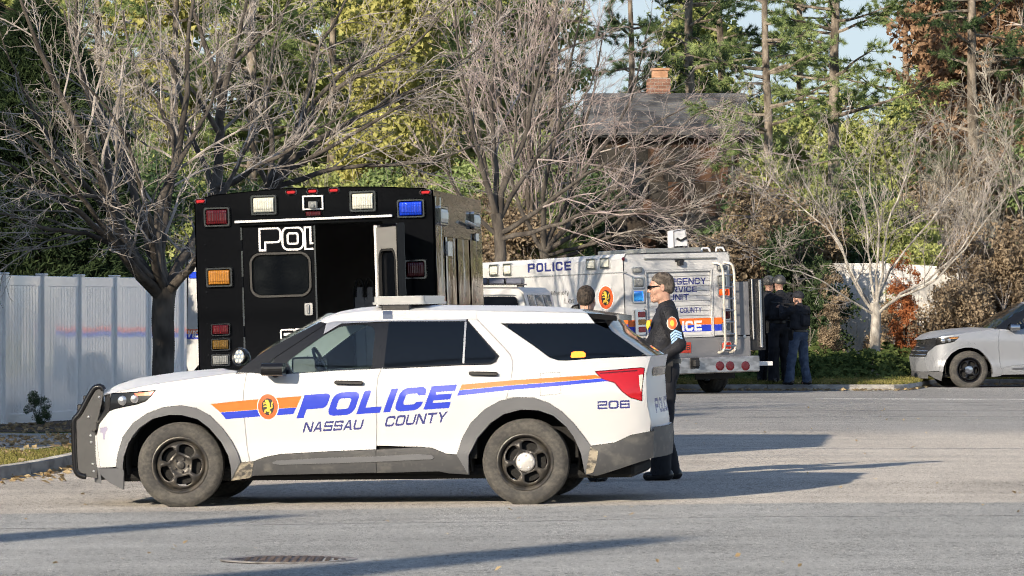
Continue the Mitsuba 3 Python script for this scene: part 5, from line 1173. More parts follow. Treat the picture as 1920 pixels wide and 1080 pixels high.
def figure(name, label, pos, face, H, pose, wear, h=.008, lean=0.0):
    """A clothed figure in its own frame: x the way it faces, y its left, z up, for a body 1.80 m tall and scaled to H."""
    t = thing(name, label, 'person'); s = H / 1.80
    M = MV(Rz(face) * s, pos)
    J = dict(hipL=(0, .095, .93), hipR=(0, -.095, .93), kneeL=(.02, .11, .50), kneeR=(.02, -.11, .50), ankL=(-.02, .12, .085), ankR=(-.02, -.12, .085), shL=(-.01, .195, 1.46), shR=(-.01, -.195, 1.46),
             elL=(-.03, .26, 1.17), elR=(-.03, -.26, 1.17), wrL=(.08, .24, .94), wrR=(.08, -.24, .94), neck=(-.012, 0, 1.50), head=(.025, 0, 1.685), yaw=0.0, nod=0.0)
    J.update(pose); J = {k: (np.array(v, float) if isinstance(v, tuple) else v) for k, v in J.items()}
    lo, hi = np.array([-.45, -.55, -.02]), np.array([.60, .55, 1.90])
    allp = np.array([v for v in J.values() if isinstance(v, np.ndarray)]); lo = np.minimum(lo * [1, 1, 1], allp.min(0) - .2); lo[2] = -.02; hi = np.maximum(allp.max(0) + .2, [.2, .2, 1.86]); hi[2] = max(1.87, allp[:, 2].max() + .18)
    lo[:2] = np.minimum(allp.min(0)[:2] - .2, [-.25, -.3]); hi[:2] = np.maximum(allp.max(0)[:2] + .2, [.28, .3])
    RH = Rz(J['yaw']) @ Ry(J['nod']); hd = J['head']; hp = lambda *p: hd + RH @ np.array(p)
    # the body, one surface: head with face, neck, trunk, limbs, hands with fingers
    B = Field(lo, hi, h * .75 if wear.get('fine') else h)
    B.ball(hp(-.015, 0, .035), (.098, .077, .092), 0, R=RH); B.ball(hp(.025, 0, -.02), (.072, .066, .098), .02, R=RH)
    B.bone(hp(.02, .035, -.075), hp(.068, .012, -.100), .032, .026, .02); B.bone(hp(.02, -.035, -.075), hp(.068, -.012, -.100), .032, .026, .02)
    B.ball(hp(.079, 0, -.098), .022, .012)                                                        # chin
    B.bone(hp(.088, 0, .018), hp(.113, 0, -.022), .010, .0135, .008); B.ball(hp(.103, .010, -.027), .010, .006); B.ball(hp(.103, -.010, -.027), .010, .006)   # nose
    B.bone(hp(.083, .034, .034), hp(.083, -.034, .034), .014, .014, .010)                          # brow
    B.ball(hp(.094, 0, -.058), (.011, .024, .007), .006, R=RH); B.ball(hp(.091, 0, -.070), (.012, .021, .007), .006, R=RH)   # lips
    for q in (-1, 1):
        B.ball(hp(.092, q * .032, .012), (.018, .014, .011), 0, cut=True, R=RH); B.ball(hp(.078, q * .032, .012), .0135, .0)
        B.ball(hp(.058, q * .05, -.028), .026, .02); B.ball(hp(-.012, q * .079, -.004), (.021, .009, .034), .006, R=RH); B.ball(hp(-.004, q * .088, .0), (.010, .006, .018), 0, cut=True, R=RH)
    B.bone(J['neck'] + [0, 0, -.03], hp(-.022, 0, -.06), .057, .052, .025)
    B.bone((0, 0, 1.0), (0, 0, 1.36), .098, .098, .05, ((0, 1, 0), 1.35)); B.bone(J['shL'], J['shR'], .055, .055, .04)
    for q in 'LR':
        B.bone(J['hip' + q], J['knee' + q], .072, .048, .02); B.bone(J['knee' + q], J['ank' + q], .050, .034, .02); B.bone(J['ank' + q], J['ank' + q] + [.12, 0, -.05], .032, .026, .01)
        B.bone(J['sh' + q], J['el' + q], .045, .036, .02); B.bone(J['el' + q], J['wr' + q], .036, .026, .02)
        d = J['wr' + q] - J['el' + q]; d /= np.linalg.norm(d); cd = J.get('hand' + q); d = d if cd is None else cd / np.linalg.norm(cd)
        sd = np.cross(d, [0, 0, 1.0]) if abs(d[2]) < .8 else np.array([1.0, 0, 0]); sd -= d * (sd @ d); sd /= np.linalg.norm(sd); nn = np.cross(d, sd)
        if nn @ (np.array([.1, 0, 1.1]) - J['wr' + q]) < 0: nn = -nn
        w0 = J['wr' + q]; B.bone(w0, w0 + d * .085, .024, .027, .012, (sd, 1.55))
        for i, (o, L) in enumerate(((-.030, .060), (-.010, .072), (.010, .068), (.030, .052))):
            p0 = w0 + d * .09 + sd * o; p1 = p0 + d * L * .5 + nn * .012; p2 = p1 + d * L * .30 + nn * .03
            B.bone(p0, p1, .0095, .009, .004); B.bone(p1, p2, .009, .0075, .003)
        B.bone(w0 + d * .025 - sd * .030, w0 + d * .065 - sd * .052 + nn * .02, .0125, .011, .006); B.bone(w0 + d * .065 - sd * .052 + nn * .02, w0 + d * .092 - sd * .047 + nn * .034, .011, .009, .004)
    part(t, 'body', B.mesh(), 'skin', True, M=M)
    # trousers, shirt, shoes, belt
    C = Field(lo, hi, h)
    for q in 'LR':
        C.bone(J['hip' + q] + [0, 0, .02], J['knee' + q], .106, .090, .03); C.bone(J['knee' + q], J['ank' + q] + [.012, 0, -.02], .088, .092, .02)
    C.bone((-.005, .03, .98), (-.005, -.03, .98), .125, .125, .05, ((0, 1, 0), 1.18)); C.half((0, 0, 1), 1.055); C.half((0, 0, -1), -.045)
    C.folds(.034, 6, 3); part(t, 'trousers', C.mesh(), wear['legs'], True, M=M)
    S = Field(lo, hi, h)
    S.bone((0, 0, 1.06), (.012, 0, 1.22), .128, .135, .04, ((0, 1, 0), 1.28)); S.bone((.012, 0, 1.22), (.0, 0, 1.36), .136, .125, .05, ((0, 1, 0), 1.42)); S.bone(J['shL'] - [0, .015, 0], J['shR'] + [0, .015, 0], .070, .070, .05)
    if wear.get('belly'): S.ball((.06, 0, 1.14), (.12, .15, .13), .05)
    for q in 'LR':
        S.bone(J['sh' + q], J['el' + q], .078, .066, .03); S.bone(J['el' + q], J['wr' + q], .064, .050, .025)
    S.bone((-.012, 0, 1.45), J['neck'] + [-.005, 0, .020], .094, .076, .03)
    S.half((0, 0, -1), -1.0); S.folds(.034, 7, 11)
    for q in 'LR':   # open cuffs: the sleeve ends before the hand
        pass
    part(t, 'shirt', S.mesh(), wear['top'], True, M=M)
    K = Field(lo, hi, h)
    for q in 'LR':
        a = J['ank' + q]; K.bone(a * [1, 1, 0] + [-.055, 0, .05], a * [1, 1, 0] + [.13, (.02 if q == 'L' else -.02), .038], .048, .038, .02); K.bone(a * [1, 1, 0] + [-.03, 0, .05], a * [1, 1, 0] + [-.02, 0, .12], .05, .05, .02)
    K.half((0, 0, -1), 0)
    for g_ in sorted(trimesh.Trimesh(*K.mesh(), process=True).split(only_watertight=False), key=lambda q: -len(q.faces))[:2]: part(t, 'shoe', g_, 'leather', True, M=M)
    bl = lathe([(.158, -.022), (.162, -.02), (.162, .022), (.150, .024)], 40, 2); bl = (bl[0] * [.86, 1.10, 1] + [-.002, 0, 1.045], bl[1])
    bk = part(t, 'belt', bl, 'leather', 40, M=M)
    for q_ in (rbox(-.06, .06, -.22, -.17, .95, 1.06, .02, axis=1), rbox(-.03, .09, .165, .215, .86, 1.07, .02, axis=1), box(.125, .155, -.10, -.03, .99, 1.07, .01)): part(bk, 'pouch', q_, 'leather', 30, M=M)
    if wear.get('hair'):
        Hh = Field(lo, hi, h * .75)
        Hh.ball(hp(-.020, 0, .042), (.103, .083, .094), 0, R=RH); Hh.ball(hp(-.055, 0, .0), (.066, .072, .075), .02, R=RH)
        g = np.stack(np.meshgrid(*[Hh.lo[k] + np.arange(Hh.n[k]) * Hh.h for k in range(3)], indexing='ij'), -1); q = (g - hd) @ RH
        line = np.where(q[..., 0] > .055, .058 + .3 * (q[..., 0] - .055), np.where(q[..., 0] > -.02, .058 - (.055 - q[..., 0]) * .9, -.03 - (-.02 - q[..., 0]) * .6)); Hh.d = np.maximum(Hh.d, line - q[..., 2])
        Hh.folds(.008, 40, 5); part(t, 'hair', Hh.mesh(), wear['hair'], True, M=M)
    if wear.get('glasses'):
        vs = lambda q: cat_([xf(prism(affinity.scale(Point(0, 0).buffer(1, quad_segs=6), .030, .017), -.003, .004, 0, .002), MV(RH @ Rz(q * .35), hp(.104, q * .034, .012)))])
        gk = part(t, 'sunglasses', cat_([vs(1), vs(-1), tube([hp(.112, .008, .018), hp(.112, -.008, .018)], .003, 5)]), 'black_gloss', M=M)
        for q in (-1, 1): part(gk, 'temple', xf(box(-.10, .0, -.003, .003, -.004, .008, .001), MV(RH, hp(.09, q * .072, .012))), 'black_gloss', M=M)
    if wear.get('helmet'):
        L = Field(lo, hi, h); L.ball(hp(-.012, 0, .045), (.128, .108, .115), 0, R=RH)
        g = np.stack(np.meshgrid(*[L.lo[k] + np.arange(L.n[k]) * L.h for k in range(3)], indexing='ij'), -1); q = (g - hd) @ RH
        L.d = np.maximum(L.d, (.02 + .25 * np.clip(q[..., 0], 0, 1) - .3 * np.clip(-q[..., 0], 0, .1)) - q[..., 2]); hk = part(t, 'helmet', L.mesh(), wear['helmet'], True, M=M)
        part(hk, 'goggles', xf(rbox(-.02, .02, -.07, .07, -.025, .03, .02, axis=0), MV(RH, hp(.115, 0, .085))), 'black_gloss', 40, M=M)
        part(hk, 'chin_strap', tube(smooth_path([hp(.0, .085, .02), hp(.03, .07, -.06), hp(.07, 0, -.115), hp(.03, -.07, -.06), hp(.0, -.085, .02)], 16), .007, 5), 'black_plastic', M=M)
    if wear.get('vest'):
        W = Field(lo, hi, h); W.bone((0.0, 0, 1.12), (.01, 0, 1.36), .158, .155, .04, ((0, 1, 0), 1.28)); W.half((0, 0, -1), -1.08); W.half((0, 0, 1), 1.43); W.folds(.012, 9, 2); vk = part(t, 'vest', W.mesh(), wear['vest'], True, M=M)
        for q_ in [rbox(.15, .20, y - .045, y + .045, 1.12, 1.24, .015, axis=0) for y in (-.12, 0, .12)] + [rbox(-.20, -.15, -.11, .11, 1.14, 1.36, .02, axis=0)]: part(vk, 'pouch', q_, wear['vest'], 30, M=M)
    return t, M, J
def on_cloth(k, M, shape, origin, nrm, up, m, name, lift=0.0, curve=3.0, parent=None):
    """A sewn badge: a shape in metres on the sleeve or chest at a point, facing nrm, bent round the limb."""
    n = np.asarray(nrm, float); n /= np.linalg.norm(n); u = np.cross(np.asarray(up, float), n); u /= np.linalg.norm(u); v = np.cross(n, u)
    v2, f = grid_tri(shape, .015)
    P = np.asarray(origin) + v2[:, :1] * u + v2[:, 1:] * v + n * (lift - curve * v2[:, :1] ** 2)
    return part(k, name, (np.vstack([P, P - n * .008]), np.vstack([f, f + len(P)])), m, M=M)
# the sergeant beside the car's tail, facing left in profile, hands at his belt
offz = float(G(1.39, 43.6))
OFF, OM, OJ = figure('person', 'officer in dark uniform and sunglasses with orange shoulder patch, standing at the patrol car tail', (1.45, 43.6, offz), math.radians(183), 1.94,
    dict(elL=(-.095, .255, 1.185), elR=(-.06, -.26, 1.19), wrL=(.10, .22, 1.03), wrR=(.14, -.17, 1.05), handL=(1, -.5, -.25), handR=(1, .5, -.2), yaw=-.06, nod=.10, head=(.038, 0, 1.69), kneeL=(.03, .10, .5), ankL=(.04, .12, .085), ankR=(-.06, -.13, .085), neck=(-.002, 0, 1.50)),
    dict(top='uniform', legs='uniform_trousers', hair='hair_grey', glasses=True, belly=True, fine=True), .0085)
shp = np.array(OJ['shL']); el = np.array(OJ['elL'])
c1 = shp + (el - shp) * .30 + [.0, .075, 0]
on_cloth(OFF, OM, affinity.scale(Point(0, 0).buffer(1), .046, .057), c1, (.0, 1, .10), (0.05, 0, 1), 'white_vinyl', 'shoulder_patch', .004, 4)
on_cloth(OFF, OM, affinity.scale(Point(0, 0).buffer(1), .042, .053), c1, (.0, 1, .10), (0.05, 0, 1), 'emblem_orange', 'patch_field', .006, 4)
on_cloth(OFF, OM, affinity.scale(Point(0, 0).buffer(1), .018, .028), c1, (.0, 1, .10), (0.05, 0, 1), 'emblem_gold', 'patch_motif', .0075, 4)
c2 = shp + (el - shp) * .70 + [.0, .067, 0]
chev = unary_union([Polygon([(-.05, y), (0, y + .03), (.05, y), (.05, y - .017), (0, y + .013), (-.05, y - .017)]) for y in (-.045, -.022, .001, .024)])
on_cloth(OFF, OM, chev, c2, (.0, 1, .03), (0.18, 0, 1), 'chevron', 'chevrons', .006, 4)
on_cloth(OFF, OM, Polygon([(-.03, .04), (.03, .04), (.034, 0), (0, -.045), (-.034, 0)]), (.150, .085, 1.36), (.9, .45, .15), (0, 0, 1), 'patch_yellow', 'badge', .012, 1)
part(OFF, 'radio', cat_([rbox(-.05, .0, .17, .22, 1.0, 1.13, .01, axis=1), tube([(-.03, .195, 1.13), (-.035, .195, 1.24)], .006)]), 'black_plastic', M=OM)
# the second officer, seen from behind over the roof
figure('person', 'officer with short dark hair seen from behind, his head showing over the patrol car roof', (.69, 43.5, float(G(.69, 43.5))), math.radians(60), 1.83,
       dict(elL=(-.03, .25, 1.19), elR=(-.02, -.25, 1.19), wrL=(.14, .16, 1.08), wrR=(.15, -.12, 1.10), handL=(1, -.5, 0), handR=(1, .5, 0), yaw=.25, nod=.12), dict(top='uniform', legs='uniform_trousers', hair='hair_dark'), .013)
# two helmeted officers by the open locker and one in jeans raising a rifle
z_ = lambda x, y: zright(x, y) + .02
for px, d, H, fa, lb in ((1441, 87.6, 2.0, 235, 'helmeted officer in dark gear closest to the white truck, beside its locker door'), (1462, 87.0, 2.02, 290, 'helmeted officer in dark gear standing left of the officer in jeans')):
    x = (px - CX) / FOC * d
    figure('person', lb, (x, d, z_(x, d)), math.radians(fa - 180), H, dict(elL=(.05, .25, 1.20), elR=(.05, -.25, 1.20), wrL=(.24, .08, 1.22), wrR=(.22, -.12, 1.16), handL=(1, -.3, .2), handR=(1, .3, .2)), dict(top='tactical', legs='tactical', helmet='helmet_grey', vest='tactical'), .018)
xj = (1498 - CX) / FOC * 86.2
PJ, PJM, _ = figure('person', 'officer in blue jeans and dark vest raising a rifle, standing on the far verge', (xj, 86.2, z_(xj, 86.9)), math.radians(135), 1.74,
       dict(shL=(.02, .19, 1.45), elL=(.22, .22, 1.33), wrL=(.40, .07, 1.50), shR=(-.02, -.19, 1.45), elR=(.10, -.33, 1.36), wrR=(.20, -.10, 1.46), handL=(1, -.3, .3), handR=(1, .4, .3), head=(.05, -.03, 1.665), nod=.15, kneeL=(.06, .15, .5), ankL=(.06, .20, .085), kneeR=(0, -.14, .5), ankR=(-.06, -.18, .085)),
       dict(top='tactical', legs='denim', helmet='tactical', vest='tactical'), .016)
on_cloth(PJ, PJM, sbox(-.04, -.03, .04, .03), (-.02, -.215, 1.12), (-.2, -1, 0), (0, 0, 1), 'patch_yellow', 'vest_tag', .01, 1)
RFL = thing('rifle', 'short black rifle held up by the officer in jeans', 'rifle')
part(RFL, 'barrel', tube([(.28, -.06, 1.555), (.74, -.02, 1.60)], .011), 'black_plastic', M=PJM); part(RFL, 'receiver', cat_([xf(box(-.16, .20, -.02, .02, -.035, .03, .006), MV(Ry(-.09) , (.24, -.065, 1.55)))]), 'black_plastic', M=PJM)
part(RFL, 'magazine', xf(box(-.02, .03, -.012, .012, -.17, -.03, .004), MV(Ry(-.2), (.27, -.06, 1.55))), 'black_plastic', M=PJM); part(RFL, 'stock', xf(box(-.32, -.14, -.016, .016, -.05, .02, .006), MV(Ry(-.09), (.24, -.065, 1.55))), 'black_plastic', M=PJM)
# ------------------------------------------------------------------ trees and plants
def unit(v): return v / (np.linalg.norm(v, axis=-1, keepdims=True) + 1e-12)
def run(base, d, L, k, wob, trop, rg, bend=None):
    """Polylines (n, k, 3) from base along d, wandering by wob and bending by trop towards the sky (or down)."""
    n = len(base); P = np.zeros((n, k, 3)); P[:, 0] = base; d = unit(d); st = (L / (k - 1))[:, None]
    for q in range(1, k):
        P[:, q] = P[:, q - 1] + d * st
        d = unit(d + rg.normal(0, wob, (n, 3)) + np.array([0, 0, trop]))
    return P
def sprout(P, m, rg, t0, t1, ang, aj, planar=0.0):
    """m shoots per polyline: where, which way, and how far along each one stands."""
    n, k, _ = P.shape; t = t0 + (t1 - t0) * (np.arange(m)[None] + rg.uniform(0, 1, (n, m))) / m; x = t * (k - 1); i = np.clip(x.astype(int), 0, k - 2); f = (x - i)[..., None]
    r = np.arange(n)[:, None]; A, B = P[r, i], P[r, i + 1]; b = A + (B - A) * f; d = unit(B - A)
    a = unit(np.cross(d, rg.normal(0, 1, d.shape))); th = np.clip(rg.normal(ang, aj, t.shape), .12, 1.5)[..., None]
    c = d * np.cos(th) + a * np.sin(th)
    return b.reshape(-1, 3), c.reshape(-1, 3), t.reshape(-1)
def taper(r0, r1, k): return r0[:, None] + (r1 - r0)[:, None] * np.linspace(0, 1, k)[None]
def bare_tree(seed, limbs, trunk=None, trunk_r=(.16, .12), counts=(9, 7, 5), rmin=.0042, lens=(.42, .30, .26), trop=.02, ang=.62, fine=True):
    """A leafless tree: trunk and limbs are given as paths with radii; side branches, twigs and shoots grow on them."""
    rg = np.random.default_rng(seed); out = {}
    tr = []
    if trunk is not None:
        p = smooth_path(trunk, 14); r = np.linspace(trunk_r[0], trunk_r[1], 14); r[:3] *= [1.35, 1.12, 1.03]
        p = p + (meshkit.noise(p * 3 + seed)[:, None] - .5) * .03
        tr.append(tube(p, r, 12))
    out['trunk'] = cat_(tr) if tr else None
    LP, LR, LL = [], [], []
    lm = []
    for path, r0 in limbs:
        p = smooth_path(path, 16); L = np.linalg.norm(np.diff(p, axis=0), axis=1).sum(); p[1:-1] += rg.normal(0, .012 * L / 4, (14, 3))
        r = r0 * (1 - .84 * np.linspace(0, 1, 16) ** .8); lm.append(tube(p, r, 8)); LP.append(p); LR.append(r); LL.append(L)
    out['limbs'] = lm
    LP, LR, LL = np.array(LP), np.array(LR), np.array(LL)
    def next_level(P, R, L, m, t0, ang, lk, k, wob, tr_, rmn, rk=.42):
        b, d, t = sprout(P, m, rg, t0, 1.0, ang, .22); par = np.repeat(np.arange(len(P)), m)
        rp = R[par, np.clip((t * (R.shape[1] - 1)).astype(int), 0, R.shape[1] - 1)]
        l = L[par] * lk * rg.uniform(.55, 1.2, len(b)) * (1.15 - .55 * t); r0 = np.maximum(rp * rk * rg.uniform(.7, 1, len(b)), rmn)
        Q = run(b, d, l, k, wob, tr_, rg); return Q, taper(r0, np.maximum(r0 * .3, rmn * .8), k), l
    B1, R1, L1 = next_level(LP, LR, LL, counts[0], .18, ang, lens[0], 7, .13, trop, rmin * 1.8)
    B2, R2, L2 = next_level(B1, R1, L1, counts[1], .15, ang * .95, lens[1] * 1.7, 5, .15, trop, rmin * 1.25)
    out['branches'] = cat_([tube_batch(B1, R1, 5), tube_batch(B2, R2, 4)])
    B3, R3, L3 = next_level(B2, R2, L2, counts[2], .15, ang, lens[2] * 2.0, 4, .16, trop, rmin)
    B3b, R3b, _ = next_level(B1, R1, L1, counts[2], .3, ang, .22, 4, .16, trop, rmin)
    tw = [tube_batch(B3, R3, 3), tube_batch(B3b, R3b, 3)]
    out['twigs'] = cat_(tw); out['_tips'] = np.vstack([B3[:, -1], B2[:, -1]])
    return out
def place_bare(name, label, geo, M, mats=('bark', 'bark_twig'), group=None):
    t = thing(name, label, 'tree', group)
    if geo['trunk'] is not None: part(t, 'trunk', geo['trunk'], mats[0], 50, M=M)
    for l in geo['limbs']: part(t, 'limb', l, mats[0], 50, M=M)
    part(t, 'branches', geo['branches'], mats[1], False, kind='stuff', M=M); part(t, 'twigs', geo['twigs'], mats[1], False, kind='stuff', M=M)
    return t
mat('bark', grain((.035, .030, .026), (.105, .092, .078), 9, 9, 3.2, .25, .75, 4), .9)
mat('bark_pale', grain((.22, .20, .175), (.50, .47, .42), 9, 9, 5, .3, .7, 4), .9)
mat('bark_twig', grain((.15, .135, .12), (.44, .40, .37), 3, 3, 3), .85)
mat('bark_twig_red', grain((.17, .135, .13), (.44, .375, .36), 3, 3, 3), .85)
mat('bark_twig_pale', grain((.20, .185, .155), (.46, .43, .375), 3, 3, 3), .85)
mat('bark_pine', grain((.07, .057, .045), (.28, .24, .195), 7, 7, 3, .3, .7, 4), .9)
def leafmat(name, c0, c1, f=1.2):
    """Thin leaves: some light passes through them; two hues mingled from clump to clump."""
    col = proc(lambda p, n, uv: mix(c0, c1, smoothstep(.25, .75, fbm(p.x * f, p.y * f, p.z * f, 2) * .6 + .4 * cell_rand(dr.floor(p.x * 9), dr.floor(p.y * 9), dr.floor(p.z * 9)))))
    scene[name] = {'type': 'principledthin', 'base_color': col, 'roughness': .6, 'diff_trans': .55, 'spec_trans': 0.0}
    return name
leafmat('leaf_arbor', (.038, .064, .035), (.085, .125, .056)); leafmat('leaf_pine', (0.149, 0.218, 0.086), (0.345, 0.425, 0.178)); leafmat('leaf_pine_dark', (0.052, 0.092, 0.048), (0.138, 0.196, 0.086))
leafmat('leaf_olive', (0.230, 0.276, 0.098), (0.483, 0.517, 0.196)); leafmat('leaf_yellow', (0.299, 0.305, 0.098), (0.529, 0.506, 0.184)); leafmat('leaf_brown', (.17, .13, .09), (.46, .37, .26)); leafmat('leaf_rust', (.30, .105, .045), (.50, .21, .095))
leafmat('leaf_ivy', (.035, .06, .02), (.13, .17, .06), 3); leafmat('leaf_oak', (.20, .12, .075), (.42, .28, .18)); leafmat('leaf_litter', (.28, .20, .11), (.56, .44, .26), 6)
def leaves(P, size, rg, aspect=.5, nrm=None, spread=1.0, jit=.35):
    """A folded leaf (two triangles, lifted along its edges) at each of P."""
    n = len(P); a = unit(rg.normal(0, 1, (n, 3)) if nrm is None else nrm + rg.normal(0, spread, (n, 3)))
    u = unit(np.cross(a, rg.normal(0, 1, (n, 3)))); v = np.cross(a, u); s = size * rg.uniform(1 - jit, 1 + jit, n)[:, None]
    q = np.stack([P - u * s * .5, P + v * s * aspect * .5 + a * s * .08, P + u * s * .5, P - v * s * aspect * .5 + a * s * .08], 1)
    i = np.arange(n)[:, None] * 4
    return q.reshape(-1, 3), np.vstack([i + [[0, 1, 2]], i + [[0, 2, 3]]])
def needles(P, D, L, w, m, rg, fan=.8):
    """A tuft of m thin needle blades at each of P, fanning round D."""
    n = len(P); P = np.repeat(P, m, 0); d = unit(np.repeat(D, m, 0) + rg.normal(0, fan, (n * m, 3))); l = L * rg.uniform(.6, 1.2, (n * m, 1)); s = unit(np.cross(d, rg.normal(0, 1, (n * m, 3)))) * w
    q = np.stack([P - s * .5, P + s * .5, P + d * l], 1); return q.reshape(-1, 3), np.arange(3 * n * m).reshape(-1, 3)
def pine(seed, H, crown0, spread, r0=.17, nb=46, droop=-.02, dens=1.0, tuft=.16):
    rg = np.random.default_rng(seed); k = 16; z = np.linspace(0, H, k); p = np.c_[np.cumsum(rg.normal(0, .025, k)), np.cumsum(rg.normal(0, .025, k)), z]
    trunk = tube(p, r0 * (1 - .82 * z / H), 10)
    hz_ = crown0 + (H - crown0) * np.sort(rg.uniform(0, 1, nb)) ** .95; az = rg.uniform(0, 2 * np.pi, nb); base = np.stack([np.interp(hz_, z, p[:, 0]), np.interp(hz_, z, p[:, 1]), hz_], 1)
    f = (hz_ - crown0) / (H - crown0); L = spread * (1.05 - .75 * f) * rg.uniform(.55, 1.15, nb); d = np.stack([np.cos(az), np.sin(az), rg.uniform(-.05, .35, nb)], 1)
    B = run(base, d, L, 9, .07, droop + .03, rg); R = taper(.022 + .012 * L, np.full(nb, .006), 9)
    b, dd, t = sprout(B, 10, rg, .25, 1.0, .8, .2); ls = np.repeat(L, 10) * .33 * rg.uniform(.5, 1.1, len(b)) * (1.2 - .6 * t); dd[:, 2] *= .5
    S = run(b, dd, ls, 5, .12, .03, rg); SR = taper(np.full(len(b), .009), np.full(len(b), .004), 5)
    m = int(8 * dens); tt = rg.uniform(.2, 1, (len(S), m)) * 4; i = np.clip(tt.astype(int), 0, 3); fr = (tt - i)[..., None]; r = np.arange(len(S))[:, None]
    Q = (S[r, i] * (1 - fr) + S[r, i + 1] * fr).reshape(-1, 3); D = unit((S[r, i + 1] - S[r, i]).reshape(-1, 3)) + [0, 0, .15]
    dead = run(np.c_[np.interp(q := rg.uniform(.8, crown0 + .5, 16), z, p[:, 0]), np.interp(q, z, p[:, 1]), q], np.stack([np.cos(a_ := rg.uniform(0, 6.28, 16)), np.sin(a_), rg.uniform(-.2, .3, 16)], 1), rg.uniform(.4, 1.6, 16), 6, .12, -.02, rg)
    return dict(trunk=trunk, branches=cat_([tube_batch(B, R, 5), tube_batch(S, SR, 3), tube_batch(dead, taper(np.full(16, .016), np.full(16, .005), 6), 4)]), crown=needles(Q, D, tuft, .020, 9, rg, .65))
def place_pine(label, geo, M, leaf, group=None, name='pine_tree'):
    t = thing(name, label, 'tree', group); part(t, 'trunk', geo['trunk'], 'bark_pine', 50, M=M); part(t, 'branches', geo['branches'], 'bark_pine', kind='stuff', M=M); part(t, 'crown', geo['crown'], leaf, kind='stuff', M=M); return t
def clump_points(rg, lobes, n, shell=.55):
    """n points in a crown made of lobes (centre, radii): mostly near the lobes' skins, ragged."""
    w = np.array([np.prod(r) ** (2 / 3) for _, r in lobes]); pick = rg.choice(len(lobes), n, p=w / w.sum()); C = np.array([c for c, _ in lobes])[pick]; R = np.array([r for _, r in lobes])[pick]
    d = unit(rg.normal(0, 1, (n, 3))); r = rg.uniform(shell ** 3, 1.0, n) ** (1 / 3) * (1 + rg.normal(0, .10, n)); P = C + d * R * r[:, None]
    keep = meshkit.noise(P * 1.35 + 5) + .45 * meshkit.noise(P * 3.7) > .70
    return P[keep], d[keep]
def leafy(seed, H, W, n, size, crown0=.15, lobes=9, aspect=.55, tilt=.8, trunks=3):
    """A leafy shrub or tree: stems, limbs into each lobe, leaf-sized faces spread through the crown in clumps."""
    rg = np.random.default_rng(seed); LB = []
    for k in range(lobes):
        z = H * (crown0 + (1 - crown0) * (k + .5) / lobes); wd = W * (1 - .55 * abs((k + .5) / lobes - .42)); a = rg.uniform(0, 6.28); q = rg.uniform(.1, .55) * wd
        LB.append((np.array([math.cos(a) * q, math.sin(a) * q, z]), np.array([wd * rg.uniform(.45, .7), wd * rg.uniform(.45, .7), H / lobes * rg.uniform(1.1, 1.9)])))
    P, D = clump_points(rg, LB, n, .45)
    ok = P[:, 2] > .03; P, D = P[ok], D[ok]
    st = [tube(smooth_path([(rg.normal(0, .06 * W), rg.normal(0, .06 * W), -.05), (c[0] * .35, c[1] * .35, c[2] * .5), tuple(c + [0, 0, r[2] * .5])], 8), np.linspace(.012 + .008 * H, .008, 8), 6) for c, r in LB]
    b = np.array([c for c, _ in LB]); tw = run(np.repeat(b, 14, 0), rg.normal(0, 1, (len(b) * 14, 3)) + [0, 0, .5], np.full(len(b) * 14, W * .45), 5, .15, .03, rg)
    return dict(stems=cat_(st), twigs=tube_batch(tw, taper(np.full(len(tw), .010), np.full(len(tw), .004), 5), 3), foliage=leaves(P, size, rg, aspect, D * tilt + [0, 0, .3]))
def place_leafy(name, label, geo, M, leaf, bark='bark_twig', cat='shrub', group=None):
    t = thing(name, label, cat, group); part(t, 'stems', geo['stems'], 'bark', 50, M=M); part(t, 'twigs', geo['twigs'], bark, kind='stuff', M=M); part(t, 'crown' if cat == 'tree' else 'foliage', geo['foliage'], leaf, kind='stuff', M=M); return t
def spot(px, d, z=None, s=1.0, rot=0.0, sz=None):
    x = (px - CX) / FOC * d; z0 = (zleft(x, d) if x < -4.8 and d < 90 else zright(x, d)) if z is None else z
    R = Rz(rot) * s
    if sz: R = R @ np.diag([1, 1, sz / s])
    return MV(R, (x, d, z0))
def path_px(P, d0, dd, base):
    """Limb paths of a tree that stands at depth d0, from their outline in the photograph, each given its own lean in depth dd; local to base."""
    out = []
    n = len(P)
    for k, (px, py) in enumerate(P):
        d = d0 + dd * k / (n - 1); out.append(np.array([(px - CX) / FOC * d, d, EYE + (HORIZON - py) / FOC * d]) - base)
    return out
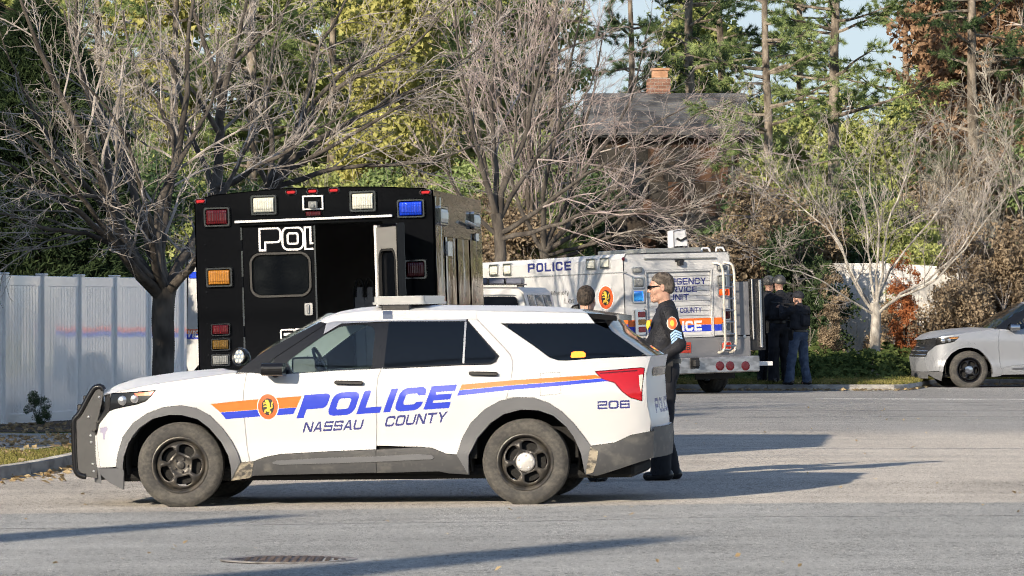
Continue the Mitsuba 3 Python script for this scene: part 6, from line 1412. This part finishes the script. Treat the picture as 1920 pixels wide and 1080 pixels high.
# --- the left street tree, vase-shaped, its limbs rising from a short trunk
def traced(seed, d, base_px, base_py, trunk_px, trunk_r, limbs, **kw):
    b = np.array([(base_px - CX) / FOC * d, d, EYE + (HORIZON - base_py) / FOC * d])
    tr = path_px(trunk_px, d, 0, b); L = [(path_px(P, d, dd, b), r) for P, dd, r in limbs]
    return bare_tree(seed, L, tr, trunk_r, **kw), MV(None, b)
dL = 60.5
g, M = traced(11, dL, 308, 790, [(308, 795), (307, 700), (306, 610), (306, 560), (309, 540)], (.14, .15),
    [([(306, 555), (268, 515), (240, 470), (212, 400), (188, 330), (150, 240), (100, 150), (60, 60), (30, -40)], -1.5, .105), ([(304, 552), (262, 490), (225, 420), (205, 330), (196, 250), (160, 170), (140, 60), (150, -60)], 1.0, .085),
     ([(308, 548), (284, 470), (262, 410), (246, 330), (230, 290), (190, 210), (150, 130), (120, 20)], 2.0, .085), ([(308, 550), (288, 480), (278, 400), (262, 340), (225, 240), (150, 150)], -2.4, .07), ([(309, 548), (292, 450), (300, 380), (320, 330), (345, 220), (352, 120), (362, 0), (372, -80)], .6, .085),
     ([(310, 548), (302, 460), (310, 400), (330, 300), (300, 200), (250, 120), (230, 20)], 2.2, .07), ([(313, 550), (330, 500), (352, 470), (375, 420), (420, 360), (450, 300), (500, 220)], 1.8, .085), ([(313, 552), (340, 520), (365, 490), (390, 455), (440, 410), (500, 385)], -1.2, .075),
     ([(302, 560), (262, 520), (215, 460), (150, 400), (80, 350), (0, 300), (-80, 280)], -2.0, .07), ([(303, 556), (250, 500), (190, 420), (120, 330), (40, 250), (-50, 220)], -3.0, .06), ([(240, 470), (160, 440), (80, 425), (0, 400), (-60, 410)], -2.5, .045), ([(262, 410), (180, 370), (100, 365), (20, 340)], -3.0, .04),
     ([(212, 400), (120, 300), (50, 180), (0, 60)], -1.0, .05), ([(320, 330), (360, 260), (400, 180), (410, 60)], .5, .05)], counts=(8, 6, 4), rmin=.0036, trop=.012)
place_bare('bare_street_tree', 'leafless street tree with thick dark trunk at the left white fence, limbs fanning from it', g, M)
g, M = traced(12, 75, 406, 760, [(406, 760), (406, 600), (404, 450), (405, 360)], (.14, .13),
    [([(405, 365), (410, 290), (413, 220), (408, 160), (395, 110), (370, 40), (350, -60)], .5, .10), ([(413, 220), (425, 150), (440, 90), (455, 40), (470, -60)], -.8, .07), ([(405, 350), (440, 340), (480, 310), (530, 290), (600, 240), (680, 200)], -1.5, .06), ([(408, 160), (440, 120), (500, 60), (560, -20)], 1.0, .055),
     ([(404, 370), (380, 300), (350, 230), (330, 150), (290, 80), (270, -40)], 1.6, .06), ([(411, 250), (380, 200), (340, 140), (300, 90)], -1.2, .05)], counts=(8, 6, 4), rmin=.0036)
place_bare('bare_street_tree', 'leafless tree with one upright stem rising over the left edge of the black truck', g, M)
g, M = traced(13, 77, 508, 760, [(508, 760), (508, 500), (507, 380), (506, 350)], (.13, .125),
    [([(506, 352), (530, 300), (560, 230), (575, 180), (590, 100), (640, 20), (660, -60)], .6, .075), ([(507, 350), (545, 280), (590, 210), (640, 160), (700, 130), (780, 80), (850, 0)], -1.2, .075), ([(507, 350), (560, 290), (620, 250), (690, 210), (740, 185), (810, 150), (900, 90)], 1.0, .07),
     ([(507, 354), (560, 310), (630, 270), (700, 230), (780, 180), (850, 160)], -2.0, .06), ([(507, 356), (570, 335), (640, 315), (720, 310), (800, 305), (900, 270), (960, 260)], .5, .055), ([(506, 350), (510, 280), (500, 200), (510, 110), (540, 0)], 1.5, .065), ([(505, 352), (480, 290), (470, 210), (480, 120), (460, 10)], -1.5, .055), ([(560, 230), (650, 130), (760, 60), (820, -20)], .4, .05)], counts=(8, 6, 4), rmin=.0036)
place_bare('bare_street_tree', 'leafless tree spreading long limbs to the right above the roof of the black truck', g, M)
g, M = traced(14, 92, 935, 690, [(935, 690), (938, 560), (936, 440), (930, 400)], (.13, .11),
    [([(932, 430), (950, 340), (990, 240), (1010, 140), (1040, 40), (1050, -60)], .8, .075), ([(930, 400), (900, 300), (880, 200), (860, 100), (850, -20)], -.8, .07), ([(934, 440), (1000, 400), (1080, 340), (1160, 290), (1230, 230), (1290, 200)], -1.5, .06), ([(932, 420), (990, 320), (1060, 230), (1110, 150), (1130, 60)], 1.4, .06),
     ([(935, 450), (1010, 430), (1100, 400), (1190, 350), (1290, 300), (1380, 275)], -2.4, .055), ([(930, 410), (930, 300), (920, 200), (930, 60), (940, -60)], 1.6, .065), ([(932, 440), (870, 380), (830, 300), (800, 200)], -1.5, .055)], counts=(9, 6, 4), rmin=.0036)
place_bare('bare_street_tree', 'leafless reddish tree standing beyond the black truck, its twigs before the house', g, M, ('bark', 'bark_twig_red'))
g, M = traced(15, 94.5, 1030, 700, [(1030, 700), (1026, 560), (1020, 470)], (.12, .10),
    [([(1020, 475), (1080, 440), (1150, 405), (1230, 395), (1310, 390), (1390, 370)], -1.6, .06), ([(1021, 470), (1090, 400), (1170, 340), (1240, 280), (1310, 210), (1380, 190)], .8, .06), ([(1020, 470), (1060, 380), (1110, 300), (1170, 220), (1200, 120), (1220, 40)], 1.2, .06), ([(1021, 480), (1100, 460), (1170, 440), (1240, 445), (1300, 430)], -1.0, .05),
     ([(1020, 470), (1020, 360), (1040, 260), (1060, 150), (1090, 20), (1100, -60)], -.8, .065), ([(1019, 474), (980, 400), (960, 320), (970, 200), (990, 60)], .8, .055), ([(1023, 490), (1090, 470), (1140, 430), (1210, 370), (1300, 330), (1400, 240)], -.4, .05)], counts=(9, 6, 4), rmin=.0036)
place_bare('bare_street_tree', 'leafless tree behind the white truck with long pale boughs sweeping right across the house', g, M, ('bark', 'bark_twig'))
dR = 90.5
g, M = traced(16, dR, 1640, 722, [(1640, 724), (1641, 660), (1643, 600), (1640, 566)], (.115, .095),
    [([(1642, 590), (1610, 545), (1590, 500), (1575, 455), (1540, 390), (1500, 330), (1480, 260)], -.8, .034), ([(1641, 585), (1600, 520), (1580, 470), (1550, 430), (1480, 370), (1430, 310)], 1.2, .031), ([(1643, 580), (1643, 500), (1650, 430), (1630, 340), (1640, 250)], .4, .034), ([(1644, 580), (1655, 500), (1665, 420), (1700, 330), (1720, 240)], -.5, .034), ([(1643, 584), (1632, 500), (1625, 420), (1600, 330), (1570, 250)], 1.2, .031),
     ([(1646, 588), (1680, 560), (1740, 535), (1790, 490), (1830, 440), (1870, 390), (1930, 330)], -1.2, .034), ([(1646, 586), (1690, 550), (1730, 530), (1770, 500), (1830, 420), (1860, 330), (1900, 260)], .6, .031), ([(1643, 575), (1680, 490), (1740, 420), (1800, 340), (1850, 290)], .8, .031), ([(1640, 590), (1590, 560), (1530, 520), (1460, 500), (1400, 470)], -1.6, .026)], counts=(8, 6, 4), rmin=.0034, lens=(.40, .30, .26))
place_bare('bare_street_tree', 'leafless pale-barked street tree on the far verge between the officers and silver SUV', g, M, ('bark_pale', 'bark_twig'))
g, M = traced(17, 98, 1960, 690, [(1960, 690), (1960, 600), (1956, 540)], (.10, .09),
    [([(1956, 545), (1900, 480), (1850, 440), (1800, 400), (1760, 340)], -.8, .04), ([(1956, 540), (1930, 440), (1900, 350), (1880, 250), (1850, 160)], .6, .045), ([(1957, 540), (1960, 430), (1930, 320), (1930, 200)], -.5, .045), ([(1956, 545), (1890, 500), (1820, 500), (1760, 480)], 1.0, .035)], counts=(9, 8, 6), rmin=.005)
place_bare('bare_street_tree', 'leafless tree at the right edge, mostly outside, its pale twigs reaching in', g, M, ('bark', 'bark_twig_pale'))
# saplings and thickets of bare stems in the middle ground
def thicket(seed, n, W, H):
    rg = np.random.default_rng(seed); L = []
    for k in range(n):
        a = rg.uniform(0, 6.28); q = rg.uniform(.05, .3) * W; top = np.array([math.cos(a) * W * rg.uniform(.3, 1), math.sin(a) * W * rg.uniform(.3, 1), H * rg.uniform(.7, 1.1)])
        b = np.array([math.cos(a) * q, math.sin(a) * q, -.1]); L.append(([b, b * .6 + top * .35 + [0, 0, .1 * H], b * .2 + top * .75, top], .03 + .006 * H))
    return bare_tree(seed, L, None, counts=(7, 6, 4), rmin=.005, ang=.5)
TH = [thicket(41, 8, 1.7, 6.5), thicket(42, 9, 2.0, 8.0)]
TPLY = [{k: (mikit.ply(v, None, False) if k in ('branches', 'twigs') else [mikit.ply(q, None, 50) for q in v] if k == 'limbs' else None) for k, v in t.items() if k[0] != '_'} for t in TH]
for k, (px, d, s, i, m, lb) in enumerate([(985, 104, 1.05, 1, 'bark_twig_red', 'reddish leafless thicket left of the house above the white truck'), (250, 96, .8, 1, 'bark_twig', 'grey leafless thicket behind the left white fence'),
        (1510, 99, .60, 0, 'bark_twig_pale', 'pale leafless thicket behind the officer in jeans'), (1740, 101, .62, 1, 'bark_twig_pale', 'pale leafless thicket over the white fence left of the silver SUV'), (1850, 100, .58, 0, 'bark_twig_pale', 'pale leafless thicket over the silver SUV')]):
    M = spot(px, d, None, s, k * 1.7)
    t = thing('bare_thicket', lb, 'bush', 'leafless thickets behind the vehicles')
    for l in TPLY[i]['limbs']: part(t, 'stem', l, 'bark', M=M)
    part(t, 'branches', TPLY[i]['branches'], m, kind='stuff', M=M); part(t, 'twigs', TPLY[i]['twigs'], m, kind='stuff', M=M)
# --- the dark evergreen at the left, hanging over the fence
def arborvitae(seed, H, W, n, L=.22, skirt=.0):
    rg = np.random.default_rng(seed); f = rg.uniform(0, 1, n) ** 1.15; a = rg.uniform(0, 6.28, n); bump = .82 + .30 * meshkit.noise(np.stack([np.cos(a) * 2.2, np.sin(a) * 2.2, f * H * 1.1], -1) + seed) + .12 * meshkit.noise(np.stack([np.cos(a) * 6, np.sin(a) * 6, f * H * 3], -1))
    r = W * (1 - f ** 1.7) ** .75 * bump * (1 - .38 * rg.uniform(0, 1, n) ** 2); P = np.stack([np.cos(a) * r, np.sin(a) * r, skirt + f * (H - skirt)], 1); D = np.stack([np.cos(a), np.sin(a), np.full(n, .35)], 1)
    tr = tube([(0, 0, -.1), (0, 0, H * .9)], [.12, .03], 8)
    b = rg.uniform(0, 1, 220) ** 1.1; aa = rg.uniform(0, 6.28, 220); B = run(np.c_[np.zeros((220, 2)), skirt * .7 + b * H * .9], np.stack([np.cos(aa), np.sin(aa), np.full(220, .4)], 1), W * (1 - b ** 1.7) ** .75 * .95 + .05, 6, .08, .03, rg)
    return dict(trunk=tr, branches=tube_batch(B, taper(np.full(220, .018), np.full(220, .005), 6), 4), crown=needles(P, D, L, .035, 7, rg, .42))
A1 = arborvitae(21, 6.3, 1.75, 20000, .17, 1.75)
for px, d, s, lb in ((62, 71, 1.0, 'dense dark evergreen hanging over the left white fence, right one of the pair'), (-60, 72.0, 1.05, 'dense dark evergreen behind the left white fence, cut by the left edge of the frame')):
    place_pine(lb, A1, spot(px, d, None, s, px), 'leaf_arbor', name='evergreen_tree')
# --- conifers and leafy trees beyond the fences and the house
PG = [pine(31, 13.5, 3.0, 2.7, .19, 54, -.01, 1.25), pine(32, 12.0, 4.2, 2.4, .16, 46, .0, 1.1), pine(33, 14.5, 2.2, 3.0, .20, 60, -.03, 1.3)]
def share(geo, keys, sm=()): return {k: mikit.ply(geo[k], None, 50 if k in sm else False) for k in keys}
PG = [share(g_, ('trunk', 'branches', 'crown'), ('trunk',)) for g_ in PG]
for k, (px, d, i, s, lf, lb) in enumerate([(1437, 104, 1, .98, 'leaf_pine', 'slim pale-trunked pine right of the house, before its corner'), (1562, 108, 0, 1.0, 'leaf_pine', 'tall pine right of the house with bright straight trunk, second from the house'), (1828, 107, 2, .92, 'leaf_pine_dark', 'tall dark pine near the right edge with pale mottled trunk'), (1700, 124, 1, 1.05, 'leaf_pine', 'pine far behind the right fence between two taller trunks'),
        (1290, 128, 2, 1.06, 'leaf_pine_dark', 'big dark pine behind the house right of its chimney'), (1360, 133, 0, 1.05, 'leaf_pine_dark', 'dark pine behind the right end of the house roof'), (1035, 122, 2, 1.0, 'leaf_pine_dark', 'dark pine left of the house with green lower boughs'), (930, 126, 0, 1.05, 'leaf_pine', 'pine beyond the black truck top right corner'), (800, 118, 2, .95, 'leaf_pine', 'pine above the middle of the black truck'), (620, 121, 0, 1.0, 'leaf_pine', 'pine behind the bare limbs above the black truck'),
        (470, 116, 2, .95, 'leaf_pine', 'pine behind the upright bare stem at left'), (330, 112, 1, 1.0, 'leaf_pine', 'pine behind the fanning left street tree'), (180, 108, 2, .9, 'leaf_pine', 'pine right behind the dark evergreens'), (1930, 116, 0, 1.0, 'leaf_pine', 'pine at the right edge of the frame'), (1505, 131, 2, .95, 'leaf_pine', 'pine farther back between the slim pale pine and the tall straight one'), (1760, 129, 0, .92, 'leaf_pine', 'pine farther back just left of the dark mottled pine'), (1180, 134, 1, 1.1, 'leaf_pine_dark', 'thin dark pine behind the house left of its chimney'), (60, 118, 0, 1.0, 'leaf_pine', 'pine at the far left behind the dark evergreens')]):
    place_pine(lb, PG[i], spot(px, d, None, s, k * 2.1), lf)
LG = {'tall': leafy(51, 8.2, 2.4, 42000, .15, .12, 14), 'wide': leafy(52, 5.2, 2.6, 38000, .14, .10, 11), 'col': leafy(53, 6.0, 1.3, 24000, .13, .05, 10), 'low': leafy(54, 2.6, 1.3, 19000, .085, .03, 8), 'small': leafy(55, 1.5, .9, 7000, .075, .03, 5)}
LG = {k: share(v, ('stems', 'twigs', 'foliage'), ('stems',)) for k, v in LG.items()}
for k, (px, d, g_, s, lf, nm, lb) in enumerate([
        (1470, 118, 'wide', 1.15, 'leaf_olive', 'leafy_tree', 'yellow-green leafy tree just right of the house'), (1560, 124, 'wide', 1.2, 'leaf_olive', 'leafy_tree', 'yellow-green leafy tree behind the two straight pine trunks'), (1660, 119, 'wide', 1.2, 'leaf_olive', 'leafy_tree', 'yellow-green leafy tree behind the pale street tree top'), (1745, 122, 'tall', .9, 'leaf_pine', 'leafy_tree', 'green leafy tree left of the dark right pine'),
        (1885, 112, 'tall', 1.25, 'leaf_oak', 'oak_tree', 'oak holding its rusty brown leaves at the right edge'), (1905, 121, 'tall', 1.5, 'leaf_oak', 'oak_tree', 'taller brown-leaved oak behind at the top right corner'), (1300, 140, 'tall', 1.25, 'leaf_olive', 'leafy_tree', 'sunlit yellow-green tree behind the roof right of the chimney'), (1390, 142, 'wide', 1.3, 'leaf_yellow', 'leafy_tree', 'golden leafy tree behind the roof right end'),
        (730, 113, 'tall', 1.12, 'leaf_yellow', 'leafy_tree', 'golden tree among bare twigs high above the black truck'), (690, 130, 'tall', 1.35, 'leaf_olive', 'leafy_tree', 'olive tree behind the golden one above the black truck'), (860, 132, 'tall', 1.35, 'leaf_olive', 'leafy_tree', 'olive tree over the right corner of the black truck'), (540, 126, 'tall', 1.3, 'leaf_olive', 'leafy_tree', 'olive tree behind the spreading bare limbs'), (410, 124, 'tall', 1.25, 'leaf_olive', 'leafy_tree', 'olive tree behind the upright bare stem'), (285, 119, 'tall', 1.2, 'leaf_yellow', 'leafy_tree', 'pale golden tree behind the left street tree limbs'),
        (120, 122, 'tall', 1.3, 'leaf_olive', 'leafy_tree', 'olive tree above the dark evergreens at top left'), (1010, 138, 'tall', 1.3, 'leaf_olive', 'leafy_tree', 'olive tree far behind left of the house'), (960, 112, 'wide', .95, 'leaf_pine', 'leafy_tree', 'green bushy tree at the left end of the house'), (1055, 110, 'wide', .8, 'leaf_pine_dark', 'leafy_tree', 'dark bushy tree against the house wall at left')]):
    place_leafy(nm, lb, LG[g_], spot(px, d, None, s, k * 1.3), lf, cat='tree')
# --- understorey behind and before the right fence
for k, (px, d, g_, s, lf, lb) in enumerate([
        (1402, 96, 'low', 1.25, 'leaf_brown', 'brown-leaved shrub right beside the white truck ladder'), (1450, 98, 'low', 1.45, 'leaf_brown', 'tall brown shrub behind the helmeted officers'), (1498, 94.5, 'low', 1.05, 'leaf_arbor', 'dark green shrub behind the officer in jeans'), (1560, 92.6, 'col', .30, 'leaf_brown', 'narrow brown conifer standing just right of the officers'), (1535, 94.2, 'col', .34, 'leaf_pine_dark', 'dark narrow evergreen before the fence, right of the officer in jeans'),
        (1700, 94.6, 'col', .37, 'leaf_rust', 'rusty red dead conifer before the white fence'), (1668, 95.3, 'small', .75, 'leaf_brown', 'brown shrub behind the pale street tree trunk'), (1800, 94.0, 'low', .92, 'leaf_brown', 'brown shrub before the white fence at the hood of the silver SUV'), (1855, 94.6, 'low', 1.12, 'leaf_brown', 'big brown shrub above the silver SUV windshield'), (1915, 94.8, 'low', 1.2, 'leaf_brown', 'brown shrub at the right edge above the silver SUV'), (1722, 97.4, 'wide', .62, 'leaf_olive', 'light green bush peeping over the white fence'),
        (1810, 103, 'wide', .80, 'leaf_brown', 'brown-leaved tree over the fence at right'), (1590, 103, 'wide', .74, 'leaf_pine_dark', 'dark green bush over the fence behind the pale street tree'), (1490, 102, 'wide', .80, 'leaf_olive', 'olive bush behind the brown shrubs near the house'), (1660, 104, 'wide', .74, 'leaf_olive', 'olive bush over the fence middle'), (1890, 104, 'wide', .85, 'leaf_pine', 'green pine-like bush over the fence at the right edge'), (1425, 107, 'wide', .75, 'leaf_pine_dark', 'dark bush at the right corner of the house'),
        (1010, 104, 'wide', .66, 'leaf_olive', 'olive bush above the cab end of the white truck'), (1085, 108, 'col', .62, 'leaf_pine_dark', 'dark narrow evergreen at the left corner of the house'), (925, 102, 'wide', .66, 'leaf_brown', 'brown bush just right of the black truck'), (820, 106, 'wide', .75, 'leaf_olive', 'olive bush behind the black truck right side'), (690, 108, 'wide', .8, 'leaf_pine', 'green bush behind the black truck middle'),
        (560, 105, 'wide', .8, 'leaf_olive', 'olive bush behind the black truck left half'), (430, 100, 'wide', .8, 'leaf_pine_dark', 'dark green bush behind the black truck left edge'), (330, 95, 'wide', .8, 'leaf_olive', 'olive bush behind the end of the left fence'), (225, 90, 'wide', .8, 'leaf_pine_dark', 'dark green bush over the left fence beside the dark evergreens')]):
    place_leafy('shrub', lb, LG[g_], spot(px, d, None, s, k * 1.9), lf)
for px, d, s, lb in ((70, 62.2, .42, 'small dark round bush at the foot of the left fence, left of two'), (128, 65.0, .40, 'small dark round bush at the foot of the left fence, right of two')):
    place_leafy('shrub', lb, LG['small'], spot(px, d, None, s * .62, px), 'leaf_arbor')
# --- a far wood that closes the view, seen only between the nearer trees
rg = np.random.default_rng(77)
LBs = [(np.array([x, 160 + rg.uniform(-5, 8), rg.uniform(.5, 6.0)]), np.array([rg.uniform(1.6, 3.2), 1.8, rg.uniform(1.5, 3.0)])) for x in np.linspace(-26, 26, 46)]
P, D = clump_points(rg, LBs, 90000, .5)
solo('far_wood', leaves(P, .26, rg, .6, D), 'leaf_olive', 'far hazy wood closing the view between the nearer trees', 'woods', kind='stuff')
# --- ground cover, grass, litter
rg = np.random.default_rng(5)
X = rg.uniform((1250 - CX) / FOC * 90, 14, 15000); Y = far_kerb_y(X) + rg.uniform(1.7, 7.0, len(X)); hgt = (.25 * meshkit.noise(np.stack([X * 1.3, Y * 1.3, X * 0], -1)) + .07) * sstep(1.6, 3.4, Y - far_kerb_y(X))
P = zr(X, Y) + np.c_[np.zeros((len(X), 2)), rg.uniform(0, 1, len(X)) ** .6 * hgt * 1.6]
solo('ivy', leaves(P, .12, rg, .8, np.array([0, -.5, .8]), .5), 'leaf_ivy', 'green ivy ground cover along the foot of the far fence', 'ground cover', kind='stuff')
def blades(X, Y, zf_, L, rg, w=.010):
    P = zf_(X, Y); return needles(P, np.tile([0, 0, 1.0], (len(P), 1)), L, w, 2, rg, .38)
X = rg.uniform(2.5, 14, 16000); Y = far_kerb_y(X) + .2 + rg.uniform(0, 1, len(X)) ** 1.3 * 2.6
leafmat('grass_blade', (.14, .15, .04), (.34, .31, .12), 2)
ga = blades(X, Y, zr, .085, rg, .014)
X = rg.uniform(-12, -4.85, 26000); Y = rg.uniform(41, 51, len(X)); ok = np.array([vmask.contains(Point(a, b)) for a, b in zip(X, Y)]); X, Y = X[ok], Y[ok]
solo('grass', cat_([ga, blades(X, Y, zl, .07, rg)]), 'grass_blade', 'thin yellowing grass on the verges behind the kerbs', 'grass', kind='stuff')
def litter(X, Y, zf_, s, rg): return leaves(zf_(X, Y) + np.c_[np.zeros((len(X), 2)), rg.uniform(.008, .03, len(X))], s, rg, .7, np.array([0, 0, 1.0]), .35)
X = rg.uniform(-12, -4.7, 6000); Y = rg.uniform(42, 62, len(X)); dens_ = meshkit.noise(np.stack([X * 1.5, Y * .8, X * 0], -1)); ok = np.array([vmask.contains(Point(a, b)) for a, b in zip(X, Y)]) & (dens_ > .42)
l1 = litter(X[ok], Y[ok], zl, .085, rg)
t_ = rg.uniform(0, 1, 2600); i_ = (t_ * (len(KL) - 1)).astype(int); K_ = KL[i_]; kd = unit(np.gradient(KL, axis=0))[i_]; off_ = np.abs(rg.normal(0, .35, len(t_))) + .03
X, Y = K_[:, 0] + kd[:, 1] * off_, K_[:, 1] - kd[:, 0] * off_
gz = lambda x, y: np.stack([x, y, G(x, y)], -1)
l2 = litter(X, Y, gz, .085, rg)
X = rg.uniform(2.5, 14, 2200); Y = far_kerb_y(X) + np.where(rg.uniform(0, 1, len(X)) < .3, -np.abs(rg.normal(0, .2, len(X))) - .03, rg.uniform(.2, 3, len(X)))
l3 = litter(X, Y, lambda x, y: np.where((y > far_kerb_y(x))[:, None], zr(x, y), gz(x, y)), .09, rg)
X = rg.uniform(-5, 7, 170); Y = rg.uniform(29, 75, len(X)); l4 = litter(X, Y, gz, .045, rg)
solo('fallen_leaves', cat_([l1, l2, l3, l4]), 'leaf_litter', 'dry fallen leaves on the verges, in the gutters and scattered over the asphalt', 'leaves', kind='stuff')
# --- off the frame at the left and behind: what throws the shade there
B1 = share(arborvitae(22, 10.0, 3.6, 9000, .5, .6), ('trunk', 'branches', 'crown'), ('trunk',))
for k, (x, y, s) in enumerate([(-12.4, 52.4, .86), (-15.6, 50.0, .90)]):
    place_pine('broad dark evergreen outside the frame at left, ' + ('nearer the street', 'farther left')[k], B1, MV(Rz(k) * s, (x, y, .1)), 'leaf_pine_dark', name='evergreen_tree')
B3 = share(arborvitae(24, 12, 2.3, 9000, .4, .5), ('trunk', 'branches', 'crown'), ('trunk',))
for k, (x, y, s) in enumerate([(-16.4, 59.4, 1.0), (-13.4, 43.6, .85)]):
    place_pine('narrow dark evergreen outside the frame at left, ' + ('beside the fence garden', 'beside the corner path')[k], B3, MV(Rz(k) * s, (x, y, .1)), 'leaf_pine_dark', name='evergreen_tree')
for k, x in enumerate(np.linspace(-44, 40, 15)):
    place_pine('dark evergreen in the row across the street behind the viewer', B1, MV(Rz(k * 1.3) * (1.0 + .25 * ((k * 7) % 5) / 5), (x, -26 - 3 * (k % 2), 0)), 'leaf_pine_dark', group='evergreens behind the viewer', name='evergreen_tree')
# slender evergreens and wires off the frame, whose shadows cross the street
mat('wire', (.02, .02, .02), .6)
B2 = share(arborvitae(23, 10.2, .85, 6000, .30, .3), ('trunk', 'branches', 'crown'), ('trunk',))
for k, (x, y, s) in enumerate([(-15.0, 8.7, 1.0), (-14.8, 18.1, .80)]):
    place_pine('slender spire-shaped evergreen outside the frame at left, ' + ('nearer the viewer', 'farther from the viewer')[k], B2, MV(Rz(k) * s, (x, y, 0)), 'leaf_pine_dark', name='evergreen_tree')
wr = thing('overhead_wire', 'overhead wires crossing above the street out of view', 'wire')
for y, z in ((35.5, 7.6), (32.4, 7.8)):
    xx = np.linspace(-40, 40, 40); part(wr, 'wire', tube(np.c_[xx, np.full(40, y) - .03 * xx, z - .6 + .0006 * xx ** 2], .02, 5), 'wire')
